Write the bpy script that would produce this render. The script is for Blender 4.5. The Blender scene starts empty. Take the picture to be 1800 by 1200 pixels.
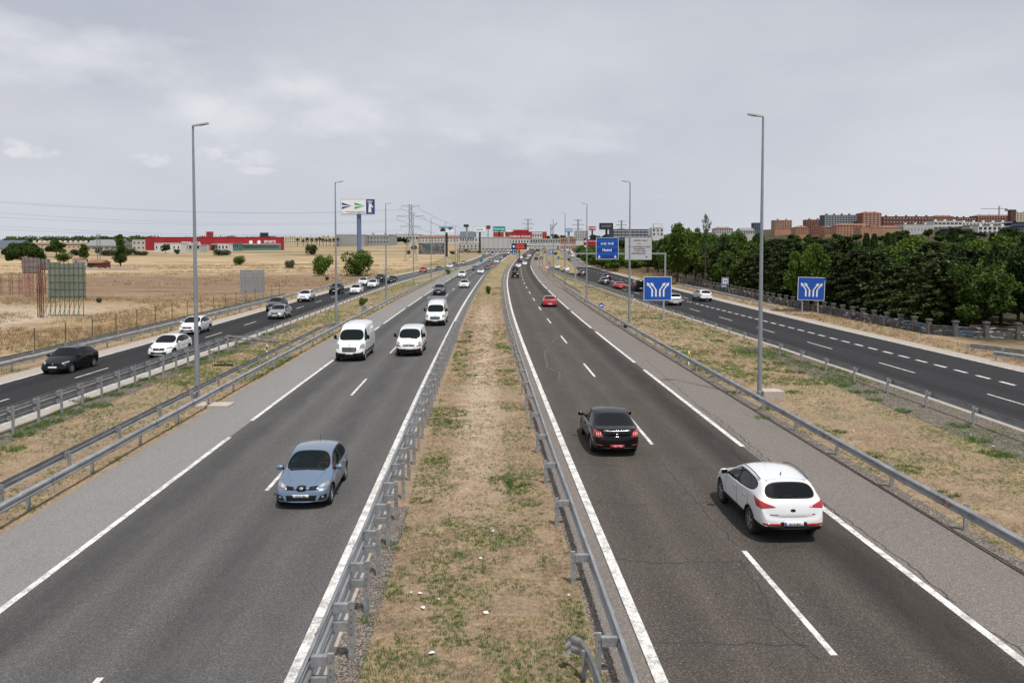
import bpy, bmesh, math, random
import numpy as np
from mathutils import Vector, Matrix
from mathutils.bvhtree import BVHTree
random.seed(7); RNG = np.random.default_rng(11)
R = math.radians
SC = bpy.context.scene
COL = SC.collection
# ---------------------------------------------------------------- camera
CAM_H = 8.0; PITCH = R(2.4); FPX = 1400.0; AXY = 600 - 111.3
cd = bpy.data.cameras.new('camera'); cam = bpy.data.objects.new('camera', cd); COL.objects.link(cam)
cam.location = (0, 0, CAM_H); cam.rotation_euler = (R(90) - PITCH, 0, 0)
cd.sensor_width = 36.0; cd.lens = FPX / 1800 * 36; cd.shift_y = -111.3 / 1800
cd.clip_start = 0.3; cd.clip_end = 9000
SC.camera = cam
# ---------------------------------------------------------------- light
SUN_EL, SUN_AZ = 66, 150          # azimuth clockwise from +Y
w = bpy.data.worlds.new('World'); SC.world = w; w.use_nodes = True
nt = w.node_tree; nt.nodes.clear(); N = nt.nodes; LK = nt.links
out = N.new('ShaderNodeOutputWorld'); bg = N.new('ShaderNodeBackground'); LK.new(bg.outputs[0], out.inputs[0])
sky = N.new('ShaderNodeTexSky'); sky.sky_type = 'NISHITA'; sky.sun_disc = False
sky.sun_elevation = R(SUN_EL); sky.sun_rotation = R(SUN_AZ); sky.dust_density = 3; sky.air_density = 1.2
tc = N.new('ShaderNodeTexCoord')
def wmath(op, a, b=None, cl=False):
    n = N.new('ShaderNodeMath'); n.operation = op; n.use_clamp = cl
    for i, v in enumerate((a, b)):
        if v is None: continue
        if isinstance(v, (int, float)): n.inputs[i].default_value = v
        else: LK.new(v, n.inputs[i])
    return n.outputs[0]
def wnoise(scale, loc, sc, detail=6, rough=.55):
    mp = N.new('ShaderNodeMapping'); mp.inputs[1].default_value = loc; mp.inputs[3].default_value = sc
    LK.new(tc.outputs['Generated'], mp.inputs[0])
    n = N.new('ShaderNodeTexNoise'); n.inputs['Scale'].default_value = scale; n.inputs['Detail'].default_value = detail
    n.inputs['Roughness'].default_value = rough; LK.new(mp.outputs[0], n.inputs[0]); return n.outputs[0]
def wramp(fac, stops):
    r = N.new('ShaderNodeValToRGB'); e = r.color_ramp.elements
    while len(e) < len(stops): e.new(0.5)
    for el, (p, c) in zip(e, stops): el.position = p; el.color = (*c, 1)
    LK.new(fac, r.inputs[0]); return r.outputs[0]
def wmix(f, a, b):
    m = N.new('ShaderNodeMix'); m.data_type = 'RGBA'
    if isinstance(f, (int, float)): m.inputs[0].default_value = f
    else: LK.new(f, m.inputs[0])
    for i, v in ((6, a), (7, b)):
        if isinstance(v, tuple): m.inputs[i].default_value = (*v, 1)
        else: LK.new(v, m.inputs[i])
    return m.outputs[2]
sep = N.new('ShaderNodeSeparateXYZ'); LK.new(tc.outputs['Generated'], sep.inputs[0])
K = 10.0                                             # world strength is 0.1
big = wnoise(1.6, (3.1, .4, .2), (1, 1, 2.6), 7, .52)
gray = wramp(big, [(.33, (.58 * K, .62 * K, .72 * K)), (.5, (.71 * K, .738 * K, .81 * K)), (.67, (.83 * K, .85 * K, .91 * K))])
clouds = wmix(.93, sky.outputs[0], gray)
# low small cumulus, paler
cum = wnoise(3.6, (1.7, 5.2, 3.05), (1, 1, 5.0), 8, .5)
cf = wmath('MULTIPLY', wmath('SUBTRACT', cum, .585, True), 9.0, True)
elev = wmath('MULTIPLY', wmath('SUBTRACT', .36, sep.outputs[2]), 5.0, True)
lftm = wmath('MULTIPLY', wmath('SUBTRACT', .12, sep.outputs[0]), 3.0, True)
cf = wmath('MULTIPLY', wmath('MULTIPLY', cf, elev), wmath('MULTIPLY', lftm, .6))
clouds = wmix(cf, clouds, (.70 * K, .71 * K, .74 * K))
vtop = wmath('MULTIPLY', wmath('SUBTRACT', wmath('DIVIDE', sep.outputs[2], wmath('MAXIMUM', sep.outputs[1], .05)), .17), 6.0, True)
clouds = wmix(wmath('MULTIPLY', vtop, .55), clouds, wmix(big, (.45 * K, .49 * K, .575 * K), (.70 * K, .725 * K, .785 * K)))
# separate cloud bodies where they stand in the sky: direction (u, v) = (x/y, z/y)
uu = wmath('DIVIDE', sep.outputs[0], wmath('MAXIMUM', sep.outputs[1], .05)); vv = wmath('DIVIDE', sep.outputs[2], wmath('MAXIMUM', sep.outputs[1], .05))
cn = wnoise(10.0, (2.2, .3, 1.1), (1, 1, 2.0), 7, .52)
cn2 = wnoise(26.0, (.2, 1.3, 4.1), (1, 1, 1.6), 8, .6)
def cloud(u0, v0, ru, rv, soft, amt, colr, tilt=0.0, nz=0):
    global clouds
    du = wmath('DIVIDE', wmath('SUBTRACT', uu, u0), ru); dv = wmath('DIVIDE', wmath('SUBTRACT', wmath('SUBTRACT', vv, v0), wmath('MULTIPLY', wmath('SUBTRACT', uu, u0), tilt)), rv)
    d2 = wmath('ADD', wmath('MULTIPLY', du, du), wmath('MULTIPLY', dv, dv))
    f = wmath('MULTIPLY', wmath('ADD', wmath('SUBTRACT', 1.0, d2), wmath('MULTIPLY', wmath('SUBTRACT', cn2 if nz else cn, .5), nz or 7.0)), soft, True)
    f = wmath('MULTIPLY', f, wmath('MULTIPLY', wmath('SUBTRACT', 2.6, d2), .6, True))
    clouds = wmix(wmath('MULTIPLY', f, amt), clouds, tuple(c * K for c in colr))
cloud(-.42, .20, .34, .05, .4, .7, (.94, .95, .98), -.22)
cloud(-.10, .15, .30, .035, .35, .6, (.92, .93, .965), -.10)
cloud(.10, .23, .5, .10, .16, .35, (.88, .895, .94), 0)
for a_ in ((-.372, .112, .034, .010), (-.335, .108, .036, .009), (-.352, .118, .020, .008), (-.445, .106, .026, .008), (-.47, .109, .014, .006), (-.655, .120, .045, .011), (-.60, .116, .035, .008), (-.63, .127, .024, .008), (-.318, .092, .022, .004)):
    cloud(*a_, .75, .5, (.93, .935, .955), 0, 9.0)
cloud(.20, .060, .05, .005, .4, .3, (.94, .95, .97)); cloud(-.05, .13, .03, .010, .4, .35, (.92, .935, .965)); cloud(.62, .21, .10, .02, .3, .35, (.58, .62, .72), .1)
# pale band towards the horizon
hz = wmath('SUBTRACT', 1.0, wmath('MULTIPLY', wmath('ABSOLUTE', sep.outputs[2]), 6.0, True), True)
clouds = wmix(wmath('MULTIPLY', hz, .45), clouds, (.77 * K, .80 * K, .875 * K))
LK.new(clouds, bg.inputs[0]); bg.inputs[1].default_value = 0.1
sl = bpy.data.lights.new('sun', 'SUN'); sl.energy = 4.2; sl.angle = R(1.6); sl.color = (1, .955, .89)
so = bpy.data.objects.new('sun', sl); COL.objects.link(so)
az = R(SUN_AZ); el = R(SUN_EL)
tosun = Vector((math.sin(az) * math.cos(el), math.cos(az) * math.cos(el), math.sin(el)))
so.rotation_euler = tosun.to_track_quat('Z', 'Y').to_euler(); so.location = tosun * 60
SC.view_settings.view_transform = 'Standard'; SC.view_settings.look = 'None'
SC.view_settings.exposure = -0.2; SC.view_settings.gamma = 1
SC.cycles.max_bounces = 6; SC.cycles.transparent_max_bounces = 12; SC.cycles.diffuse_bounces = 3
# ---------------------------------------------------------------- helpers
def tag(o, label=None, cat=None, group=None, kind=None):
    if label: o['label'] = label
    if cat: o['category'] = cat
    if group: o['group'] = group
    if kind: o['kind'] = kind
    return o
def link(o, parent=None):
    COL.objects.link(o)
    if parent is not None: o.parent = parent
    return o
def empty(name, loc=(0, 0, 0), rz=0.0, label=None, cat=None, group=None):
    o = bpy.data.objects.new(name, None); o.empty_display_size = .1
    o.location = loc; o.rotation_euler = (0, 0, rz); COL.objects.link(o)
    return tag(o, label, cat, group)
def copy_tree(o, parent=None):
    c = o.copy(); COL.objects.link(c)
    if parent is not None: c.parent = parent
    for ch in list(o.children): copy_tree(ch, c)
    return c
class MB:
    """collects simple shapes into one mesh"""
    def __init__(s): s.v = []; s.f = []; s.m = []; s.uv = None
    def add(s, vs, fs, mi=0):
        b = len(s.v); s.v += [tuple(p) for p in vs]; s.f += [tuple(b + i for i in f) for f in fs]; s.m += [mi] * len(fs); return s
    def box(s, x0, x1, y0, y1, z0, z1, mi=0, M=None):
        vs = [Vector(p) for p in ((x0,y0,z0),(x1,y0,z0),(x1,y1,z0),(x0,y1,z0),(x0,y0,z1),(x1,y0,z1),(x1,y1,z1),(x0,y1,z1))]
        if M is not None: vs = [M @ p for p in vs]
        return s.add(vs, [(3,2,1,0),(4,5,6,7),(0,1,5,4),(1,2,6,5),(2,3,7,6),(3,0,4,7)], mi)
    def bar(s, a, b, r, n=4, r2=None, mi=0, caps=True):
        a = Vector(a); b = Vector(b); d = (b - a).normalized(); r2 = r if r2 is None else r2
        u = d.cross(Vector((0, 0, 1)) if abs(d.z) < .95 else Vector((1, 0, 0))).normalized(); v = d.cross(u)
        vs = []
        for p, rr in ((a, r), (b, r2)):
            for i in range(n):
                t = 2 * math.pi * (i + .5) / n; vs.append(p + (u * math.cos(t) + v * math.sin(t)) * rr)
        fs = [(i, i + n, (i + 1) % n + n, (i + 1) % n) for i in range(n)]
        if caps: fs += [tuple(range(n)), tuple(range(2 * n - 1, n - 1, -1))]
        return s.add(vs, fs, mi)
    def prism(s, pts, z0, z1, mi=0):
        n = len(pts)
        vs = [(x, y, z0) for x, y in pts] + [(x, y, z1) for x, y in pts]
        fs = [(i, (i + 1) % n, (i + 1) % n + n, i + n) for i in range(n)] + [tuple(range(n - 1, -1, -1)), tuple(range(n, 2 * n))]
        return s.add(vs, fs, mi)
    def extr(s, pts3, d, mi=0):
        n = len(pts3); pts3 = [Vector(p) for p in pts3]; d = Vector(d)
        vs = pts3 + [p + d for p in pts3]
        fs = [(i, (i + 1) % n, (i + 1) % n + n, i + n) for i in range(n)] + [tuple(range(n - 1, -1, -1)), tuple(range(n, 2 * n))]
        return s.add(vs, fs, mi)
    def mesh(s, name, mats, smooth=False):
        me = bpy.data.meshes.new(name); me.from_pydata(s.v, [], s.f)
        for m in (mats if isinstance(mats, (list, tuple)) else [mats]): me.materials.append(m)
        if len(s.m) and max(s.m) > 0: me.polygons.foreach_set('material_index', s.m)
        if smooth: me.polygons.foreach_set('use_smooth', [True] * len(s.f))
        bm = bmesh.new(); bm.from_mesh(me); bmesh.ops.recalc_face_normals(bm, faces=bm.faces); bm.to_mesh(me); bm.free()
        me.update(); return me
    def build(s, name, mats, parent=None, smooth=False, loc=None, rz=None):
        o = bpy.data.objects.new(name, s.mesh(name, mats, smooth)); link(o, parent)
        if loc is not None: o.location = loc
        if rz is not None: o.rotation_euler = (0, 0, rz)
        return o
def meshobj(name, me, parent=None, loc=None, rz=None):
    o = bpy.data.objects.new(name, me); link(o, parent)
    if loc is not None: o.location = loc
    if rz is not None: o.rotation_euler = (0, 0, rz)
    return o
def box_part(name, x0, x1, y0, y1, z0, z1, m, parent, bevel=0):
    return MB().box(x0, x1, y0, y1, z0, z1).build(name, m, parent)
# ---------------------------------------------------------------- materials
MATS = {}
def mat(name, col, rough=.8, metal=0.0, var=0.0, vscale=3.0, bump=0.0, bscale=30.0, coat=0.0, spec=.5, emit=0.0, col2=None, coords='Object', croug=.05):
    if name in MATS: return MATS[name]
    m = bpy.data.materials.new(name); MATS[name] = m; m.use_nodes = True
    t = m.node_tree; b = t.nodes['Principled BSDF']
    b.inputs['Base Color'].default_value = (*col, 1); b.inputs['Roughness'].default_value = rough
    b.inputs['Metallic'].default_value = metal; b.inputs['Coat Weight'].default_value = coat
    b.inputs['Coat Roughness'].default_value = croug
    b.inputs['Specular IOR Level'].default_value = spec
    if emit: b.inputs['Emission Color'].default_value = (*col, 1); b.inputs['Emission Strength'].default_value = emit
    if var or bump:
        c = t.nodes.new('ShaderNodeTexCoord')
        if var:
            n = t.nodes.new('ShaderNodeTexNoise'); n.inputs['Scale'].default_value = vscale; n.inputs['Detail'].default_value = 6
            n.inputs['Roughness'].default_value = .6
            t.links.new(c.outputs[coords], n.inputs[0])
            r = t.nodes.new('ShaderNodeValToRGB'); c2 = col2 or tuple(x * (1 - var) for x in col)
            c1 = col if col2 else tuple(min(1, x * (1 + var)) for x in col)
            r.color_ramp.elements[0].position = .3; r.color_ramp.elements[1].position = .7
            r.color_ramp.elements[0].color = (*c2, 1); r.color_ramp.elements[1].color = (*c1, 1)
            t.links.new(n.outputs[0], r.inputs[0]); t.links.new(r.outputs[0], b.inputs['Base Color'])
        if bump:
            n = t.nodes.new('ShaderNodeTexNoise'); n.inputs['Scale'].default_value = bscale; n.inputs['Detail'].default_value = 4
            t.links.new(c.outputs[coords], n.inputs[0])
            bp = t.nodes.new('ShaderNodeBump'); bp.inputs['Strength'].default_value = bump; bp.inputs['Distance'].default_value = .02
            t.links.new(n.outputs[0], bp.inputs['Height']); t.links.new(bp.outputs[0], b.inputs['Normal'])
    return m
class NB:
    """small node-graph builder"""
    def __init__(s, name):
        s.m = bpy.data.materials.new(name); MATS[name] = s.m; s.m.use_nodes = True; s.t = s.m.node_tree; s.b = s.t.nodes['Principled BSDF']
        s.geo = s.t.nodes.new('ShaderNodeNewGeometry'); s.tc = s.t.nodes.new('ShaderNodeTexCoord')
    def _in(s, sock, v):
        if isinstance(v, (int, float)): sock.default_value = v
        elif isinstance(v, tuple): sock.default_value = (*v, 1) if len(v) == 3 and sock.type == 'RGBA' else v
        else: s.t.links.new(v, sock)
    def math(s, op, a, b=0.0, clamp=False):
        n = s.t.nodes.new('ShaderNodeMath'); n.operation = op; n.use_clamp = clamp; s._in(n.inputs[0], a); s._in(n.inputs[1], b); return n.outputs[0]
    def noise(s, vec, scale, detail=4, rough=.55, sc=None, loc=None, dist=0):
        if sc or loc:
            mp = s.t.nodes.new('ShaderNodeMapping'); s._in(mp.inputs[0], vec)
            if loc: mp.inputs[1].default_value = loc
            if sc: mp.inputs[3].default_value = sc
            vec = mp.outputs[0]
        n = s.t.nodes.new('ShaderNodeTexNoise'); n.inputs['Scale'].default_value = scale; n.inputs['Detail'].default_value = detail
        n.inputs['Roughness'].default_value = rough; n.inputs['Distortion'].default_value = dist; s._in(n.inputs[0], vec); return n.outputs[0]
    def voro(s, vec, scale, feat='F1', out='Distance', rnd=1.0):
        n = s.t.nodes.new('ShaderNodeTexVoronoi'); n.feature = feat; n.inputs['Scale'].default_value = scale; n.inputs['Randomness'].default_value = rnd
        s._in(n.inputs[0], vec); return n.outputs[out]
    def ramp(s, f, stops, interp='LINEAR'):
        r = s.t.nodes.new('ShaderNodeValToRGB'); r.color_ramp.interpolation = interp; e = r.color_ramp.elements
        while len(e) < len(stops): e.new(.5)
        for el_, (p, c) in zip(e, stops):
            el_.position = p; el_.color = (*(c if isinstance(c, tuple) else (c, c, c)), 1)
        s._in(r.inputs[0], f); return r.outputs[0]
    def mix(s, f, a, b, mode='MIX'):
        m = s.t.nodes.new('ShaderNodeMix'); m.data_type = 'RGBA'; m.blend_type = mode
        s._in(m.inputs[0], f); s._in(m.inputs[6], a); s._in(m.inputs[7], b); return m.outputs[2]
    def step(s, v, a, b):      # 0 below a .. 1 above b
        n = s.t.nodes.new('ShaderNodeMapRange'); n.inputs[1].default_value = a; n.inputs[2].default_value = b; s._in(n.inputs[0], v); return n.outputs[0]
    def sep(s, v):
        n = s.t.nodes.new('ShaderNodeSeparateXYZ'); s._in(n.inputs[0], v); return n.outputs
    def bump(s, h, st=.5, dist=.02):
        n = s.t.nodes.new('ShaderNodeBump'); n.inputs['Strength'].default_value = st; n.inputs['Distance'].default_value = dist
        s._in(n.inputs['Height'], h); s.t.links.new(n.outputs[0], s.b.inputs['Normal'])
    def base(s, c): s._in(s.b.inputs['Base Color'], c)
    def rough(s, v, spec=.5): s._in(s.b.inputs['Roughness'], v); s.b.inputs['Specular IOR Level'].default_value = spec
# ---------------------------------------------------------------- terrain
KN = [(-200, 0), (320, 0), (360, .5), (420, 1.6), (500, 3.0), (600, 4.8), (700, 6.6), (850, 9.0), (1000, 11.5), (1200, 14), (1600, 17), (2600, 20), (6500, 24)]
def Hb(y):
    for (a, za), (b, zb) in zip(KN, KN[1:]):
        if y <= b: return za + (zb - za) * (y - a) / (b - a)
    return KN[-1][1]
def sm(t): t = min(1, max(0, t)); return t * t * (3 - 2 * t)
def H(x, y):
    h = Hb(y)
    h += 26 * sm((x - 150) / 500) * sm((y - 330) / 700)
    return h
GX = [-6000, -3000, -1500, -1000, -700, -500, -350, -250, -180, -130, -100, -80, -60, -50, -45, -40, -36, -32, -20, 0, 20, 36, 45, 60, 80, 100, 130, 150, 180, 220, 260, 300, 350, 400, 460, 520, 600, 700, 850, 1000, 1500, 3000, 6000]
GY = sorted(set([-200, -60, 0, 20, 40, 60, 80, 100, 130, 160, 200, 240, 280, 330, 345, 380, 400, 450, 550, 650, 780, 920, 1100, 1400, 2000, 3500] + [k[0] for k in KN]))
cosp, sinp = math.cos(PITCH), math.sin(PITCH)
def ray(px, py):
    a = (px - 900) / FPX; b = (AXY - py) / FPX
    return Vector((a, cosp + b * sinp, -sinp + b * cosp))
def G(px, py, z=None):
    """ground point of the road world seen at photo pixel"""
    d = ray(px, py)
    if z is not None: t = (z - CAM_H) / d.z; return Vector((0, 0, CAM_H)) + d * t
    lo = 5.0
    for k in range(4000):
        t = lo + k * 1.0
        p = d * t
        if CAM_H + p.z <= H(p.x, p.y):
            a, b = t - 1, t
            for _ in range(20):
                m_ = (a + b) / 2; p = d * m_
                if CAM_H + p.z <= H(p.x, p.y): b = m_
                else: a = m_
            p = d * b; return Vector((p.x, p.y, H(p.x, p.y)))
    p = d * 1500; return Vector((p.x, p.y, H(p.x, p.y)))
def AT(px, py, y):
    d = ray(px, py); t = y / d.y; return Vector((d.x * t, y, CAM_H + d.z * t))
# road reference curves: x as a smooth function of y
def curve(pts):
    ys = [p[0] for p in pts]; xs = [p[1] for p in pts]; n = len(pts)
    m = [0] * n
    for i in range(n):
        if i == 0: m[i] = (xs[1] - xs[0]) / (ys[1] - ys[0])
        elif i == n - 1: m[i] = (xs[-1] - xs[-2]) / (ys[-1] - ys[-2])
        else:
            h0 = ys[i] - ys[i-1]; h1 = ys[i+1] - ys[i]
            m[i] = ((xs[i] - xs[i-1]) / h0 * h1 + (xs[i+1] - xs[i]) / h1 * h0) / (h0 + h1)
    def f(y):
        if y <= ys[0]: return xs[0] + m[0] * (y - ys[0])
        if y >= ys[-1]: return xs[-1] + m[-1] * (y - ys[-1])
        for i in range(n - 1):
            if y <= ys[i+1]: break
        h = ys[i+1] - ys[i]; t = (y - ys[i]) / h
        return (2*t**3-3*t**2+1)*xs[i] + (t**3-2*t**2+t)*h*m[i] + (-2*t**3+3*t**2)*xs[i+1] + (t**3-t**2)*h*m[i+1]
    return f
RM = curve([(-10, 3.75), (14.5, 2.73), (28, 2.18), (45, 1.55), (70, .7), (91, .12), (127, -.55), (167, -1.0), (200, -1.05), (254, -.73), (311, .1), (400, 2.9), (480, 6.6), (560, 11.2), (650, 18), (800, 33), (1000, 56)])
LMc = curve([(-10, -3.3), (14.5, -4.06), (41.5, -4.97), (61, -5.5), (102, -6.4), (125, -6.75), (160, -7.1), (207, -7.45), (254, -7.25), (300, -6.55)])
def LM(y): return LMc(y) if y < 300 else RM(y) - 6.5
LS = curve([(-10, -28.4), (20, -29.0), (46, -29.4), (66, -29.55), (94, -30.1), (115, -30.5), (145, -30.8), (175, -30.5), (204, -29.8), (243, -28.0), (287, -25.2), (350, -20.3), (450, -15.3), (560, -9.5), (650, -2.5), (800, 12.5), (1000, 36)])
RS = curve([(-10, 23.1), (15, 22.9), (38, 22.5), (56, 21.65), (72, 20.75), (86, 19.9), (103, 18.85), (135, 17.3), (170, 15.7), (200, 14.6), (240, 13.8), (300, 13.8), (340, 14.6), (400, 16.8), (480, 20.5), (560, 25), (650, 32), (800, 47), (1000, 70)])
RE = curve([(-10, 34.2), (15, 33.6), (35, 33.0), (50, 32.1), (60, 31.6), (79, 30.7), (100, 30.0), (135, 29.2), (178, 28.6), (233, 28.2), (295, 28.2), (370, 31), (450, 34.5), (620, 45), (800, 61), (1000, 84)])
def ysamp(y0, y1):
    ys = set([y0, y1]); y = math.ceil(y0 / 4) * 4
    while y < y1: ys.add(y); y += 3 if y < 60 else (5 if y < 150 else 8)
    ys |= {g for g in GY if y0 < g < y1}
    return sorted(ys)
def strip(name, fa, fb, y0, y1, dz, m, parent=None, ucen=None, objs=True):
    ys = ysamp(y0, y1); v = []; f = []; uv = []
    for y in ys:
        a, b = fa(y), fb(y); z = Hb(y) + dz; v += [(a, y, z), (b, y, z)]
        c = ucen(y) if ucen else 0
        uv.append(((a - c), y)); uv.append(((b - c), y))
    for i in range(len(ys) - 1): f.append((2*i, 2*i+1, 2*i+3, 2*i+2))
    me = bpy.data.meshes.new(name); me.from_pydata(v, [], f); me.materials.append(m)
    ul = me.uv_layers.new(name='uv')
    for p in me.polygons:
        for li in p.loop_indices: ul.data[li].uv = uv[me.loops[li].vertex_index]
    me.update(); return meshobj(name, me, parent)
# ---------------------------------------------------------------- ground materials
def ground_mat():
    n = NB('dry_field'); P = n.geo.outputs['Position']; x, y, z = n.sep(P)
    fine = n.noise(P, 9, 8, .72); mid = n.noise(P, 1.1, 6, .6, loc=(5, 3, 0)); big = n.noise(P, .12, 5, .6, loc=(9, 2, 0))
    streak = n.noise(P, 3.0, 5, .7, sc=(.35, 2.2, 1))
    straw = n.ramp(fine, [(.25, (.155, .108, .066)), (.5, (.345, .25, .155)), (.75, (.56, .445, .30))])
    soil = n.ramp(fine, [(.3, (.13, .095, .068)), (.7, (.33, .25, .175))])
    green = n.ramp(fine, [(.3, (.06, .075, .028)), (.7, (.22, .22, .10))])
    near = n.mix(n.math('ADD', n.step(mid, .36, .68), n.math('MULTIPLY', n.step(y, 20, 60), .25), True), soil, straw)
    gmask = n.math('MULTIPLY', n.step(n.math('ADD', n.math('MULTIPLY', mid, .5), n.math('MULTIPLY', big, .6)), .60, .72), .55)
    near = n.mix(gmask, near, green)
    cen = n.math('ABSOLUTE', n.math('ADD', n.math('ADD', x, .4), n.math('ADD', n.math('MULTIPLY', y, .030), n.math('MULTIPLY', n.math('SUBTRACT', mid, .5), 2.0))))
    worn = n.math('MULTIPLY', n.math('MULTIPLY', n.step(cen, 1.25, .35), n.step(y, 20, 34)), n.step(y, 115, 90))
    near = n.mix(n.math('MULTIPLY', worn, .6), near, n.ramp(fine, [(.3, (.33, .25, .175)), (.7, (.62, .51, .385))]))
    near = n.mix(n.math('MULTIPLY', n.math('MULTIPLY', n.step(y, 100, 170), n.step(n.noise(P, .16, 6, .75, sc=(1.6, .4, 1), loc=(2, 7, 0)), .44, .56)), .8), near, n.ramp(fine, [(.3, (.09, .10, .03)), (.7, (.26, .255, .10))]))
    # left fields: weeds, ploughed soil, stubble in bands away from the road
    wob = n.math('ADD', n.math('MULTIPLY', n.math('SUBTRACT', big, .5), 70.0), n.math('MULTIPLY', n.math('SUBTRACT', mid, .5), 38.0))
    yy = n.math('ADD', n.math('ADD', y, wob), n.math('MULTIPLY', x, -.12))
    furrow = n.noise(P, .55, 5, .65, sc=(.10, 1.6, 1))
    plough = n.ramp(n.math('ADD', n.math('MULTIPLY', furrow, .6), n.math('MULTIPLY', n.noise(P, 1.6, 7, .75, sc=(.5, 1.2, 1)), .4)),
                    [(.38, (.085, .055, .036)), (.5, (.215, .145, .092)), (.62, (.40, .285, .18))])
    weeds = n.ramp(n.noise(P, .9, 8, .75, sc=(.8, 1, 1)), [(.3, (.13, .085, .045)), (.5, (.33, .235, .13)), (.7, (.52, .40, .25))])
    stub = n.ramp(n.noise(P, .16, 6, .7, sc=(.12, 1.5, 1)), [(.38, (.19, .125, .07)), (.5, (.42, .31, .185)), (.62, (.60, .47, .30))])
    far = n.ramp(n.noise(P, .05, 6, .7, sc=(.3, 1.3, 1)), [(.36, (.13, .12, .065)), (.5, (.31, .235, .14)), (.66, (.5, .39, .25))])
    fld = n.mix(n.step(yy, 104, 138), weeds, plough)
    fld = n.mix(n.step(yy, 205, 242), fld, stub)
    fld = n.mix(n.step(yy, 400, 460), fld, far)
    patchn = n.step(n.noise(P, .07, 6, .7, sc=(.6, 1.5, 1), loc=(1, 8, 0)), .54, .62)
    fld = n.mix(n.math('MULTIPLY', patchn, .55), fld, n.mix(n.step(mid, .4, .6), (.14, .095, .06), (.30, .25, .12)))
    bare = n.math('MULTIPLY', n.step(x, -44, -52), n.math('MULTIPLY', n.step(y, 112, 96), n.step(n.math('ADD', mid, n.math('MULTIPLY', n.math('SUBTRACT', big, .5), .8)), .38, .52)))
    fld = n.mix(n.math('MULTIPLY', bare, .8), fld, n.ramp(fine, [(.3, (.33, .265, .20)), (.7, (.58, .50, .41))]))
    isl = n.step(x, -33.5, -37)
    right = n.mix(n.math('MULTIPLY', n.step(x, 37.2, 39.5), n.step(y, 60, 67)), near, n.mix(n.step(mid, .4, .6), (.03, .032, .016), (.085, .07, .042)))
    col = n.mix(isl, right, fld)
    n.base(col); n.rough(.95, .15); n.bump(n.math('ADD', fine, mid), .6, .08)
    return n.m
def asphalt_mat(name, c0, c1, spec_c, tracks=(), band=.22, dirt=None, cracks=False, patch=.12):
    n = NB(name); uvn = n.tc.outputs['UV']; P = n.geo.outputs['Position']; u, v, _ = n.sep(uvn)
    f1 = n.noise(P, 38, 3, .8); f2 = n.noise(P, 1.3, 5, .6, sc=(1, .22, 1)); vo = n.voro(P, 55, out='Color')
    g = n.sep(vo)[0]
    col = n.mix(n.step(n.math('ADD', n.math('MULTIPLY', f1, .55), n.math('MULTIPLY', g, .45)), .28, .74), c0, c1)
    col = n.mix(n.math('MULTIPLY', n.step(g, .88, .99), .35), col, spec_c)
    if tracks:
        acc = None
        for c, wd, st in tracks:
            d = n.math('ABSOLUTE', n.math('SUBTRACT', n.math('ADD', u, n.math('MULTIPLY', n.math('SUBTRACT', f2, .5), .5)), c))
            a = n.math('MULTIPLY', n.step(d, wd, wd * .25), st)
            acc = a if acc is None else n.math('MAXIMUM', acc, a)
        col = n.mix(acc, col, tuple(x * .36 for x in c0))
    col = n.mix(n.math('MULTIPLY', n.step(f2, .45, .7), patch), col, tuple(min(1, x * 1.4) for x in c1))
    lg = n.noise(P, .25, 4, .6, sc=(1, .3, 1)); col = n.mix(n.math('MULTIPLY', n.step(lg, .5, .75), .3), col, tuple(x * .8 for x in c0))
    if cracks:
        dvec = n.t.nodes.new('ShaderNodeMapping'); n._in(dvec.inputs[0], P); dvec.inputs[3].default_value = (1, .8, 1)
        wv = n.t.nodes.new('ShaderNodeVectorMath'); wv.operation = 'ADD'; n.t.links.new(dvec.outputs[0], wv.inputs[0])
        nc = n.t.nodes.new('ShaderNodeTexNoise'); nc.inputs['Scale'].default_value = .9; nc.inputs['Detail'].default_value = 5; n._in(nc.inputs[0], P)
        n.t.links.new(nc.outputs[1], wv.inputs[1])
        e = n.voro(wv.outputs[0], .16, 'DISTANCE_TO_EDGE')
        cm = n.math('MULTIPLY', n.step(e, .004, .001), n.step(n.noise(P, .35, 2, .5), .47, .55))
        col = n.mix(n.math('MULTIPLY', cm, .2), col, tuple(x * .22 for x in c0))
    n.base(col); n.rough(.88, .25); n.bump(n.math('ADD', f1, g), .35, .006)
    return n.m
def paint_mat(name='road_paint', wear=.45):
    n = NB(name); P = n.geo.outputs['Position']
    f = n.noise(P, 26, 5, .75); g = n.noise(P, 2.5, 4, .7)
    m = n.step(n.math('ADD', n.math('MULTIPLY', f, .55), n.math('MULTIPLY', g, .45)), wear + .09, wear - .02)
    n.base(n.mix(m, n.ramp(g, [(.3, (.66, .65, .62)), (.7, (.80, .79, .76))]), (.34, .33, .315))); n.rough(.7, .3)
    return n.m
M_ground = ground_mat()
M_asL = asphalt_mat('asphalt_grey', (.064, .063, .062), (.142, .139, .135), (.36, .35, .34), [(-2.6, 1.1, .42), (-4.6, .9, .22), (-6.25, 1.1, .5), (-.9, .8, .18)])
M_asR = asphalt_mat('asphalt_brownish', (.043, .037, .032), (.120, .102, .088), (.42, .38, .35), [(6.15, 1.2, .72), (4.4, 1.0, .3), (1.0, .9, .25), (2.7, .9, .2)], cracks=True)
M_shL = asphalt_mat('shoulder_grey', (.155, .150, .145), (.268, .260, .250), (.5, .48, .46), patch=.05)
M_shR = asphalt_mat('shoulder_beige', (.112, .099, .089), (.235, .207, .185), (.56, .5, .45), cracks=True, patch=.06)
M_svL = asphalt_mat('asphalt_dark', (.013, .013, .014), (.033, .032, .034), (.12, .12, .12), [(1.5, .8, .35), (4.8, .9, .35)], patch=.06)
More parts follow.
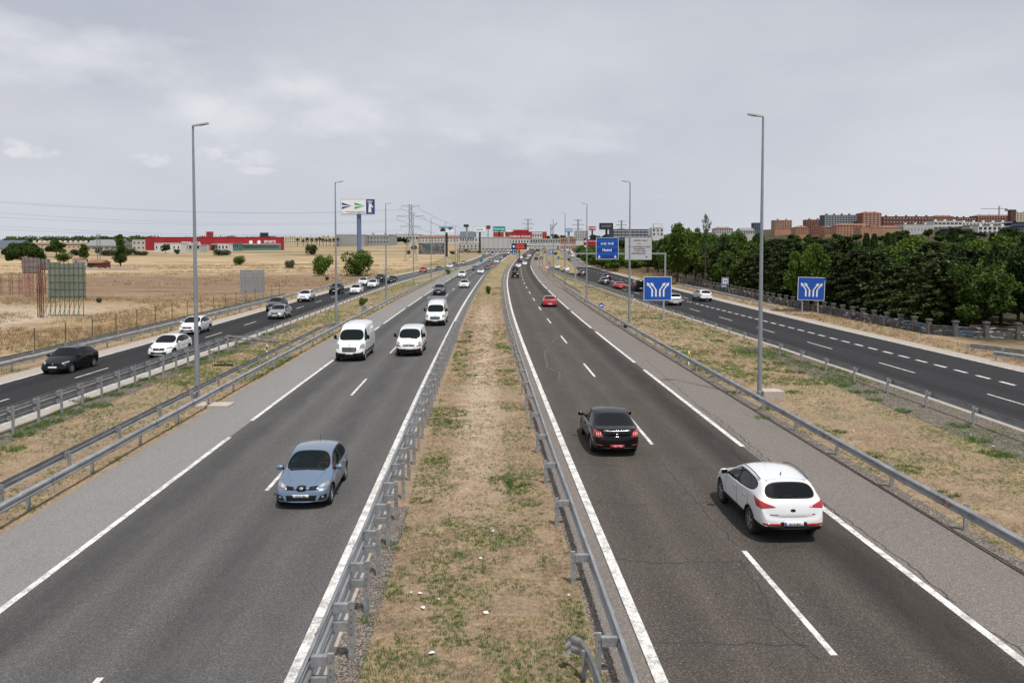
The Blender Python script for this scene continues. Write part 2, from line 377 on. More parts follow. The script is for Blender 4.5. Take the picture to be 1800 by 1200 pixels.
M_svR = asphalt_mat('asphalt_dark_right', (.014, .014, .016), (.036, .035, .038), (.14, .14, .14), [(1.6, .8, .3), (4.9, .8, .3)], patch=.06)
M_pale = asphalt_mat('asphalt_pale', (.12, .113, .107), (.20, .187, .176), (.4, .38, .36))
M_conc = mat('concrete_strip', (.37, .33, .285), .92, var=.14, vscale=3, bump=.3, bscale=60)
M_grav = NB('gravel_verge'); _p = M_grav.geo.outputs['Position']; _v = M_grav.sep(M_grav.voro(_p, 42, out='Color'))[0]
M_grav.base(M_grav.ramp(M_grav.math('ADD', M_grav.math('MULTIPLY', _v, .6), M_grav.math('MULTIPLY', M_grav.noise(_p, 3, 5), .4)), [(.25, (.06, .05, .042)), (.55, (.17, .145, .122)), (.8, (.36, .32, .28))]))
M_grav.rough(.95, .2); M_grav.bump(_v, .8, .04); M_grav = M_grav.m
M_paint = paint_mat()
# ---------------------------------------------------------------- ground sheet
gv = []; gf = []
for yy_ in GY:
    for xx_ in GX: gv.append((xx_, yy_, H(xx_, yy_)))
W_ = len(GX)
for j in range(len(GY) - 1):
    for i in range(W_ - 1): gf.append((j*W_+i, j*W_+i+1, (j+1)*W_+i+1, (j+1)*W_+i))
gm = bpy.data.meshes.new('ground'); gm.from_pydata(gv, [], gf); gm.materials.append(M_ground); gm.update()
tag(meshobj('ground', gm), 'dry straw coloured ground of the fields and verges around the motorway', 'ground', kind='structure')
def srt(o): return tag(o, kind='structure')
FAR = 1000
srt(strip('road_left_carriageway', lambda y: LM(y) - 7.05, lambda y: LM(y) + .2, -10, FAR, .012, M_asL, ucen=LM))
srt(strip('road_left_shoulder', lambda y: LM(y) - 9.8, lambda y: LM(y) - 7.05, -10, FAR, .012, M_shL))
srt(strip('road_left_inner_edge', lambda y: LM(y) + .2, lambda y: LM(y) + .62, -10, 420, .012, M_conc))
srt(strip('road_right_carriageway', lambda y: RM(y) - .15, lambda y: RM(y) + 7.1, -10, FAR, .012, M_asR, ucen=RM))
srt(strip('road_right_inner_edge', lambda y: RM(y) - .75, lambda y: RM(y) - .15, -10, FAR, .012, M_shR))
srt(strip('road_right_shoulder', lambda y: RM(y) + 7.1, lambda y: RM(y) + 9.85, -10, FAR, .012, M_shR))
srt(strip('road_left_service', LS, lambda y: LS(y) + 6.55, -10, 175, .011, M_svL, ucen=LS))
srt(strip('road_left_service_far', LS, lambda y: min(LS(y) + 6.6, LM(y) - 9.8), 175, FAR, .011, M_asL, ucen=lambda y: LS(y) + 7))
srt(strip('pavement_left_service_outer', lambda y: LS(y) - 1.5, LS, -10, 600, .011, M_conc))
srt(strip('pavement_left_service_inner', lambda y: LS(y) + 6.55, lambda y: min(LS(y) + 7.35, LM(y) - 9.85), -10, 290, .011, M_conc))
srt(strip('road_right_service', RS, RE, -10, 285, .011, M_svR, ucen=RS))
srt(strip('road_right_service_far', lambda y: max(RS(y), RM(y) + 9.86), RE, 285, FAR, .011, M_pale))
srt(strip('pavement_right_service_inner', lambda y: RS(y) - .75, RS, -10, 300, .011, M_conc))
srt(strip('pavement_right_service_outer', RE, lambda y: RE(y) + 1.45, -10, 600, .011, M_conc))
for nm, fa, fb, a, b in (('gravel_left', lambda y: LS(y) + 7.35, lambda y: LS(y) + 8.9, -10, 80), ('gravel_right', lambda y: RS(y) - 3.9, lambda y: RS(y) - .75, -10, 62),
                         ('gravel_shoulder_right', lambda y: RM(y) + 9.85, lambda y: RM(y) + 10.45, -10, 150), ('gravel_median_left', lambda y: LM(y) + .62, lambda y: LM(y) + 1.25, -10, 24),
                         ('gravel_median_right', lambda y: RM(y) - 1.0, lambda y: RM(y) - .75, -10, 40)):
    tag(strip(nm.replace('gravel_', 'gravel_verge_'), fa, fb, a, b, .007, M_grav), kind='structure')
# kerb edge standing beside the right shoulder
M_kerb = mat('worn_kerb', (.10, .085, .07), .95, var=.3, vscale=6)
strip_k = MB(); ys = ysamp(-5, 110)
for a, b in zip(ys, ys[1:]):
    x0, x1 = RM(a) + 9.83, RM(b) + 9.83
    strip_k.add([(x0, a, 0), (x0 + .09, a, 0), (x1 + .09, b, 0), (x1, b, 0), (x0, a, .05), (x0 + .09, a, .05), (x1 + .09, b, .05), (x1, b, .05)], [(4,5,6,7),(0,4,7,3),(1,2,6,5)])
srt(strip_k.build('road_kerb', M_kerb))
# far island between right service road and ramp
isl = [G(*p) for p in ((962, 455), (968, 443), (981, 437), (990, 450), (1002, 465), (1022, 481), (1000, 480), (984, 474), (970, 467))]
o = MB(); o.add([(p.x, p.y, p.z + .05) for p in isl], [tuple(range(len(isl)))]); srt(o.build('ground_island', M_ground))
# ---------------------------------------------------------------- markings
def mark(fc, wd, segs, dz=.017, name='road_marking'):
    v = []; f = []
    for a, b in segs:
        ys = ysamp(a, b); base = len(v)
        for y in ys:
            c = fc(y); v += [(c - wd / 2, y, Hb(y) + dz), (c + wd / 2, y, Hb(y) + dz)]
        for i in range(len(ys) - 1): f.append((base+2*i, base+2*i+1, base+2*i+3, base+2*i+2))
    me = bpy.data.meshes.new(name); me.from_pydata(v, [], f); me.materials.append(M_paint); me.update()
    return srt(meshobj(name, me))
def dashes(s, L, per, y1, y0=-8):
    r = []; y = s
    while y > y0: y -= per
    while y < y1: r.append((y, y + L)); y += per
    return r
mark(LM, .24, [(-8, 560)]); mark(lambda y: LM(y) - 3.55, .13, dashes(25.6, 5.2, 16.4, 420)); mark(lambda y: LM(y) - 7.05, .18, dashes(13.6, 19.2, 22.3, 270))
mark(RM, .24, [(-8, 560)]); mark(lambda y: RM(y) + 3.58, .14, dashes(15.2, 5.3, 16.4, 420)); mark(lambda y: RM(y) + 7.1, .2, dashes(8.8, 19.4, 22.45, 240) + [(240, 300)])
mark(lambda y: LS(y) + .06, .13, [(-8, 400)]); mark(lambda y: LS(y) + 6.55, .13, [(-8, 285)]); mark(lambda y: LS(y) + 3.2, .11, dashes(47.5, 4, 10.4, 300))
mark(lambda y: RS(y) + .02, .14, [(-8, 290)]); mark(lambda y: RS(y) + 3.15, .12, dashes(49.4, 4.4, 11.4, 150)); mark(lambda y: RS(y) + 6.4, .24, dashes(45, 1.3, 2.2, 112) + dashes(114, 2.6, 5, 140, 113) + [(142, 190)])
mark(lambda y: RE(y) - 3.4, .12, dashes(150, 3, 8, 285, 120)); mark(lambda y: RE(y) + .0, .12, [(-8, 300)])
mark(lambda y: LM(y) - 7.05, .15, [(300, 520)]); mark(lambda y: RM(y) + 7.1, .2, [(240, 300)], .021)
# sealed cracks crossing the right carriageway: thin wandering bands of tar
M_tar = mat('tar_seal', (.034, .031, .030), .7, var=.2, vscale=8)
def wander(name, pts, wd, m=M_tar, seed=1, amp=.05, dz=.016):
    rr = random.Random(seed); P = []
    for (a, b) in zip(pts, pts[1:]):
        A = Vector(a); B = Vector(b); k = max(2, int((B - A).length / .22))
        for i in range(k): P.append(A.lerp(B, i / k) + Vector((rr.uniform(-amp, amp), rr.uniform(-amp, amp))))
    P.append(Vector(pts[-1])); v = []; f = []
    for i, p in enumerate(P):
        d = (P[min(i + 1, len(P) - 1)] - P[max(i - 1, 0)]); d = d.normalized() if d.length else Vector((1, 0)); nn = Vector((-d.y, d.x)) * wd * rr.uniform(.35, .75)
        v += [(p.x + nn.x, p.y + nn.y, dz), (p.x - nn.x, p.y - nn.y, dz)]
    for i in range(len(P) - 1): f.append((2*i, 2*i+1, 2*i+3, 2*i+2))
    me = bpy.data.meshes.new(name); me.from_pydata(v, [], f); me.materials.append(m); me.update(); return srt(meshobj(name, me))
def gp(*pp): return [tuple(G(*p).xy) for p in pp]
for i, c in enumerate([gp((1048, 882), (1090, 886), (1140, 888)), gp((1210, 885), (1262, 882)), gp((1083, 982), (1150, 990), (1290, 987)), gp((1164, 1128), (1220, 1130), (1300, 1132), (1420, 1136)),
                       gp((1165, 818), (1190, 845), (1230, 888), (1262, 925), (1297, 960)), gp((1300, 985), (1340, 1040), (1360, 1100), (1440, 1160)), gp((1020, 816), (1090, 818)),
                       gp((1130, 628), (1200, 690), (1330, 800), (1440, 880), (1560, 965), (1680, 1060))]):
    wander('road_crack_seal', c, .026, seed=i + 1, amp=.06)
M_crk = mat('pale_crack', (.19, .175, .165), .9)
for i, c in enumerate([gp((957, 616), (960, 635), (962, 645), (985, 655), (981, 668)), gp((980, 590), (970, 603)), gp((960, 616), (1062, 618))]): wander('road_crack_pale', c, .035, M_crk, seed=20 + i, amp=.08)
M_cr2 = mat('dark_crack', (.05, .045, .04), .9)
for i, c in enumerate([gp((1230, 715), (1262, 735), (1300, 765), (1340, 800), (1420, 860)), gp((1380, 830), (1470, 905), (1600, 1010), (1800, 1150))]): wander('road_crack_dark', c, .035, M_cr2, seed=40 + i, amp=.09)
# ---------------------------------------------------------------- guard rails
M_galv = NB('galvanised_steel'); _P = M_galv.geo.outputs['Position']
_g = M_galv.noise(_P, 5, 6, .7, sc=(1, .25, 1)); M_galv.base(M_galv.ramp(_g, [(.3, (.22, .23, .24)), (.55, (.36, .37, .38)), (.75, (.50, .505, .51))])); M_galv.rough(.55, .5); M_galv.b.inputs['Metallic'].default_value = .45
M_galv = M_galv.m
M_galv2 = mat('galvanised_dull', (.29, .295, .30), .6, metal=.4, var=.3, vscale=6)
M_hole = mat('bolt_dark', (.06, .06, .065), .6)
M_rust = mat('rusty_steel', (.17, .055, .025), .9, var=.4, vscale=5)
M_refl = mat('amber_reflector', (.55, .12, .02), .3)
WP = [(-.155, .0), (-.135, .03), (-.10, .075), (-.055, .075), (-.02, .02), (.02, .02), (.055, .075), (.10, .075), (.135, .03), (.155, .0)]   # z, outward
def beam(name, fx, ys, zc, side, parent, m=None):
    v = []; f = []; n = len(WP)
    for y in ys:
        x = fx(y); z0 = Hb(y) + zc
        for (z, o) in WP: v.append((x + side * o, y, z0 + z))
        for (z, o) in reversed(WP): v.append((x + side * (o - .012), y, z0 + z))
    k = 2 * n
    for i in range(len(ys) - 1):
        for j in range(k): f.append((i*k+j, i*k+(j+1) % k, (i+1)*k+(j+1) % k, (i+1)*k+j))
    f += [tuple(range(k)), tuple(range((len(ys)-1)*k, len(ys)*k))]
    b = MB(); b.add(v, f)
    if ys[0] < 40:                                             # bolted overlaps of the beam lengths
        y = ys[0] + .6
        while y < min(ys[-1], 90):
            x = fx(y); z0 = Hb(y) + zc
            for (za, oa), (zb_, ob) in zip(WP, WP[1:]):
                b.add([(x + side * (oa + .006), y, z0 + za), (x + side * (oa + .006), y + .32, z0 + za), (x + side * (ob + .006), y + .32, z0 + zb_), (x + side * (ob + .006), y, z0 + zb_)], [(0, 1, 2, 3)], 1)
            for yq in (y + .06, y + .26):
                for zq in (-.08, .08): b.box(min(x + side * .08, x + side * .095), max(x + side * .08, x + side * .095), yq - .014, yq + .014, z0 + zq - .014, z0 + zq + .014, 2)
            y += 4.0
    return b.build(name, [m or M_galv, M_galv2, M_hole], parent)
def post_mesh(h, side, zs, reach, cap=True):
    b = MB(); w = .055                                    # C section open along the road
    b.box(-w, w, -.03, -.024, -.05, h); b.box(-w, -w + .006, -.024, .03, -.05, h); b.box(w - .006, w, -.024, .03, -.05, h)
    if cap: b.box(-w, w, -.032, .032, h, h + .004)
    for z in zs:                                          # spacer block to the beam
        x0, x1 = sorted((side * w, side * reach))
        b.box(x0, x1, -.06, -.055, z - .075, z + .09); b.box(x0, x1, .055, .06, z - .075, z + .09); b.box(x0 if side > 0 else x0, x1, -.0595, .0595, z + .086, z + .09)
        xe0, xe1 = sorted((side * reach, side * (reach - .006))); b.box(xe0, xe1, -.06, .06, z - .07, z + .085)
    for z in np.arange(.5, h - .05, .12): b.box(-.012, .012, -.034, -.03, z, z + .024, 1)
    return b
M_hole = mat('bolt_dark', (.06, .06, .065), .6)
def barrier(label, fpost, side, zs, h, y0, y1, sp, reach=.3, base=.35, group=None, extra=None, jitter=.0, cap=True, name='guard_rail'):
    t = empty(name, (fpost(y0), y0, Hb(y0)), label=label, cat='guard rail', group=group)
    inv = Vector((-fpost(y0), -y0, -Hb(y0)))
    ys = [];
    y = y0
    while y <= y1: ys.append(y); y += sp
    yb = sorted({round(q + RNG.uniform(-.3, .3), 2) if 0 < i_ < len(ys) - 1 else q for i_, q in enumerate(ys) if i_ % 2 == 0 or y0 < 30} | {y0, ys[-1]} | {g for g in GY if y0 < g < y1}); jt = {q: RNG.normal() * .012 for q in yb}
    for z in zs:
        b = beam('beam', lambda q: fpost(q) + side * (reach + .008) + jt.get(q, 0), yb, z, side, t); b.location = inv
    me = post_mesh(h, side, zs, reach, cap).mesh('post', [M_galv, M_hole])
    for i, y in enumerate(ys[:100]):
        o = meshobj('post', me, t, loc=Vector((fpost(y), y, Hb(y))) + inv)
        o.rotation_euler = (R(RNG.uniform(-.8, .8)), R(RNG.uniform(-.8, .8)), 0)
    if len(ys) > 100:
        b = MB()
        for y in ys[100:]: b.box(fpost(y) - .05, fpost(y) + .05, y - .03, y + .03, Hb(y), Hb(y) + h)
        o = b.build('post', M_galv, t, loc=inv); tag(o, kind='stuff')
    if extra: extra(t, inv)
    return t
def ends(t, inv, fx, y, zs, side):
    for z in zs:
        o = MB().box(-.03, .09 * side if side > 0 else .03, -.02, .02, z - .155, z + .155).build('end_plate', M_galv, t, loc=Vector((fx(y), y, Hb(y))) + inv)
barrier('tall double beam guard rail with close posts between grey left carriageway and grassy median', lambda y: LM(y) + .98, -1, (.66, 1.02), 1.14, 9.2, 73, 1.95, .34)
barrier('low galvanised guard rail on the left edge of the median, running off into the distance', lambda y: LM(y) + .9, -1, (.62,), .8, 73.5, 340, 2.6, .25)
def stub(t, inv):
    b = MB(); pts = [(1.33, 12.2), (1.28, 13.6), (1.15, 15.0), (1.0, 15.6), (.82, 15.75), (.72, 15.5)]
barrier('galvanised guard rail with single beam between the grassy median and the brownish right carriageway', lambda y: RM(y) - 1.12, 1, (.62,), .78, 10.6, 300, 3.95, .36)
barrier('galvanised guard rail beside the shoulder of the grey left carriageway, the front one', lambda y: LM(y) - 10.2, 1, (.60,), .74, 12, 262, 3.9, .14)
def loop_end(fa, fb, y, z):
    def f(t, inv):
        a = Vector((fa(y), y, 0)); b = Vector((fb(y + .9), y + .9, 0)); mid = Vector((a.x + (b.x - a.x) * .35, y + 1.5, 0))
        pts = [a, a.lerp(mid, .6) + Vector((0, .3, 0)), mid, mid.lerp(b, .6), b]
        m = MB()
        for p, q in zip(pts, pts[1:]):
            d = (q - p).normalized(); nn = Vector((-d.y, d.x, 0)) * .03
            m.extr([p - nn + Vector((0, 0, z - .15)), p + nn + Vector((0, 0, z - .15)), p + nn + Vector((0, 0, z + .15)), p - nn + Vector((0, 0, z + .15))], q - p)
        m.build('end_loop', M_galv, t, loc=inv)
    return f
barrier('rear one of two guard rails left of the grey carriageway, with a bent loop', lambda y: LM(y) - 11.0, -1, (.66,), .78, 12, 71.5, 3.9, .14, extra=loop_end(lambda y: LM(y) - 11.14, lambda y: LM(y) - 10.1, 71.5, .66))
barrier('galvanised guard rail with a single beam and orange reflectors, beside the beige right shoulder', lambda y: RM(y) + 10.28, -1, (.62,), .76, 10, 285, 4.0, .2,
        extra=lambda t, inv: [MB().box(-.012, 0, -.06, .06, -.05, .05).build('reflector', M_refl, t, loc=Vector((RM(y) + 10.28 - .29, y, Hb(y) + .62)) + inv) for y in (18.6, 22.4, 30.2, 38.2, 54.2)])
barrier('rear beam of the right shoulder guard rail, starting beyond the second right lamp post', lambda y: RM(y) + 11.0, 1, (.66,), .78, 124, 232, 4.0, .14)
barrier('tall double beam guard rail with close posts beside the dark left service road', lambda y: LS(y) + 8.05, -1, (.64, 1.02), 1.16, 26, 61, 1.88, .24)
barrier('low guard rail along the dark left service road from the crossed rails to the distance', lambda y: LS(y) + 8.0, -1, (.58,), .74, 61.8, 250, 2.7, .2)
barrier('inner of the two galvanised guard rails on the outer side of the left service road', lambda y: LS(y) - 2.15, 1, (.6,), .76, 30, 205, 4.0, .14)
barrier('outer of the two galvanised guard rails on the field side of the left service road', lambda y: LS(y) - 3.15, -1, (.66,), .8, 30, 118, 4.0, .14)
barrier('galvanised guard rail between dry verge and dark right service road, seen from behind, near section', lambda y: RS(y) - 2.1, 1, (.66,), .84, 27.6, 108, 3.75, .22)
barrier('dense far section of guard rail between verge and right service road, beyond the lane sign', lambda y: RS(y) - 2.1, 1, (.66, 1.0), 1.1, 109, 255, 2.0, .22)
barrier('galvanised guard rail at the outer edge of the right service road, behind the white crossover', lambda y: RE(y) + 2.3, -1, (.66,), .84, 106, 152, 4.0, .2,
        extra=lambda t, inv: MB().bar((RE(106) + 2.1, 106, .68), (RE(98) + 2.6, 97.5, .12), .09, 4).build('sloping_end', M_galv, t, loc=inv))
# crossed rail piece over the left service rail
c = empty('crossing_rail', (-21.8, 60.5, 0), label='dark weathered rail lying crosswise where the two left service guard rails meet', cat='rail')
MB().bar((-.1, .5, 1.02), (3.1, 3.4, .28), .085, 4).build('beam', M_galv, c); MB().bar((-.1, .6, .72), (3.0, 3.5, .12), .07, 4).build('beam', M_galv, c)
for k in (0.2, .5, .85): MB().box(-.04, .04, -.04, .04, 0, 1.0 - .75 * k).build('post', M_galv, c, loc=(3.1 * k - .1, .5 + 2.9 * k, 0))
# stub end of a removed rail, bottom of the median
p = G(1012, 1196); t = empty('rail_terminal', (p.x, p.y, 0), label='cut off guard rail end curving out of dry grass at the bottom of the median', cat='rail end')
ptsb = [(.42, -2.2), (.34, -1.0), (.24, -.1), (.12, .3), (-.04, .42), (-.14, .3)]
m_ = MB(); k = len(WP)
vs = []
for (x, y) in ptsb:
    for z, o_ in WP: vs.append((x - o_ * .5, y, .48 + z * 1.1))
fs = [(i*k+j, i*k+j+1, (i+1)*k+j+1, (i+1)*k+j) for i in range(len(ptsb) - 1) for j in range(k - 1)]
m_.add(vs, fs); m_.build('beam', M_galv, t); MB().box(-.05, .05, -.03, .03, 0, .56).build('post', M_galv, t, loc=(.16, .02, 0))
# diagonal stay with its black end by the gap in the median rail
p = G(803, 588, .75); q = G(826, 590, .35)
t = empty('stay_bar', (p.x, p.y, 0), label='grey stay bar with black end leaning from the median guard rail onto the grass', cat='stay bar')
MB().bar((0, 0, .75), (q.x - p.x, q.y - p.y, .3), .035, 6).build('bar', M_galv, t); MB().box(-.12, .12, -.1, .1, -.12, .12).build('end_block', M_hole, t, loc=(q.x - p.x, q.y - p.y, .3))
# near right: double rail of the exit at the edge of the picture
b0 = G(1708, 628); fx9 = lambda y: b0.x + (b0.y - y) * .1
barrier('front one of two short guard rails by the graffiti wall at the right edge', lambda y: b0.x + .1 + (b0.y - y) * .30, -1, (.55,), .7, b0.y - 9, b0.y, 2.4, .14)
barrier('rear one of two short guard rails by the graffiti wall, slanting away from the road', lambda y: b0.x + .5 + (b0.y + 2.5 - y) * .48, 1, (.6,), .74, b0.y - 5, b0.y + 1.9, 2.3, .14)
# ---------------------------------------------------------------- lamp posts
M_pole = mat('painted_pole', (.27, .30, .325), .5, metal=.3, var=.12, vscale=1.2)
M_head = mat('lamp_housing', (.52, .53, .54), .45); M_lens = mat('lamp_lens', (.12, .12, .13), .3)
def lamp_post(px, py, Htop, side, label, double=False, base=True, group='tall lamp posts along the motorway'):
    p = G(px, py); t = empty('lamp_post', p, label=label, cat='lamp post', group=group)
    b = MB(); n = 12; rings = [(0, .15), (.35, .15), (.4, .125), (Htop * .5, .09), (Htop, .05)]
    for (za, ra), (zb, rb) in zip(rings, rings[1:]): b.bar((0, 0, za), (0, 0, zb), ra, n, rb)
    pole = b.build('pole', M_pole, t)
    MB().box(-.2, .2, -.2, .2, 0, .02).build('base_plate', M_pole, t)
    for sd in ((side,) if not double else (-1, 1)):
        h = MB(); L = .78
        h.extr([(0, -.10, Htop), (0, .10, Htop), (sd * .35, .16, Htop + .05), (sd * L, .15, Htop + .12), (sd * L, -.15, Htop + .12), (sd * .35, -.16, Htop + .05)], (0, 0, .075))
        hd = h.build('lamp_head', M_head, t)
        MB().extr([(sd * .36, -.12, Htop + .035), (sd * .36, .12, Htop + .035), (sd * (L - .06), .12, Htop + .105), (sd * (L - .06), -.12, Htop + .105)], (0, 0, .015)).build('lens', M_lens, hd)
    return t
lamps = [(347, 703, 14.0, 1, 'tall tapering grey lamp post behind the left double guard rail, the nearest on the left'),
 (591.5, 575, 13.95, 1, 'grey lamp post standing beside the high roof white van, second on the left'),
 (679, 529.5, 13.7, 1, 'grey lamp post between the large billboard and the power pylon, third on the left'),
 (727, 505, 13.9, 1, 'thin lamp post just right of the power pylon'), (758, 492.5, 13.9, 1, 'thin lamp post on the left verge before the small poster billboard'),
 (782.5, 482.5, 13.9, 1, 'thin distant lamp post in front of the poster billboard'), (800.5, 474.5, 13.9, 1, 'thin distant lamp post nearest the left leg of the sign gantry'),
 (1335, 699.5, 14.55, -1, 'nearest right lamp post, tall and grey, beside a concrete block behind the guard rail'),
 (1106, 575, 14.0, -1, 'grey lamp post passing in front of the white overhead panel'), (1031, 531, 13.6, -1, 'grey lamp post left of the blue overhead panel'),
 (993, 503, 14.0, -1, 'thin lamp post beside the light blue distant billboard'), (972.5, 488.5, 14.0, -1, 'thin distant lamp post above the triangular warning sign'),
 (954, 475.5, 11.5, -1, 'short distant lamp post right of the red warehouse'), (948, 471, 10, -1, 'most distant lamp post at the exit of the right carriageway')]
for px, py, h, s, lb in lamps: lamp_post(px, py, h, s, lb)
M_cblk = mat('concrete_block', (.44, .39, .34), .9, var=.15, vscale=4, bump=.3)
p = G(1335, 699.5); o = MB().box(p.x + .1, p.x + 1.15, p.y - .45, p.y + .5, -.05, .42).build('concrete_block', M_cblk); tag(o, 'pale concrete footing block at the foot of the nearest right lamp post', 'concrete block')
p = G(375, 713); o = MB().box(p.x - .8, p.x + .9, p.y - .5, p.y + .5, -.05, .1).build('concrete_slab', M_cblk); tag(o, 'flat pale concrete slab in the grass at the foot of the nearest left lamp post', 'concrete slab')
# ---------------------------------------------------------------- text and flat marks
M_white = mat('sign_white', (.78, .79, .80), .45); M_blue = mat('sign_blue', (.006, .085, .43), .4, var=.08, vscale=2); M_dblue = mat('sign_dark_blue', (.004, .045, .27), .4)
M_black = mat('sign_black', (.02, .02, .022), .5); M_back = mat('sign_back_grey', (.28, .30, .32), .5, metal=.4, var=.12, vscale=2)
M_red = mat('sign_red', (.58, .02, .025), .5); M_orange = mat('sign_orange', (.75, .20, .03), .5); M_steel = mat('sign_post_steel', (.36, .38, .40), .5, metal=.4)
M_wpanel = mat('panel_grey_white', (.50, .51, .53), .5, var=.05, vscale=1)
FONT = {}
def text(s, size, m, parent, loc, name='lettering', rot=(R(90), 0, 0), depth=.006, align='CENTER', bold=.0, sx=1.0):
    cu = bpy.data.curves.new('lettering', 'FONT'); cu.body = s; cu.size = size; cu.align_x = align; cu.align_y = 'CENTER'; cu.extrude = depth; cu.offset = bold; cu.resolution_u = 3
    tmp = bpy.data.objects.new('tmp', cu); COL.objects.link(tmp); dg = bpy.context.evaluated_depsgraph_get()
    me = bpy.data.meshes.new_from_object(tmp.evaluated_get(dg)); bpy.data.objects.remove(tmp); bpy.data.curves.remove(cu)
    me.materials.clear(); me.materials.append(m)
    o = meshobj(name, me, parent); o.location = loc; o.rotation_euler = rot; o.scale = (sx, 1, 1); return o
def poly(name, pts, m, parent, y=0, d=-.004, z0=0):      # flat shape facing the camera side, pts (x,z)
    return MB().extr([(x, y, z) for x, z in pts], (0, d, 0)).build(name, m, parent)
def lane_arrows(parent, W, Hh, zc, y):
    sx, sz = W / 2.95, Hh / 2.56
    def arrow(x, s):
        w = .085; T = lambda a, b: (a * sx, zc + b * sz); dx, dz = s * .60, .80
        ex, ez = x + s * .40, .41
        poly('arrow', [T(x - w, -.875), T(x + w, -.875), T(x + w, -.10 if s > 0 else -.16), T(ex + dz * w * 1, ez - dx * w) if s > 0 else T(ex + dz * w, ez - dx * w), T(ex - dz * w, ez + dx * w), T(x - w, -.16 if s > 0 else -.10)][::1], M_white, parent, y)
        poly('arrow', [T(ex + dx * .30, ez + dz * .30), T(ex - dz * .20 - dx*.04, ez + dx * .20 - dz*.04), T(ex + dz * .20 - dx*.04, ez - dx * .20 - dz*.04)], M_white, parent, y - .001)
        return
    def arrow_old(x, s):
        P = []; w = .085
        path = [(x, -.92), (x, .02), (x + s * .47, .68)]
        def T(a, b): return (a * sx, zc + b * sz)
        lo = [(x - w, -.92), (x + w, -.92), (x + w, -.02 if s > 0 else .03), (x + w + s * .42, .60 if s > 0 else .62), (x - w + s * .42, .62 if s > 0 else .60), (x - w, .05 if s > 0 else -.02)]
        poly('arrow', [T(*q) for q in lo], M_white, parent, y)
        tip = (x + s * .62, .86); a = (x + s * .62, .50); b = (x + s * .24, .80)
        b = (x + s * .22, .74)
        poly('arrow', [T(*q) for q in (tip, a, b)], M_white, parent, y - .001)
    arrow(-.58, -1); arrow(-.18, -1); arrow(.24, 1); arrow(.64, 1)
def panel(parent, W, Hh, zc, y, m, rim=M_white, rimw=.05, name='panel'):
    p_ = MB().box(-W/2, W/2, y, y + .06, zc - Hh/2, zc + Hh/2).build(name, rim, parent)
    MB().box(-W/2 + rimw, W/2 - rimw, y - .004, y, zc - Hh/2 + rimw, zc + Hh/2 - rimw).build('face', m, p_); return p_
# lane sign in the verge
p = G(1166.5, 561); t = empty('lane_sign', p, label='square blue sign with four parting white arrows on one post in the dry verge', cat='road sign')
MB().box(-.09, .09, .02, .16, 0, 4.5).build('post', M_steel, t)
cx = (1155.5 - 1166.5) / 1400 * p.y; sub = empty('panel_frame', (0, 0, 0)); sub.parent = t; sub.location = (cx, -.02, 0)
zc = 8 - (507 - 430) * p.y / 1400; pn = panel(sub, 2.98, 2.56, zc, 0, M_blue); lane_arrows(pn, 2.98, 2.56, zc, -.006)
p = G(1424, 555); t = empty('lane_sign', p, rz=R(-9), label='tilted square blue sign with four white arrows on two posts before the graffiti wall', cat='road sign')
zc = 8 - (507.5 - 430) * p.y / 1400
pn = panel(t, 2.9, 2.6, zc, 0, M_blue); lane_arrows(pn, 2.9, 2.6, zc, -.006); MB().extr([(1.2, -.02, zc + 1.2), (1.5, -.06, zc + 1.33), (1.55, -.02, zc + .9)], (0, .05, 0)).build('bent_corner', M_blue, pn)
for x in (-.85, .85): MB().box(x - .06, x + .06, .07, .17, 0, 4.2).build('post', M_steel, t)
pn.rotation_euler = (0, R(1.5), 0)
# overhead panels on the steel gantry
y0 = 149.0; gl = AT(1011.5, 505, y0); gr = AT(1169, 505, y0); zb = 6.35
t = empty('overhead_gantry', (gl.x, y0, 0), label='thin steel gantry over the right service road that carries the blue and the grey-white panels', cat='gantry')
Wd = gr.x - gl.x
for x in (0, Wd): MB().box(x - .14, x + .14, -.14, .14, 0, zb + .15).build('post', M_steel, t)
MB().box(.14, Wd - .14, -.14, .14, zb - .15, zb + .12).build('beam', M_steel, t)
def atx(px): return (px - 900) / 1400 * y0 - gl.x
t2 = empty('direction_panel', (gl.x + atx(1067), y0, 0), label='blue overhead direction panel with two white lines of text and two down arrows', cat='road sign')
pn = panel(t2, 4.2, 4.05, 7.3, -.3, M_blue, rimw=.07)
for z, h in ((9.15, .22), (8.17, .44), (6.95, .7), (5.72, .62)): MB().box(-2.0, 2.0, -.308, -.304, z - h/2, z + h/2).build('stripe', M_dblue, pn)
text('A-42  M-45', .52, M_white, pn, (0, -.312, 8.17), bold=.02); text('Madrid', .62, M_white, pn, (-.05, -.312, 6.97), bold=.02)
def dart(parent, x, z, s, m, y):
    poly('arrow', [(x, z - .5 * s), (x + .55 * s, z + .05 * s), (x + .16 * s, z), (x + .16 * s, z + .55 * s), (x - .16 * s, z + .55 * s), (x - .16 * s, z), (x - .55 * s, z + .05 * s)], m, parent, y)
dart(pn, -1.5, 5.72, .55, M_white, -.312); dart(pn, 1.5, 5.72, .55, M_white, -.312)
t3 = empty('direction_panel', (gl.x + atx(1121.5), y0, 0), label='grey-white overhead direction panel with black text and an orange tag behind the lamp post', cat='road sign')
pn = panel(t3, 5.0, 4.15, 7.25, -.3, M_wpanel, rim=M_wpanel)
for s, z, sz, x in (('CENTRO COM. S', 8.75, .34, .4), ('POL. INDUSTRIAL LA VEGA', 7.6, .34, .2), ('SAN MARTIN', 7.2, .36, .15), ('C. CIAL. AVDA', 6.8, .34, .3), ('URBANIZACION', 6.35, .36, 0)):
    text(s, sz, M_black, pn, (x, -.308, z), bold=.01)
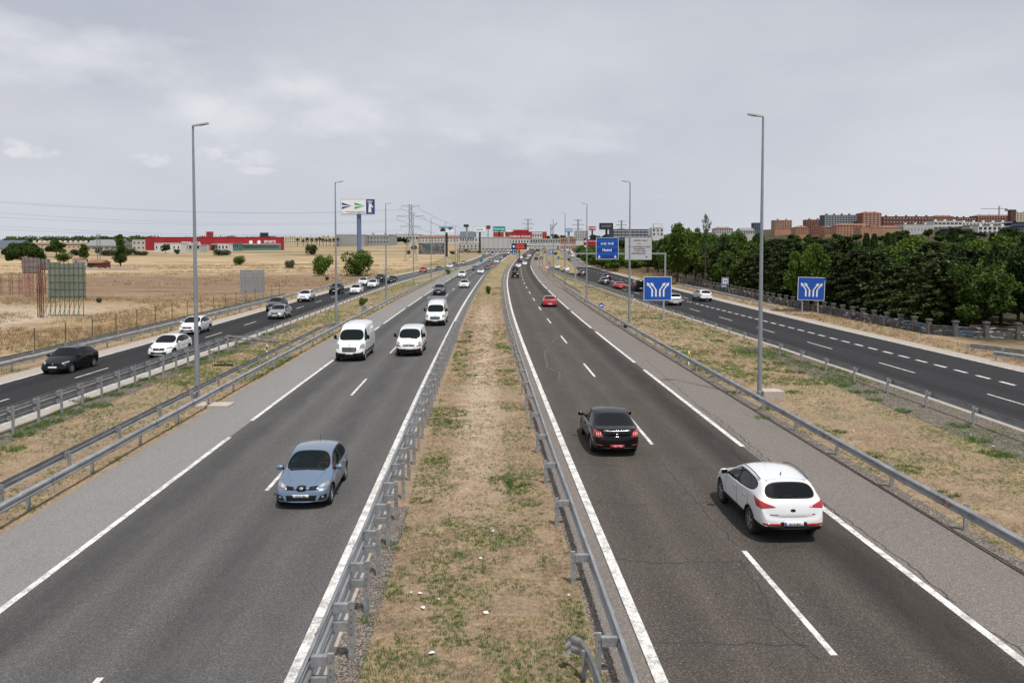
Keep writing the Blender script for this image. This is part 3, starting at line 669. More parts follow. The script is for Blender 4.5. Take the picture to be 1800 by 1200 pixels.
MB().box(-.35, .5, -.308, -.304, 8.08, 8.32).build('tag', M_orange, pn); dart(pn, 1.5, 5.72, .4, M_black, -.31)
# small signs
def post_sign(px, py, W, Hh, zc, label, build, name='road_sign', cat='road sign', postr=.04, y=None):
    p = G(px, py); t = empty(name, p, label=label, cat=cat); MB().bar((0, .06, 0), (0, .06, zc), postr, 6).build('post', M_steel, t); build(t, W, Hh, zc); return t
def b_service(t, W, Hh, zc):
    pn = panel(t, W, Hh, zc, 0, M_blue); MB().box(-.4, .4, -.012, -.006, zc - .25, zc + .6).build('pictogram_field', M_white, pn)
    poly('pictogram', [(-.28, zc + .05), (-.1, zc + .45), (.0, zc + .1)], M_black, pn, -.014); poly('pictogram', [(.05, zc + .0), (.12, zc + .5), (.3, zc + .1)], M_black, pn, -.014)
    text('ORDENA', .24, M_white, pn, (0, -.012, zc - .6), bold=.01)
post_sign(1274.5, 514, 1.12, 1.6, 8 - (496 - 430) * G(1274.5, 514).y / 1400, 'small blue and white service sign on a thin post in front of the dark trees', b_service)
def b_plain(m):
    def f(t, W, Hh, zc): panel(t, W, Hh, zc, 0, m)
    return f
def b_two(t, W, Hh, zc):
    pn = panel(t, W, Hh, zc, 0, M_blue)
    for x in (-W * .17, W * .17): MB().box(x - W * .07, x + W * .07, -.012, -.006, zc - Hh * .33, zc + Hh * .33).build('arrow', M_white, pn)
def zat(px, py, yc): return 8 + (430 - yc) * G(px, py).y / 1400 - G(px, py).z
post_sign(904, 465, 1.9, 1.7, zat(904, 465, 443.5), 'blue sign with two white arrows on the far median under the message board', b_two)
post_sign(968, 463, 1.9, 2.0, zat(968, 463, 443), 'blue sign with two white bars where the far exit road splits off', b_two)
def b_tri(t, W, Hh, zc):
    a = W / 2; h = W * .87
    f_ = poly('panel', [(-a, zc - h/2), (a, zc - h/2), (0, zc + h/2)], M_red, t, 0); poly('face', [(-a * .7, zc - h * .38), (a * .7, zc - h * .38), (0, zc + h * .3)], M_white, f_, -.006)
    MB().box(-W * .04, W * .04, -.018, -.012, zc - h * .3, zc + h * .1).build('symbol', M_black, f_)
post_sign(961.5, 486, 1.55, 1.4, zat(961.5, 486, 468), 'red and white triangular warning sign on the verge beside the right service road', b_tri)
def b_arrowb(t, W, Hh, zc):
    pn = panel(t, W, Hh, zc, 0, M_dblue); poly('arrow', [(-.3, zc), (.05, zc + .4), (.05, zc + .12), (.3, zc + .12), (.3, zc - .12), (.05, zc - .12), (.05, zc - .4)], M_white, pn, -.012)
post_sign(950, 470, 1.0, 1.1, zat(950, 470, 459.5), 'small dark blue sign with a white arrow at the exit wedge', b_arrowb)
def b_disc(t, W, Hh, zc):
    MB().bar((0, 0, zc), (0, .02, zc), W / 2, 20).build('disc', M_blue, t); MB().box(-W * .3, W * .3, -.008, -.003, zc - .08, zc + .08).build('symbol', M_white, t)
post_sign(1057, 546, .62, .62, .62, 'low round blue sign with a white bar in the verge before the service road', b_disc)
post_sign(981.5, 461, 1.4, 1.2, zat(981.5, 461, 453), 'blue panel standing on the flowered island between the far ramps', b_disc)
def b_teal(t, W, Hh, zc): panel(t, W, Hh, zc, 0, mat('sign_teal', (.02, .20, .26), .5), rim=mat('sign_teal', (.02, .2, .26)))
post_sign(846, 464, 1.1, 1.7, 1.6, 'teal panel on the wedge where the left service road joins the carriageway', b_teal)
# back of the grey road panel on the left
p = G(444, 530); t = empty('grey_panel', p, label='large grey road panel seen from its ribbed back, left of the service road', cat='road sign')
Wp = 43 / 1400 * p.y; z1 = 8 - (473.5 - 430) * p.y / 1400; z0 = 8 - (514 - 430) * p.y / 1400
b = MB(); k = 14
for i in range(k): b.box(-Wp/2, Wp/2, -.03 - (.02 if i % 2 else 0), .03, z0 + (z1 - z0) * i / k, z0 + (z1 - z0) * (i + 1) / k - .03)
b.build('panel', M_back, t)
for x in (-1.2, 1.15): MB().box(x - .07, x + .07, -.17, -.055, 0, z1 - .1).build('post', M_steel, t)
# delineators
M_yel = mat('delineator_yellow', (.75, .50, .03), .5)
def delineator(px, py, h, lb, yellow=False, grp=None):
    p = G(px, py); t = empty('delineator_post', p, label=lb, cat='marker post')
    MB().prism([(-.06, -.05), (.06, -.05), (0, .07)], 0, h).build('body', M_white, t)
    if yellow:
        MB().box(-.075, .075, -.065, -.055, h * .38, h * .82).build('band', M_yel, t); MB().box(-.03, .03, -.075, -.065, h * .45, h * .75).build('reflector', M_black, t)
    else: MB().box(-.05, .05, -.06, -.052, h * .62, h * .86).build('reflector', M_black, t)
delineator(470, 629, .95, 'white marker post behind the left double guard rail')
delineator(652, 545, .9, 'white marker post beside the small bush between left carriageway and service road')
delineator(1211, 641, .95, 'yellow banded marker post behind the right guard rail', True)
delineator(733, 503, .9, 'thin white marker post on the left verge below the power pylon')
delineator(775, 486, .9, 'white marker post on the yellow verge far to the left')
p = G(640, 548); t = empty('utility_box', p, label='small grey utility box beside the green bush on the left verge', cat='utility box'); MB().box(-.25, .25, -.2, .2, 0, .7).build('cabinet', M_back, t); MB().box(-.28, .28, -.23, .23, .7, .75).build('lid', M_steel, t)
# black tyre scrap
p = G(392, 644); t = MB(); 
for i in range(9):
    a0 = .35 + i * .26; a1 = a0 + .26; t.extr([(p.x + .7 * math.cos(a0) , p.y + .2 * math.sin(a0), .02), (p.x + .7 * math.cos(a1), p.y + .2 * math.sin(a1), .02), (p.x + .62 * math.cos(a1), p.y + .14 * math.sin(a1), .02), (p.x + .62 * math.cos(a0), p.y + .14 * math.sin(a0), .02)], (0, 0, .12))
tag(t.build('tyre_scrap', M_black), 'curved black strip of torn tyre lying in the dry grass behind the left guard rail', 'tyre scrap')
# litter
M_lit = mat('litter_white', (.72, .72, .70), .8)
lit = [(759, 1150), (771, 1056), (853, 1079), (845, 983), (723, 1044), (743, 1070), (738, 1045), (1000, 1048), (866, 935), (1706, 766), (1746, 786), (1500, 758), (1358, 676), (1378, 665), (820, 862), (833, 768), (862, 667)]
for i, (px, py) in enumerate(lit):
    p = G(px, py); rr = random.Random(i); b = MB(); n = 7; s_ = rr.uniform(.03, .075)
    top = [(p.x + math.cos(2*math.pi*j/n) * s_ * rr.uniform(.5, 1.2), p.y + math.sin(2*math.pi*j/n) * s_ * rr.uniform(.4, 1), .02 + rr.uniform(0, .05)) for j in range(n)]
    b.add(top + [(p.x, p.y, .08)], [(j, (j + 1) % n, n) for j in range(n)])
    tag(b.build('litter_scrap', M_lit), 'small crumpled white scrap of litter lying on the dry grass', 'litter', 'white scraps of litter in the grass')
p = G(846, 664); tag(MB().box(p.x - .35, p.x + .3, p.y - .25, p.y + .25, .01, .06).build('flat_stone', M_cblk), 'flat pinkish slab lying on the dry grass in the middle of the median', 'stone')
# ---------------------------------------------------------------- vehicles
def paintm(name, c, metal=.0, rough=.32, coat=1.0): return mat(name, c, rough, metal=metal, coat=coat, croug=.04)
P_WHITE = paintm('paint_white', (.72, .73, .74)); P_BLUE = paintm('paint_light_blue', (.175, .245, .345), .5, .3); P_BLACK = mat('paint_black', (.004, .0045, .0055), .16, coat=.0, spec=.42)
P_RED = paintm('paint_red', (.42, .012, .018)); P_SILVER = paintm('paint_silver', (.38, .395, .41), .6, .35); P_GREY = paintm('paint_dark_grey', (.03, .033, .037), .4, .35)
P_DBLUE = paintm('paint_dark_blue', (.012, .02, .045), .3, .3); P_MGREY = paintm('paint_mid_grey', (.17, .18, .19), .5, .35); P_PURP = paintm('paint_plum', (.13, .03, .07), .2, .35); P_BEIGE = paintm('paint_beige', (.42, .36, .24), .1, .4)
M_plast = mat('black_plastic', (.012, .012, .013), .5, spec=.15); M_tyre = mat('tyre_rubber', (.017, .017, .018), .85); M_rim = mat('rim_alloy', (.42, .43, .44), .35, metal=.7)
M_chrome = mat('chrome', (.62, .63, .64), .15, metal=.9); M_under = mat('underbody', (.008, .008, .008), .95, spec=.1)
def glass_mat(name, tint, alpha):
    n = NB(name); n.base(tint); n.b.inputs['Roughness'].default_value = .03; n.b.inputs['Specular IOR Level'].default_value = .42; n.b.inputs['Alpha'].default_value = alpha
    return n.m
M_glass = glass_mat('car_glass', (.010, .022, .022), .42); M_gldark = mat('dark_tinted_glass', (.003, .004, .005), .04, spec=.3)
M_hlamp = mat('headlamp', (.30, .31, .32), .12, metal=.35, coat=1); M_hl2 = mat('headlamp_bulb', (.85, .85, .85), .1, metal=.7); M_tail = mat('tail_lamp', (.42, .008, .012), .2, coat=1); M_tailw = mat('tail_lamp_clear', (.75, .45, .42), .2, coat=1)
M_plate = mat('number_plate', (.66, .67, .68), .5); M_plblue = mat('plate_blue', (.01, .05, .35), .5); M_seat = mat('seat_fabric', (.06, .06, .065), .9); M_plred = mat('plate_red', (.55, .02, .02), .5)
M_seam = mat('panel_seam', (.02, .02, .022), .7); M_amber = mat('amber_lens', (.6, .18, .02), .3)
# columns: (x_low, x_belt, x_top, z_bottom, half_width_low, z_belt, half_width_belt, z_top, half_width_top, z_centre)
KINDS = {
 'hatch': dict(L=3.95, W=1.70, wb=(1.30, -1.16), wr=.305, side=(3, 7), split=5, ws=(3, 4), rw=(7, 8), cols=[
  (1.93, 1.90, 1.86, .24, .60, .50, .60, .60, .54, .62), (1.78, 1.70, 1.60, .20, .80, .60, .77, .70, .64, .74), (1.30, 1.25, 1.20, .20, .85, .78, .81, .86, .70, .90),
  (.84, .88, .95, .20, .85, .88, .82, .93, .74, .97), (.42, .42, .30, .20, .85, .91, .84, 1.36, .60, 1.41), (-.20, -.20, -.20, .20, .85, .93, .85, 1.405, .63, 1.45),
  (-.85, -.85, -.80, .20, .85, .95, .85, 1.385, .62, 1.435), (-1.25, -1.36, -1.30, .20, .84, .99, .82, 1.28, .59, 1.36), (-1.66, -1.74, -1.62, .22, .82, .98, .77, 1.02, .64, 1.03),
  (-1.84, -1.86, -1.82, .24, .76, .78, .72, .86, .62, .88), (-1.95, -1.95, -1.92, .26, .60, .52, .64, .62, .55, .62)]),
 'sedan': dict(L=4.79, W=1.85, wb=(1.42, -1.40), wr=.325, side=(3, 7), split=5, ws=(3, 4), rw=(7, 8), cols=[
  (2.37, 2.34, 2.28, .26, .66, .52, .66, .62, .60, .64), (2.18, 2.10, 2.00, .20, .86, .62, .83, .72, .70, .76), (1.45, 1.40, 1.35, .20, .92, .80, .87, .87, .74, .91),
  (.88, .92, 1.00, .20, .92, .90, .88, .95, .78, .99), (.40, .40, .22, .20, .92, .93, .90, 1.37, .62, 1.42), (-.25, -.25, -.25, .20, .92, .95, .91, 1.42, .66, 1.46),
  (-.80, -.80, -.62, .20, .92, .96, .91, 1.405, .66, 1.445), (-1.20, -1.25, -.95, .20, .92, .98, .90, 1.35, .64, 1.395), (-1.72, -1.76, -1.76, .20, .91, 1.0, .88, 1.03, .78, 1.045),
  (-2.20, -2.22, -2.22, .24, .86, .96, .80, 1.03, .68, 1.06), (-2.38, -2.36, -2.32, .30, .70, .66, .72, .80, .62, .86)]),
 'suv': dict(L=4.44, W=1.855, wb=(1.36, -1.28), wr=.36, side=(3, 7), split=5, ws=(3, 4), rw=(7, 8), cols=[
  (2.18, 2.16, 2.10, .34, .66, .66, .66, .80, .60, .84), (2.02, 1.94, 1.84, .26, .86, .80, .84, .92, .72, .97), (1.35, 1.30, 1.22, .26, .92, .97, .88, 1.05, .76, 1.09),
  (.80, .84, .92, .26, .92, 1.06, .89, 1.12, .79, 1.15), (.35, .35, .15, .26, .92, 1.08, .91, 1.52, .64, 1.58), (-.25, -.25, -.25, .26, .92, 1.11, .92, 1.58, .68, 1.635),
  (-.90, -.90, -.85, .26, .92, 1.15, .91, 1.57, .68, 1.62), (-1.45, -1.58, -1.64, .28, .91, 1.20, .88, 1.50, .67, 1.56), (-1.92, -1.98, -1.96, .30, .89, 1.10, .85, 1.13, .76, 1.14),
  (-2.08, -2.08, -2.05, .34, .84, .90, .82, 1.0, .72, 1.02), (-2.20, -2.18, -2.13, .42, .72, .62, .74, .72, .66, .74)]),
 'van_high': dict(L=5.6, W=2.07, wb=(1.85, -1.65), wr=.345, side=(3, 5), split=4, ws=(3, 4), rw=None, cols=[
  (2.74, 2.70, 2.62, .30, .74, .72, .74, .92, .66, .96), (2.55, 2.44, 2.30, .24, .97, .98, .93, 1.10, .78, 1.15), (2.10, 2.02, 1.95, .24, 1.03, 1.14, .97, 1.22, .80, 1.27),
  (1.65, 1.68, 1.78, .24, 1.03, 1.27, 1.0, 1.34, .88, 1.38), (1.20, 1.20, 1.12, .24, 1.03, 1.32, 1.01, 2.02, .80, 2.06), (.62, .62, .62, .24, 1.03, 1.34, 1.02, 2.30, .80, 2.42),
  (-.4, -.4, -.4, .24, 1.03, 1.34, 1.03, 2.36, .84, 2.48), (-1.6, -1.6, -1.6, .24, 1.03, 1.34, 1.03, 2.36, .84, 2.48), (-2.55, -2.55, -2.5, .24, 1.02, 1.34, 1.02, 2.34, .84, 2.45),
  (-2.76, -2.76, -2.72, .26, 1.0, 1.34, 1.0, 2.26, .80, 2.36), (-2.80, -2.80, -2.78, .34, .92, 1.30, .94, 2.10, .78, 2.16)]),
 'van_low': dict(L=4.8, W=1.90, wb=(1.52, -1.52), wr=.33, side=(3, 5), split=4, ws=(3, 4), rw=None, cols=[
  (2.36, 2.32, 2.24, .28, .68, .70, .70, .86, .62, .90), (2.20, 2.10, 1.98, .22, .89, .90, .86, 1.0, .72, 1.05), (1.85, 1.78, 1.72, .22, .95, 1.04, .90, 1.12, .76, 1.17),
  (1.45, 1.50, 1.60, .22, .95, 1.16, .92, 1.22, .82, 1.26), (1.0, 1.0, .86, .22, .95, 1.20, .93, 1.80, .72, 1.85), (.42, .42, .42, .22, .95, 1.22, .94, 1.90, .74, 1.95),
  (-.4, -.4, -.4, .22, .95, 1.22, .95, 1.91, .76, 1.965), (-1.4, -1.4, -1.4, .22, .95, 1.22, .95, 1.91, .76, 1.965), (-2.2, -2.2, -2.15, .22, .94, 1.22, .94, 1.88, .76, 1.94),
  (-2.36, -2.36, -2.32, .24, .92, 1.2, .92, 1.82, .72, 1.88), (-2.40, -2.40, -2.38, .32, .84, 1.16, .86, 1.66, .68, 1.70)]),
}
# material indices inside the body shell
I_P, I_B, I_WS, I_RW, I_SF, I_SR, I_T, I_U, I_SF2, I_SR2 = range(10)
def shell(kind, sub=2, clad=False, arches=True, sc=(1, 1, 1)):
    K = KINDS[kind]; C_ = K['cols']; bm = bmesh.new(); nc = len(C_)
    cl = bm.edges.layers.float.new('crease_edge'); V = {}
    for i, (xl, xb, xt, zb, wl, zl, wb, zt, wt, zc) in enumerate(C_):
        zm = zb + .62 * (zl - zb); dx = .07 if i <= 3 else (.0 if i < nc - 3 else -.05)
        dxl = .06 if i <= 1 else (-.05 if i >= nc - 2 else 0)
        rows = [(xl + dxl, .42 * wl, zb), (xl, .92 * wl, zb + .01), (xl, wl, zb + (zm - zb) * .45), ((xl + xb) / 2, wl + .005, zm), (xb, wb, zl), (xt, wt, zt), (xt + dx, .45 * wt, zc)]
        for j, (x, y, z) in enumerate(rows):
            for s in (1, -1): V[i, j, s] = bm.verts.new((x * sc[0], y * s * sc[1], z * sc[2]))
    def fa(*vs, mi=I_P):
        f = bm.faces.new(vs); f.material_index = mi; f.smooth = True; return f
    sg = {1: [], -1: []}; ws = []; rw = []
    for i in range(nc - 1):
        for s in (1, -1):
            for j in range(6):
                mi = I_P
                if j == 0: mi = I_U
                if j == 1 and clad and clad != 'front': mi = I_B
                if clad == 'front' and i == 0 and j in (1, 2): mi = I_B
                if clad == 'front' and i == 1 and j == 1: mi = I_B
                f = fa(V[i, j, s], V[i+1, j, s], V[i+1, j+1, s], V[i, j+1, s], mi=mi)
                if j == 4 and K['side'][0] <= i < K['side'][1]: sg[s].append((i, f))
                if j == 5 and i == K['ws'][0]: ws.append(f)
                if j == 5 and K['rw'] and i == K['rw'][0]: rw.append(f)
        fa(V[i, 0, 1], V[i, 0, -1], V[i+1, 0, -1], V[i+1, 0, 1], mi=I_U)
        f = fa(V[i, 6, 1], V[i+1, 6, 1], V[i+1, 6, -1], V[i, 6, -1])
        if i == K['ws'][0]: ws.append(f)
        if K['rw'] and i == K['rw'][0]: rw.append(f)
    for i in (0, nc - 1):
        for j in range(6): fa(V[i, j, 1], V[i, j+1, 1], V[i, j+1, -1], V[i, j, -1], mi=I_B if (clad and j < (3 if clad == 'front' and i == 0 else 2)) else I_P)
    bm.edges.ensure_lookup_table()
    def cr(a, b, v):
        e = bm.edges.get((a, b))
        if e: e[cl] = max(e[cl], v)
    for s in (1, -1):
        for i in range(nc - 1):
            cr(V[i, 4, s], V[i+1, 4, s], .45 if 'van' not in kind else .2); cr(V[i, 5, s], V[i+1, 5, s], .42 if (i >= 3 and 'van' not in kind) else (.62 if i >= 4 and 'van' in kind else .25)); cr(V[i, 1, s], V[i+1, 1, s], .6)
            cr(V[i, 2, s], V[i+1, 2, s], .25)
        for j in range(6):
            cr(V[0, j, s], V[0, j+1, s], .2); cr(V[nc-1, j, s], V[nc-1, j+1, s], .35)
        for c_ in (3, 4): cr(V[c_, 5, s], V[c_, 6, s], .55)
        if K['rw']:
            for c_ in K['rw']: cr(V[c_, 5, s], V[c_, 6, s], .55)
            cr(V[nc-2, 5, s], V[nc-2, 6, s], .5)
        if 'van' in kind: cr(V[nc-2, 5, s], V[nc-2, 6, s], .6); cr(V[nc-2, 4, s], V[nc-2, 5, s], .5)
    for c_ in (3, 4): cr(V[c_, 6, 1], V[c_, 6, -1], .55)
    for j in (1, 2, 3, 4, 5, 6): cr(V[0, j, 1], V[0, j, -1], .15 if j != 1 else .5)
    # glass: inset, dark surround, then panes
    th = .035 if 'van' not in kind else .05
    def carve(faces, thick, mi_in):
        r = bmesh.ops.inset_region(bm, faces=faces, thickness=thick, use_even_offset=True)
        for f in faces: f.material_index = mi_in
        r2 = bmesh.ops.inset_region(bm, faces=faces, thickness=.028, use_even_offset=True)
        for f in r2['faces']: f.material_index = I_T
    carve(ws, th * .7, I_WS)
    if rw: carve(rw, .028, I_RW)
    for s in (1, -1):
        A = [f for i, f in sg[s]]
        r = bmesh.ops.inset_region(bm, faces=A, thickness=th, use_even_offset=True)
        fr = [f for i, f in sg[s] if i < K['split']]; re_ = [f for i, f in sg[s] if i >= K['split']]
        for grp, mi in ((fr, I_SF if s > 0 else I_SF2), (re_, I_SR if s > 0 else I_SR2)):
            if not grp: continue
            if 'van' in kind: grp = [f for i, f in sg[s]] if grp is fr else []
            if not grp: continue
            r2 = bmesh.ops.inset_region(bm, faces=grp, thickness=.022, use_even_offset=True)
            for f in r2['faces']: f.material_index = I_T
            for f in grp: f.material_index = mi
    for f in bm.faces:
        if f.material_index in (I_WS, I_RW, I_SF, I_SR, I_SF2, I_SR2):
            for e in f.edges:
                if any(g.material_index == I_T for g in e.link_faces): e[cl] = .72
        elif f.material_index == I_T:
            for e in f.edges:
                if any(g.material_index == I_P for g in e.link_faces): e[cl] = .72
    bmesh.ops.recalc_face_normals(bm, faces=bm.faces)
    me = bpy.data.meshes.new('shell'); bm.to_mesh(me); bm.free()
    for k in range(10): me.materials.append(M_under)
    o = bpy.data.objects.new('tmp_shell', me); COL.objects.link(o)
    md = o.modifiers.new('s', 'SUBSURF'); md.levels = sub; md.render_levels = sub
    cut = None
    if arches:
        b = MB(); n = 20; r_ = K['wr'] * 1.17
        for xw in K['wb']:
            for s in (1, -1):
                y0_, y1_ = sorted((s * (K['W'] / 2 + .2), s * (K['W'] / 2 - .27)))
                pts = [((xw + r_ * math.cos(2*math.pi*k/n)) * sc[0], y0_ * sc[1], (K['wr'] + r_ * math.sin(2*math.pi*k/n)) * sc[2] if sc[2] > 0 else 0) for k in range(n)]
                b.extr(pts, (0, (y1_ - y0_) * sc[1], 0), I_U)
        cm = b.mesh('cut', [M_under] * 10); cm.polygons.foreach_set('material_index', [I_U] * len(cm.polygons))
        cut = bpy.data.objects.new('tmp_cut', cm); COL.objects.link(cut); cut.hide_render = True
        mb = o.modifiers.new('b', 'BOOLEAN'); mb.object = cut; mb.operation = 'DIFFERENCE'; mb.solver = 'EXACT'
    bpy.context.view_layer.update(); dg = bpy.context.evaluated_depsgraph_get()
    res = bpy.data.meshes.new_from_object(o.evaluated_get(dg)); bpy.data.objects.remove(o)
    if cut: bpy.data.objects.remove(cut)
    return res
def submesh(me, idxs, name, mats, remap=None):
    vm = {}; vs = []; fs = []; mi = []
    for p in me.polygons:
        if p.material_index in idxs:
            f = []
            for v in p.vertices:
                if v not in vm: vm[v] = len(vs); vs.append(tuple(me.vertices[v].co))
                f.append(vm[v])
            fs.append(f); mi.append(idxs.index(p.material_index))
    r = bpy.data.meshes.new(name); r.from_pydata(vs, [], fs)
    for m in mats: r.materials.append(m)
    r.polygons.foreach_set('material_index', mi); r.polygons.foreach_set('use_smooth', [True] * len(fs)); r.update(); return r
def patch(bvh, name, corners, d, mat_, parent, n=10, m=8, off=.010, k=0.0, thick=.014):
    """surface piece laid on the body: bilinear quad projected along d"""
    c = [Vector(p) for p in corners]; d = Vector(d).normalized(); g = []
    for j in range(m + 1):
        for i in range(n + 1):
            u = i / n * 2 - 1; v = j / m * 2 - 1
            uu = u * math.sqrt(max(0, 1 - k * v * v / 2)); vv = v * math.sqrt(max(0, 1 - k * u * u / 2)); s = (uu + 1) / 2; t_ = (vv + 1) / 2
            p = c[0].lerp(c[1], s).lerp(c[3].lerp(c[2], s), t_)
            h = bvh.ray_cast(p - d * 1.2, d)
            q = h[0] if h[0] is not None else p
            g.append(q - d * off)
    vs = list(g); fs = [(j*(n+1)+i, j*(n+1)+i+1, (j+1)*(n+1)+i+1, (j+1)*(n+1)+i) for j in range(m) for i in range(n)]
    rim = [i for i in range(n + 1)] + [(j)*(n+1)+n for j in range(1, m + 1)] + [m*(n+1)+i for i in range(n - 1, -1, -1)] + [j*(n+1) for j in range(m - 1, 0, -1)]
    b0 = len(vs); vs += [g[i] + d * (thick + off) for i in rim]; L_ = len(rim)
    for a in range(L_): fs.append((rim[a], rim[(a + 1) % L_], b0 + (a + 1) % L_, b0 + a))
    me = bpy.data.meshes.new(name); me.from_pydata([tuple(v) for v in vs], [], fs); me.materials.append(mat_); me.polygons.foreach_set('use_smooth', [True] * (n * m) + [False] * L_)
    bm = bmesh.new(); bm.from_mesh(me); bmesh.ops.recalc_face_normals(bm, faces=bm.faces); bm.to_mesh(me); bm.free(); me.update()
    return meshobj(name, me, parent)
def wheel_meshes(r, wd=.2, spokes=5):
    prof = [(r * .66, -wd/2), (r * .93, -wd/2), (r, -wd * .36), (r, wd * .36), (r * .93, wd/2), (r * .66, wd/2), (r * .6, wd * .3), (r * .6, -wd * .3)]
    n = 24; vs = []; fs = []
    for i in range(n):
        a = 2 * math.pi * i / n
        for rr, y in prof: vs.append((rr * math.cos(a), y, rr * math.sin(a)))
    k = len(prof)
    for i in range(n):
        for j in range(k): fs.append((i*k+j, i*k+(j+1) % k, ((i+1) % n)*k+(j+1) % k, ((i+1) % n)*k+j))
    b = MB(); b.add(vs, fs); ty = b.mesh('tyre', [M_tyre], smooth=True)
    b = MB(); ro = r * .67
    for yy in (-wd * .1,): b.bar((0, yy, 0), (0, yy + .01, 0), ro, n, mi=1)
    vs = []; fs = []
    for i in range(n):
        a = 2 * math.pi * i / n
        for rr, y in ((ro, wd * .46), (ro * .88, wd * .44), (ro * .88, wd * .05), (ro, wd * .05)): vs.append((rr * math.cos(a), y, rr * math.sin(a)))
    for i in range(n):
        for j in range(4): fs.append((i*4+j, i*4+(j+1) % 4, ((i+1) % n)*4+(j+1) % 4, ((i+1) % n)*4+j))
    b.add(vs, fs)
    for s_ in range(spokes):
        a = 2 * math.pi * s_ / spokes + .3; M_ = Matrix.Rotation(-a, 4, 'Y')
        b.box(0, ro * .92, wd * .28, wd * .42, -r * .075, r * .075, M=M_)
    b.bar((0, wd * .2, 0), (0, wd * .46, 0), ro * .2, 10)
    rm = b.mesh('rim', [M_rim, M_under]); return ty, rm
WH = {}
def make_car(kind, paint, name, detail=0, clad=None, glass=None, sc=(1, 1, 1), style=None, rear_glass=None):
    """detail 0: far; 1: middle; 2: near"""
    K = KINDS[kind]; glass = glass or M_gldark
    t = bpy.data.objects.new(name, None); t.empty_display_size = .1; COL.objects.link(t)
    clad = 'front' if 'van' in kind else clad
    me = shell(kind, 2 if detail else 1, clad, True, sc)
    bd = meshobj('body', submesh(me, [I_P, I_B, I_U], 'body', [paint, M_plast, M_under]), t)
    for nm, idx, g in (('windshield', [I_WS], glass), ('rear_window', [I_RW], rear_glass or glass), ('side_window', [I_SF], glass), ('side_window', [I_SR], rear_glass or glass), ('side_window', [I_SF2], glass), ('side_window', [I_SR2], rear_glass or glass)):
        sm_ = submesh(me, idx, nm, [g])
        if len(sm_.polygons): meshobj(nm, sm_, t)
    tr = submesh(me, [I_T], 'window_trim', [M_plast])
    if len(tr.polygons): meshobj('window_trim', tr, t)
    bm = bmesh.new(); bm.from_mesh(me); bvh = BVHTree.FromBMesh(bm); bm.free()
    X, Y, Z = sc
    key = (K['wr'] * Z, detail > 0)
    if key not in WH: WH[key] = wheel_meshes(K['wr'] * Z)
    ty, rm = WH[key]
    for xw in K['wb']:
        for s in (1, -1):
            wv = meshobj('wheel', ty, t, loc=(xw * X, s * (K['W'] / 2 - .13) * Y, K['wr'] * Z))
            if s < 0: wv.rotation_euler = (0, 0, math.pi)
            meshobj('rim', rm, wv)
    xf, xr = K['cols'][0][1] * X, K['cols'][-1][1] * X
    def S(*p): return (p[0] * X, p[1] * Y, p[2] * Z)
    def pf(name_, pts, m_, par=bd, d=(-1, 0, 0), **kw):      # front patch from (y,z) corners
        return patch(bvh, name_, [S(xf / X, y, z) for y, z in pts], d, m_, par, **kw)
    def pr(name_, pts, m_, par=bd, d=(1, 0, 0), **kw):
        return patch(bvh, name_, [S(xr / X, y, z) for y, z in pts], d, m_, par, **kw)
    def ps(name_, pts, m_, s, par=bd, **kw):                # side patch from (x,z)
        return patch(bvh, name_, [S(x, s * K['W'] / 2, z) for x, z in pts], (0, -s, 0), m_, par, **kw)
    w2 = K['W'] / 2; z_h = {'hatch': .64, 'sedan': .66, 'suv': .84, 'van_high': .88, 'van_low': .84}[kind]; z_b = {'hatch': .34, 'sedan': .34, 'suv': .44, 'van_high': .46, 'van_low': .44}[kind]
    nn = 8 if detail else 4
    st = style or kind
    # headlamps
    for s in (1, -1):
        if st == 'ibiza':
            h = patch(bvh, 'headlight', [S(1.95, s*.44, .60), S(1.62, s*.80, .66), S(1.50, s*.79, .80), S(1.80, s*.50, .715)], (-1, -s * .25, -.35), M_hlamp, t, n=10, m=8, k=.35)
            patch(bvh, 'bulb', [S(1.8, s*.55, .63), S(1.7, s*.68, .66), S(1.6, s*.67, .75), S(1.75, s*.55, .71)], (-1, -s*.25, -.35), M_hl2, h, n=6, m=6, k=1, off=.014)
            patch(bvh, 'lamp_surround', [S(1.93, s*.22, .60), S(1.93, s*.44, .60), S(1.85, s*.50, .71), S(1.9, s*.24, .69)], (-1, 0, -.2), M_plast, bd, n=8, m=5)
        elif 'van' in kind:
            hh = .26 if kind == 'van_high' else .22
            patch(bvh, 'headlight', [S(2.5, s*.62, z_h - .06), S(2.3, s*.93 * w2 / .95, z_h + .02), S(2.2, s*.9 * w2 / .95, z_h + hh + .12), S(2.4, s*.74, z_h + hh)], (-1, -s*.25, -.25), M_hlamp, t, n=nn, m=nn, k=.4)
            if st == 'trafic': patch(bvh, 'indicator', [S(2.5, s*.60, z_h - .12), S(2.3, s*.93, z_h - .08), S(2.3, s*.92, z_h + .02), S(2.4, s*.62, z_h - .03)], (-1, -s*.25, -.1), M_tail, t, n=nn, m=4, off=.012)
        else:
            patch(bvh, 'headlight', [S(xf/X, s*.48 * w2 / .85, z_h - .02), S(xf/X - .3, s*.93 * w2, z_h + .04), S(xf/X - .4, s*.92 * w2, z_h + .17), S(xf/X - .1, s*.52 * w2 / .85, z_h + .09)], (-1, -s * .25, -.3), M_hlamp, t, n=nn, m=nn, k=.4)
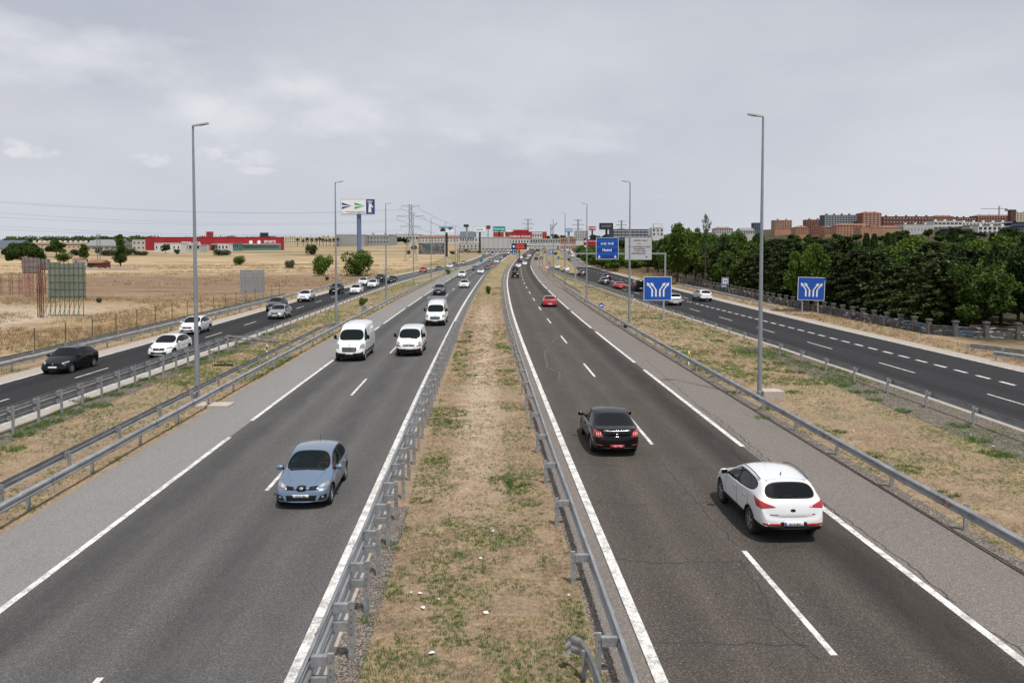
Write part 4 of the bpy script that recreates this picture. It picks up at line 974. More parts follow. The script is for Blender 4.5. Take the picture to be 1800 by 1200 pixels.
    # grille, bumper openings
    if st == 'ibiza':
        pf('grille', [(-.14, .545), (.14, .545), (.15, .70), (-.15, .70)], M_plast, t, k=.6)
        e = pf('emblem', [(-.055, .59), (.055, .59), (.055, .67), (-.055, .67)], M_chrome, t, off=.014, n=4, m=4, k=.3)
        pf('air_intake', [(-.42, .275), (.42, .275), (.46, .43), (-.46, .43)], M_plast, t, n=12)
        for s in (1, -1):
            pf('air_intake', [(s*.50, .29), (s*.74, .32), (s*.76, .45), (s*.58, .43)], M_plast, t, n=8, k=.3); pf('fog_lamp', [(s*.60, .345), (s*.68, .345), (s*.68, .41), (s*.60, .41)], M_hlamp, t, n=5, m=5, k=1, off=.014)
    elif kind == 'van_high':
        pf('grille', [(-.46, .66), (.46, .66), (.50, .98), (-.50, .98)], M_plast if style != 'rack' else M_plast, t, k=.15)
        for k_ in range(4): pf('grille_bar', [(-.42, .70 + k_ * .07), (.42, .70 + k_ * .07), (.42, .722 + k_ * .07), (-.42, .722 + k_ * .07)], M_chrome if style != 'rack' else M_mg2, t, off=.014, n=8, m=1)
        pf('lower_intake', [(-.6, .36), (.6, .36), (.62, .5), (-.62, .5)], M_under, t, n=16, k=.1)
        pf('emblem', [(-.06, 1.02), (.06, 1.02), (.06, 1.13), (-.06, 1.13)], M_chrome, t, n=4, m=4, k=1)
    elif kind == 'van_low':
        pf('lower_intake', [(-.5, .32), (.5, .32), (.52, .44), (-.52, .44)], M_under, t, n=16, k=.1)
        pf('grille', [(-.44, .74), (.44, .74), (.40, .83), (-.40, .83)], M_plast, t, k=.2); pf('emblem', [(-.05, .74), (.05, .74), (.05, .83), (-.05, .83)], M_chrome, t, off=.014, n=4, m=4, k=1)
        patch(bvh, 'bonnet_vent', [S(1.7, .12, 1.2), S(1.7, .55, 1.2), S(1.55, .55, 1.2), S(1.55, .12, 1.2)], (-.3, 0, -1), M_plast, bd, n=6, m=3)
    else:
        pf('grille', [(-.36, z_h - .10), (.36, z_h - .10), (.40, z_h + .03), (-.40, z_h + .03)], M_plast, t, n=nn, m=3)
        pf('air_intake', [(-.5, z_b - .06), (.5, z_b - .06), (.55, z_b + .08), (-.55, z_b + .08)], M_plast, t, n=nn, m=3)
        if detail: pf('emblem', [(-.05, z_h - .08), (.05, z_h - .08), (.05, z_h + .01), (-.05, z_h + .01)], M_chrome, t, off=.014, n=4, m=4, k=1)
    zp = {'ibiza': (.375, .455), 'trafic': (.50, .61)}.get(st, (z_b + .02, z_b + .13))
    px0 = -.02 if st == 'ibiza' else 0
    pl = pf('number_plate', [(px0 - .25, zp[0]), (px0 + .25, zp[0]), (px0 + .25, zp[1]), (px0 - .25, zp[1])], M_plate, t, off=.03 if detail else .02, thick=.02, n=4, m=2)
    # rear
    for s in (1, -1):
        if st == 'sportage':
            patch(bvh, 'tail_light', [S(-2.0, s*.42, .98), S(-1.9, s*.92, .93), S(-1.7, s*.93, 1.16), S(-1.98, s*.86, 1.12)], (1, -s*.28, 0), M_tail, t, n=20, m=14, k=.12, off=.018, thick=.03)
            pr('fog_reflector', [(s*.34, .50), (s*.86, .52), (s*.87, .575), (s*.36, .56)], M_tail, t, n=8, m=3)
        elif st == 'peugeot':
            patch(bvh, 'tail_light', [S(-2.3, s*.50, .74), S(-2.15, s*.90, .74), S(-2.05, s*.89, .98), S(-2.2, s*.60, .96)], (1, -s*.3, 0), M_tail, t, n=14, m=12, k=.2, off=.012, thick=.02)
            for q in (.60, .68, .76): patch(bvh, 'lamp_clear', [S(-2.3, s*(q), .79), S(-2.3, s*(q + .035), .79), S(-2.3, s*(q + .045), .91), S(-2.3, s*(q + .01), .91)], (1, -s*.3, 0), M_tailw, bd, n=2, m=3, off=.02)
            pr('reflector', [(s*.55, .43), (s*.78, .45), (s*.78, .475), (s*.55, .455)], M_tail, t, n=4, m=2)
        elif 'van' in kind: pr('tail_light', [(s*.80, .9), (s*.92, .9), (s*.92, 1.3), (s*.82, 1.3)], M_tail, t, n=3, m=5)
        else:
            zt_ = z_h + .08
            patch(bvh, 'tail_light', [S(xr/X + .1, s*.50 * w2 / .85, zt_), S(xr/X + .3, s*.93 * w2, zt_), S(xr/X + .3, s*.92 * w2, zt_ + .2), S(xr/X + .1, s*.58 * w2 / .85, zt_ + .16)], (1, -s*.3, 0), M_tail, t, n=nn, m=nn, k=.15)
    if st == 'sportage':
        pl = pr('number_plate', [(.26, .50), (-.26, .50), (-.26, .61), (.26, .61)], M_plate, t, off=.03, thick=.03, n=4, m=2)
        pr('rear_bumper', [(.87, .34), (-.87, .34), (-.84, .50), (.84, .50)], M_plast, t, n=12, m=3); pr('bumper_inset', [(.40, .49), (-.40, .49), (-.34, .60), (.34, .60)], M_plast, t, n=6, m=3, off=.01)
        pr('emblem', [(.07, .86), (-.07, .86), (-.07, .93), (.07, .93)], M_plast, t, n=4, m=4, k=1); pr('model_badge', [(.62, .775), (.40, .775), (.40, .80), (.62, .80)], M_mg2, t, n=3, m=1); pr('model_badge', [(-.52, .78), (-.60, .78), (-.60, .80), (-.52, .80)], M_tail, t, n=3, m=1)
    elif st == 'peugeot':
        pr('chrome_strip', [(.52, .955), (-.52, .955), (-.52, .978), (.52, .978)], M_chrome, t, n=10, m=1)
        pl = pr('number_plate', [(.26, .36), (-.26, .36), (-.26, .465), (.26, .465)], M_plred, t, off=.03, thick=.03, n=4, m=2)
        pr('emblem', [(.035, .80), (-.04, .80), (-.035, .875), (.03, .875)], M_chrome, t, n=4, m=4, k=.8); pr('model_badge', [(.10, .745), (-.08, .745), (-.08, .762), (.10, .762)], M_chrome, t, n=4, m=1)
        pr('rear_bumper', [(.8, .27), (-.8, .27), (-.8, .35), (.8, .35)], M_plast, t, n=10, m=2)
    else:
        pr('number_plate', [(.26, z_b + .05), (-.26, z_b + .05), (-.26, z_b + .16), (.26, z_b + .16)], M_plate, t, off=.02, thick=.02, n=3, m=1)
    # mirrors
    zi = {'hatch': .93, 'sedan': .96, 'suv': 1.13, 'van_high': 1.45, 'van_low': 1.32}[kind]; xm = K['cols'][3][1] - (.16 if 'van' not in kind else .1)
    mh, mw = (.15, .22) if 'van' not in kind else (.30, .20)
    if detail == 0: mm_ = MB().box(-.06, .06, -mw/2, mw/2, 0, mh).mesh('mirror', [M_plast if 'van' in kind else paint])
    else:
        b = MB(); seg = [(.07, .55), (.045, .9), (-.01, 1), (-.055, .95)]
        ring = []
        vs = []; fs = []; nr = 12
        for (x, k_) in seg:
            for i in range(nr):
                a = 2*math.pi*i/nr; ca, sa = math.cos(a), math.sin(a); q = (abs(ca)**4 + abs(sa)**4) ** -.25
                vs.append((x, ca * q * mw/2 * k_, mh/2 + sa * q * mh/2 * k_))
        for j in range(3):
            for i in range(nr): fs.append((j*nr+i, j*nr+(i+1) % nr, (j+1)*nr+(i+1) % nr, (j+1)*nr+i))
        fs += [tuple(range(nr)), tuple(range(3*nr, 4*nr))]; b.add(vs, fs); mm_ = b.mesh('mirror', [M_plast if ('van' in kind) else paint], smooth=True)
    for s in (1, -1):
        o = meshobj('mirror', mm_, t, loc=S(xm, s * (w2 + mw/2 - (.035 if 'van' not in kind else 0)), zi - .03))
        MB().box(-.03, .03, -(mw/2 + .09), -mw/2 + .04, .0, .06).build('mirror_arm', M_plast, o).scale = (1, s, 1)
        if detail: MB().box(-.064, -.058, -mw*.42, mw*.42, mh*.12, mh*.88).build('mirror_glass', M_gldark, o)
    if detail:
        for s in (1, -1):                                   # door seams and handles
            zb_ = K['cols'][5][5]; xs = [K['cols'][3][0] - .02, K['cols'][5][0] - .02] + ([K['cols'][7][0] + .28] if 'van' not in kind else [-1.2])
            for x in xs: ps('door_seam', [(x - .007, .34 if 'van' not in kind else .4), (x + .007, .34 if 'van' not in kind else .4), (x + .007, zb_ - .04), (x - .007, zb_ - .04)], M_seam, s, par=bd, n=1, m=10, off=.002, thick=.004)
            for x in ([xs[1] + .12, xs[2] + .16] if 'van' not in kind else [xs[1] + .1]): ps('door_handle', [(x, zb_ - .17), (x + .19, zb_ - .17), (x + .19, zb_ - .135), (x, zb_ - .135)], paint if st != 'sportage' else M_chrome, s, par=bd, n=4, m=2, off=.03, thick=.03)
            if 'van' in kind:
                ps('side_moulding', [(-1.1, .50), (1.2, .50), (1.2, .66), (-1.1, .66)], M_plast, s, par=t, n=14, m=2, off=.018, thick=.02)
                ps('panel_seam', [(-2.6 if kind == 'van_high' else -2.2, 1.28), (.5, 1.28), (.5, 1.295), (-2.6 if kind == 'van_high' else -2.2, 1.295)], M_mg2, s, par=bd, n=14, m=1, off=.003)
    if st == 'sportage':
        for s in (1, -1):
            pts = [(.20, .63, 1.54), (-.1, .67, 1.615), (-.6, .68, 1.645), (-1.1, .675, 1.62), (-1.45, .66, 1.56)]
            b = MB()
            for p, q in zip(pts, pts[1:]): b.bar((p[0], s*p[1], p[2]), (q[0], s*q[1], q[2]), .018, 6)
            b.build('roof_rail', M_mg3, t)
        patch(bvh, 'spoiler', [S(-1.50, .54, 1.7), S(-1.50, -.54, 1.7), S(-1.60, -.55, 1.7), S(-1.60, .55, 1.7)], (0, 0, -1), paint, t, n=10, m=3, off=.012, thick=.03)
        b = MB().bar((-1.2, 0, 1.60), (-1.23, 0, 1.68), .02, 8, .008); b.build('antenna', M_plast, t)
        patch(bvh, 'wiper', [S(-2.0, .30, 1.20), S(-2.0, -.18, 1.22), S(-2.0, -.18, 1.24), S(-2.0, .30, 1.225)], (1, 0, 0), M_plast, t, n=5, m=1, off=.02)
    if st == 'ibiza':
        MB().bar((-.95, 0, 1.40), (-1.10, 0, 1.62), .008, 5, .003).build('antenna', M_plast, t)
        for s in (.55, -.05): patch(bvh, 'wiper', [S(1.03, s, 1.0), S(1.03, s - .48, 1.0), S(.99, s - .48, 1.0), S(.99, s, 1.0)], (-.5, 0, -1), M_plast, t, n=5, m=1, off=.012)
        for s in (1, -1): patch(bvh, 'bonnet_crease', [S(1.72, s*.32, .9), S(1.72, s*.335, .9), S(1.0, s*.60, .9), S(1.0, s*.585, .9)], (0, 0, -1), M_mg4, bd, n=1, m=12, off=.002, thick=.004)
    if st == 'peugeot':
        for s in (1, -1): ps('chrome_moulding', [(-1.35, .985), (.75, .93), (.75, .95), (-1.35, 1.005)], M_chrome, s, par=t, n=14, m=1, off=.006)
    if style == 'rack':
        b = MB()
        for x in (1.0, .2, -.6, -1.4, -2.2): b.box(x - .03, x + .03, -.88, .88, 2.56, 2.60)
        for s in (1, -1): b.box(-2.3, 1.05, s*.88 - .03, s*.88 + .03, 2.54, 2.68)
        for x in (.9, -.6, -2.1):
            for s in (1, -1): b.box(x - .02, x + .02, s*.84 - .02, s*.84 + .02, 2.40, 2.56)
        b.build('roof_rack', M_rim, t)
    # interior seen through clear glass
    if glass is M_glass:
        xs_ = K['cols'][4][0]; zs = K['cols'][4][5]
        b = MB().box(K['cols'][3][0] * .95, K['cols'][3][0] - .35, -w2 * .8, w2 * .8, zs - .28, zs - .03); b.build('dashboard', M_seat, t)
        for s in (1, -1):
            b = MB(); x0 = xs_ - .45; zq = zs - .52; M_ = Matrix.Translation((x0 - .25, s * w2 * .44, zq)) @ Matrix.Rotation(R(-14), 4, 'Y')
            b.box(x0 - .2, x0 + .32, s*w2*.44 - .24, s*w2*.44 + .24, zq - .12, zq + .06); b.box(-.06, .07, -.24, .24, 0, .62, M=M_); b.box(-.04, .05, -.12, .12, .66, .84, M=M_)
            b.build('seat', M_seat, t)
        b = MB(); cx_ = K['cols'][3][0] - .42; zc_ = zs - .04; yc = w2 * .44
        for i in range(16):
            a0, a1 = 2*math.pi*i/16, 2*math.pi*(i+1)/16
            b.bar((cx_ - .07 * math.sin(a0), yc + .18 * math.cos(a0), zc_ + .16 * math.sin(a0)), (cx_ - .07 * math.sin(a1), yc + .18 * math.cos(a1), zc_ + .16 * math.sin(a1)), .014, 5)
        b.build('steering_wheel', M_seat, t)
    t['_plate'] = 0; del t['_plate']
    bpy.data.meshes.remove(me); return t, pl
M_mg2 = mat('seam_grey', (.30, .31, .32), .5); M_mg3 = mat('roof_rail_grey', (.12, .125, .13), .4, metal=.5); M_mg4 = mat('crease_shade', (.12, .20, .32), .4, metal=.5)
def heading(fx, y): return math.atan2(-(fx(y + 2) - fx(y - 2)) / 4, 1)       # turn of the road about z
def place(t, kind, px, py, fx, inbound, label, cat, group=None, sc=(1, 1, 1), yaw=0.0):
    """near end (front of an oncoming, rear of a leaving vehicle) stands at the photographed ground point"""
    p = G(px, py); rz = heading(fx, p.y) + R(yaw); L = KINDS[kind]['L'] * sc[0]
    d = Vector((-math.sin(rz), math.cos(rz), 0))               # along the road, away from the camera
    c = p + d * (L / 2 - (.42 if p.y < 100 else .12)); slope = (Hb(c.y + 1) - Hb(c.y - 1)) / 2
    t.location = (c.x, c.y, Hb(c.y) + .02)
    yawz = rz + (R(-90) if inbound else R(90))
    t.rotation_euler = (0, -math.atan(slope) * (1 if not inbound else -1), yawz)
    tag(t, label, cat, group); return t
def plate_text(t, pl, s, blue=True, col=None, front=True, sz=.085):
    co = [pl.matrix_basis @ v.co for v in pl.data.vertices]
    mn = Vector([min(c[i] for c in co) for i in range(3)]); mx = Vector([max(c[i] for c in co) for i in range(3)])
    x = mx.x + .002 if front else mn.x - .002; zc_ = (mn.z + mx.z) / 2; yc = (mn.y + mx.y) / 2
    text(s, sz, col or M_black, pl, (x, yc + (.02 if front else -.02), zc_), rot=(R(90), 0, R(90) if front else R(-90)), depth=.001, bold=.001)
    if blue:
        y_ = yc - .23 if front else yc + .23
        MB().box(x - .001 if front else x, x if front else x + .001, y_ - .02, y_ + .02, mn.z + .005, mx.z - .005).build('plate_band', M_plblue, pl)
lL1 = lambda y: LM(y) - 1.8
# --- near vehicles
t, pl = make_car('hatch', P_BLUE, 'hatchback_car', 2, glass=M_glass, style='ibiza'); place(t, 'hatch', 534, 890, LM, True, 'light blue hatchback driving towards the camera on the grey left carriageway', 'car'); plate_text(t, pl, '0752 FBL'); CAR_BLUE = t
t, pl = make_car('sedan', P_BLACK, 'sedan_car', 2, glass=M_gldark, style='peugeot'); place(t, 'sedan', 1082, 799, RM, False, 'glossy black sedan with red number plate driving away on the brownish right carriageway', 'car'); plate_text(t, pl, 'CD 1 042', False, M_white, front=False, sz=.08)
t, pl = make_car('suv', P_WHITE, 'suv_car', 2, clad=True, glass=M_glass, style='sportage', rear_glass=M_gldark); place(t, 'suv', 1385, 948, RM, False, 'white crossover with roof rails and dark rear window, nearest vehicle on the right carriageway', 'car'); plate_text(t, pl, '3219 JRC', True, front=False); CAR_SUV = t
for c_ in list(t.children):
    if c_.name.startswith('body'): c_.data.materials[1] = M_plast
t, pl = make_car('van_high', P_WHITE, 'cargo_van', 2, glass=M_glass, style='master'); place(t, 'van_high', 615, 635, LM, True, 'white high roof panel van with chrome barred grille, left lane of the grey carriageway', 'van'); plate_text(t, pl, '4827 HGR', sz=.08)
t, pl = make_car('van_low', P_WHITE, 'cargo_van', 2, glass=M_glass, style='trafic'); place(t, 'van_low', 719, 626, LM, True, 'white low roof van with reddish indicators, between the high roof van and the median rail', 'van'); plate_text(t, pl, '2916 CKF', sz=.08)
t, pl = make_car('van_high', P_WHITE, 'cargo_van', 2, glass=M_glass, style='rack', sc=(1, .97, .97)); place(t, 'van_high', 765, 573, LM, True, 'white panel van with a roof rack and black bumper, rearmost of the three white vans', 'van', sc=(1, .97, .97)); plate_text(t, pl, '6043 LMD', sz=.08)
# --- middle and far vehicles: one prototype per kind and colour, then copies
PROTO = {}
def car(kind, paint, det, px, py, fx, inb, label, cat='car', sc=(1, 1, 1), clad=False, name=None, yaw=0):
    key = (kind, paint.name, det, sc, clad)
    if key not in PROTO:
        t, pl_ = make_car(kind, paint, name or {'hatch': 'hatchback_car', 'sedan': 'sedan_car', 'suv': 'suv_car', 'van_high': 'cargo_van', 'van_low': 'cargo_van'}[kind], det, clad=clad, sc=sc, glass=M_gldark); PROTO[key] = t
    else: t = copy_tree(PROTO[key])
    return place(t, kind, px, py, fx, inb, label, cat, 'traffic on the motorway', sc=sc, yaw=yaw)
BH = (1.08, 1.05, 1.03)
car('hatch', P_BLACK, 1, 98, 657, LS, True, 'black hatchback nearest the camera on the dark left service road', sc=BH)
car('hatch', P_WHITE, 1, 282, 629, LS, True, 'white hatchback behind the tall double rail of the left service road', sc=BH)
car('hatch', P_WHITE, 1, 331, 588, LS, True, 'white hatchback half hidden behind the nearest left lamp post', sc=BH)
car('sedan', P_SILVER, 1, 484, 561, LS, True, 'silver sedan in the inner lane of the left service road', sc=(.95, .96, 1))
car('suv', P_GREY, 1, 480, 548, LS, True, 'dark people carrier just behind the silver sedan', sc=(.95, .97, 1))
car('suv', P_WHITE, 1, 532, 531, LS, True, 'white crossover with reddish bumper in the outer lane of the left service road', clad=True, sc=(.95, .97, .97))
car('suv', P_BLACK, 0, 587, 517.5, LS, True, 'black off-roader seen beside the second left lamp post', sc=(1, 1, 1.05))
car('hatch', P_WHITE, 0, 623, 517, LS, True, 'white hatchback alone in the inner lane behind the second left lamp post', sc=BH)
car('hatch', P_WHITE, 0, 636.5, 501.5, LS, True, 'rear one of two white cars before the third left lamp post', sc=BH)
car('hatch', P_WHITE, 0, 653, 506, LS, True, 'front one of two white cars before the third left lamp post', sc=BH)
car('suv', P_BLACK, 0, 665.5, 496, LS, True, 'black car left of the third left lamp post')
car('sedan', P_BLACK, 0, 687.5, 497.5, LS, True, 'black car right of the third left lamp post', sc=(.95, 1, 1))
car('hatch', P_RED, 0, 742, 479, LS, True, 'dark red car on the left service road beyond the power pylon', sc=BH)
car('sedan', P_DBLUE, 0, 769.5, 476.5, LS, True, 'blue-grey sedan on the left service road behind thin lamp posts')
car('suv', P_WHITE, 0, 790, 472, LS, True, 'white car beside the green bush where the service road narrows')
car('hatch', P_DBLUE, 0, 797, 467.5, LS, True, 'dark blue car left of the gantry leg', sc=BH)
car('sedan', P_SILVER, 0, 813, 465, LS, True, 'silver car right of the gantry leg')
car('suv', P_GREY, 1, 771, 519.5, LM, True, 'dark grey pick-up like car following the van with the roof rack', clad=True, sc=(1.05, 1.03, 1.05))
car('sedan', P_WHITE, 1, 815.5, 506.5, LM, True, 'white sedan next to the median rail, ahead of the white hatchback')
car('hatch', P_WHITE, 0, 811.5, 488, LM, True, 'white hatchback in the outer lane of the left carriageway', sc=(1.1, 1.1, 1.08))
car('sedan', P_DBLUE, 0, 835, 475.5, LM, True, 'dark blue sedan beside the pale wedge of the merging lane')
car('sedan', P_WHITE, 0, 844.5, 481.5, LM, True, 'white sedan left of the dark sedan near the median')
car('sedan', P_GREY, 0, 856, 474.5, LM, True, 'dark sedan just in front of the bright red car')
car('hatch', P_RED, 0, 863.5, 471, LM, True, 'bright red car beside the median on the left carriageway', sc=BH)
car('hatch', P_WHITE, 0, 872.5, 462.5, LM, True, 'white hatchback behind the bright red car', sc=BH)
car('sedan', P_MGREY, 0, 861.5, 460, LM, True, 'grey car in the middle lane above the red car')
car('sedan', P_SILVER, 0, 880.5, 455, LM, True, 'silver car on the left carriageway near the message board')
car('hatch', P_BLACK, 0, 887, 452, LM, True, 'small dark car beside the silver one near the message board', sc=BH)
car('van_high', P_WHITE, 0, 892.5, 447, LM, True, 'distant white lorry on the left carriageway by the message board', 'lorry')
car('hatch', P_PURP, 0, 881.5, 445.5, LS, True, 'distant dark red car left of the white lorry', sc=BH)
car('van_low', P_SILVER, 0, 865, 449.5, LS, True, 'distant silver van under the gantry truss', 'van')
car('sedan', P_MGREY, 0, 850, 450.5, LS, True, 'distant grey car at the inner end of the truss')
car('hatch', P_WHITE, 0, 897, 441.5, LM, True, 'tiny white car behind the message board', sc=BH)
car('sedan', P_RED, 1, 967, 540, RM, False, 'red coupe with white plate driving away on the right carriageway', sc=(.95, 1, .95))
car('suv', P_BLACK, 0, 905.5, 489.5, RM, False, 'black off-roader in the inner lane of the right carriageway', sc=(1, 1, 1.03))
car('sedan', P_BLACK, 0, 905.5, 476.5, RM, False, 'dark sedan just ahead of the black off-roader')
car('hatch', P_WHITE, 0, 911, 471, RM, False, 'white car half hidden ahead of the dark sedan', sc=BH)
car('hatch', P_WHITE, 0, 922.5, 466.5, RM, False, 'white car alone in the outer lane where the right road bends', sc=BH)
car('suv', P_BLACK, 0, 913.5, 461.5, RM, False, 'black car in the bend, left of a pale car')
car('sedan', P_SILVER, 0, 926.5, 457, RM, False, 'pale silver car beyond the bend in the outer lane')
car('hatch', P_WHITE, 0, 916, 455.3, RM, False, 'white car close to the far median', sc=BH)
car('hatch', P_BLACK, 0, 920.5, 453, RM, False, 'small black car between two white cars beyond the bend', sc=BH)
car('hatch', P_PURP, 0, 924.5, 449.8, RM, False, 'small dark plum car on the far right carriageway', sc=BH)
car('suv', P_WHITE, 0, 930, 452.5, RM, False, 'white crossover on the far right carriageway')
car('sedan', P_BLACK, 0, 942.5, 457, RM, False, 'black car with pale roof in the exit lane')
car('van_low', P_BEIGE, 0, 945, 449, RM, False, 'distant beige van above the exit lane', 'van')
car('van_low', P_GREY, 0, 946, 443.5, RM, False, 'distant dark van ahead of the beige van', 'van')
car('hatch', P_PURP, 0, 952, 456, RM, False, 'dark red car at the tip of the exit wedge', sc=BH)
car('hatch', P_DBLUE, 0, 958, 445, RM, False, 'tiny blue car far beyond the exit wedge', sc=BH)
car('hatch', P_SILVER, 0, 940, 440, RM, False, 'tiny silver car near the overpass', sc=BH)
car('sedan', P_MGREY, 0, 957, 438, RM, False, 'tiny grey car near the overpass')
car('suv', P_WHITE, 1, 1242, 530.5, RS, False, 'white crossover in the outer lane of the right service road', clad=True, yaw=2)
car('suv', P_SILVER, 1, 1188, 537.5, RS, False, 'silver crossover partly behind the blue lane sign', sc=(1.05, 1.03, .98))
car('van_low', P_BLACK, 0, 1126.5, 512.5, RS, False, 'black van partly hidden by the blue lane sign', 'van', sc=(1, 1, 1.0))
car('sedan', P_RED, 0, 1091, 508, RS, False, 'low red sports car on the right service road', sc=(.92, 1, .86))
car('hatch', P_DBLUE, 0, 1064, 500.5, RS, False, 'dark blue car in front of a black off-roader on the right service road', sc=BH)
car('suv', P_BLACK, 0, 1067.5, 494, RS, False, 'black off-roader ahead of the dark blue car')
car('hatch', P_GREY, 0, 1024, 484.5, RS, False, 'dark small car left of the fourth right lamp post', sc=BH)
car('hatch', P_WHITE, 0, 996, 477.5, RS, False, 'white car by the thin lamp post beside the flowered island', sc=BH)
car('sedan', P_WHITE, 0, 980, 473, RS, False, 'white sedan just above the warning sign')
car('hatch', P_BLACK, 0, 1000.5, 459.5, RE, False, 'black car on the pale ramp beside the trees', sc=BH)
car('hatch', P_SILVER, 0, 1005, 452.5, RE, False, 'silver car on the pale ramp behind the black one', sc=BH)
car('hatch', P_PURP, 0, 1001, 446.5, RE, False, 'dark red car on the pale ramp before the bushes', sc=BH)
car('hatch', P_BEIGE, 0, 987.5, 441.5, RE, False, 'brownish car at the top of the pale ramp', sc=BH)
car('suv', P_WHITE, 0, 997, 441.5, RE, False, 'white car at the top of the pale ramp')
# driver of the blue hatchback
def person_driver(carobj):
    M_sk = mat('skin', (.42, .24, .17), .6); M_shirt = mat('red_shirt', (.32, .03, .045), .85); M_hair = mat('dark_hair', (.03, .022, .018), .8)
    V_ = [(-.30, .37, .42), (-.33, .37, .62), (-.32, .37, .80), (-.30, .37, .93), (-.28, .37, 1.0), (-.27, .37, 1.10), (-.31, .56, .88), (-.15, .60, .70), (.10, .50, .84), (-.31, .18, .88), (-.15, .14, .70), (.10, .24, .84), (-.10, .47, .44), (.12, .47, .5), (-.10, .27, .44), (.12, .27, .5), (-.27, .37, 1.17)]
    E_ = [(0, 1), (1, 2), (2, 3), (3, 4), (4, 5), (3, 6), (6, 7), (7, 8), (3, 9), (9, 10), (10, 11), (0, 12), (12, 13), (0, 14), (14, 15), (5, 16)]
    rad = [.15, .15, .16, .09, .06, .095, .07, .045, .035, .07, .045, .035, .08, .07, .08, .07, .085]
    me = bpy.data.meshes.new('person'); me.from_pydata(V_, E_, []); o = bpy.data.objects.new('tmp', me); COL.objects.link(o)
    o.modifiers.new('k', 'SKIN'); o.modifiers.new('s', 'SUBSURF').levels = 1
    bpy.context.view_layer.update()
    for i, r_ in enumerate(rad): me.skin_vertices[0].data[i].radius = (r_, r_)
    me.skin_vertices[0].data[0].use_root = True; me.update(); bpy.context.view_layer.update()
    dg = bpy.context.evaluated_depsgraph_get(); res = bpy.data.meshes.new_from_object(o.evaluated_get(dg)); bpy.data.objects.remove(o)
    res.materials.clear(); res.materials.append(M_shirt); res.materials.append(M_sk)
    for p in res.polygons:
        c = p.center; p.use_smooth = True
        p.material_index = 1 if (c.z > 1.0 or c.x > -.04 and c.z > .7) else 0
    body = bpy.data.objects.new('person', res); COL.objects.link(body)
    body.location = carobj.location; body.rotation_euler = carobj.rotation_euler
    tag(body, 'driver in a red top with both hands on the wheel of the blue hatchback', 'person')
    b = MB()
    for k in range(6):
        a0, a1 = R(15 * k), R(15 * (k + 1))
        for i in range(12):
            t0, t1 = 2*math.pi*i/12, 2*math.pi*(i+1)/12; f = lambda a, t_: (-.285 + .107 * math.cos(a) * math.cos(t_) - .012, .37 + .105 * math.cos(a) * math.sin(t_), 1.16 + .12 * math.sin(a))
            b.add([f(a0, t0), f(a0, t1), f(a1, t1), f(a1, t0)], [(0, 1, 2, 3)])
    b.build('hair', M_hair, body)
    b = MB().box(-.185, -.165, .355, .385, 1.09, 1.14); b.build('nose', M_sk, body)
    for s in (-1, 1): MB().box(-.182, -.17, .37 + s*.035 - .012, .37 + s*.035 + .012, 1.135, 1.147).build('eye', M_black, body)
    for s, yy in ((-1, .23), (1, .51)):
        for i in range(5): MB().bar((.10, yy + (i - 2) * .016, .84), (.135, yy + (i - 2) * .019, .87 - .01 * abs(i - 2)), .009, 5, .007).build('finger', M_sk, body)
person_driver(CAR_BLUE)
# ---------------------------------------------------------------- vegetation
def leaf_mat(name, c0, c1, c2, trans=.25):
    n = NB(name); rnd = n.geo.outputs['Random Per Island']; P = n.tc.outputs['Object']
    f = n.noise(P, .9, 4, .6); v = n.math('ADD', n.math('MULTIPLY', rnd, .5), n.math('MULTIPLY', f, .55))
    oi = n.t.nodes.new('ShaderNodeObjectInfo'); v = n.math('ADD', v, n.math('MULTIPLY', n.math('SUBTRACT', oi.outputs['Random'], .5), .22))
    col = n.ramp(v, [(.2, c0), (.5, c1), (.85, c2)]); n.base(col); n.rough(.7, .25)
    tr = n.t.nodes.new('ShaderNodeBsdfTranslucent'); mx = n.t.nodes.new('ShaderNodeMixShader'); mx.inputs[0].default_value = trans
    n.t.links.new(col, tr.inputs[0]); n.t.links.new(n.b.outputs[0], mx.inputs[1]); n.t.links.new(tr.outputs[0], mx.inputs[2])
    n.t.links.new(mx.outputs[0], n.t.nodes['Material Output'].inputs[0]); return n.m
M_lfmid = leaf_mat('leaves_mid_green', (.020, .042, .008), (.065, .115, .018), (.15, .23, .035))
M_lfbri = leaf_mat('leaves_bright_green', (.04, .075, .010), (.095, .165, .022), (.17, .25, .04), .3)
M_lfdrk = leaf_mat('leaves_dark_green', (.008, .018, .005), (.032, .062, .012), (.09, .14, .03), .2)
M_lfcon = leaf_mat('needles_dark', (.007, .013, .004), (.030, .052, .013), (.115, .15, .045), .15)
M_lfoli = leaf_mat('leaves_grey_green', (.04, .05, .025), (.085, .10, .05), (.16, .175, .095), .2)
M_bark = mat('bark', (.075, .055, .04), .95, var=.3, vscale=4, bump=.4)
def cards(centers, size, up=.35, rng=RNG, elong=1.6, tri=False):
    n = len(centers); nv = rng.normal(size=(n, 3)); nv[:, 2] += up; nv /= np.linalg.norm(nv, axis=1)[:, None]
    a = np.cross(nv, rng.normal(size=(n, 3))); a /= np.linalg.norm(a, axis=1)[:, None]; b = np.cross(nv, a)
    s = size * rng.uniform(.6, 1.35, (n, 1)); a = a * s * .5 * elong; b = b * s * .5
    V = np.stack([centers - a, centers - b * .9 + a * .1, centers + a, centers + b * .9 + a * .1], 1).reshape(-1, 3)
    F = np.arange(4 * n).reshape(n, 4); return V, F
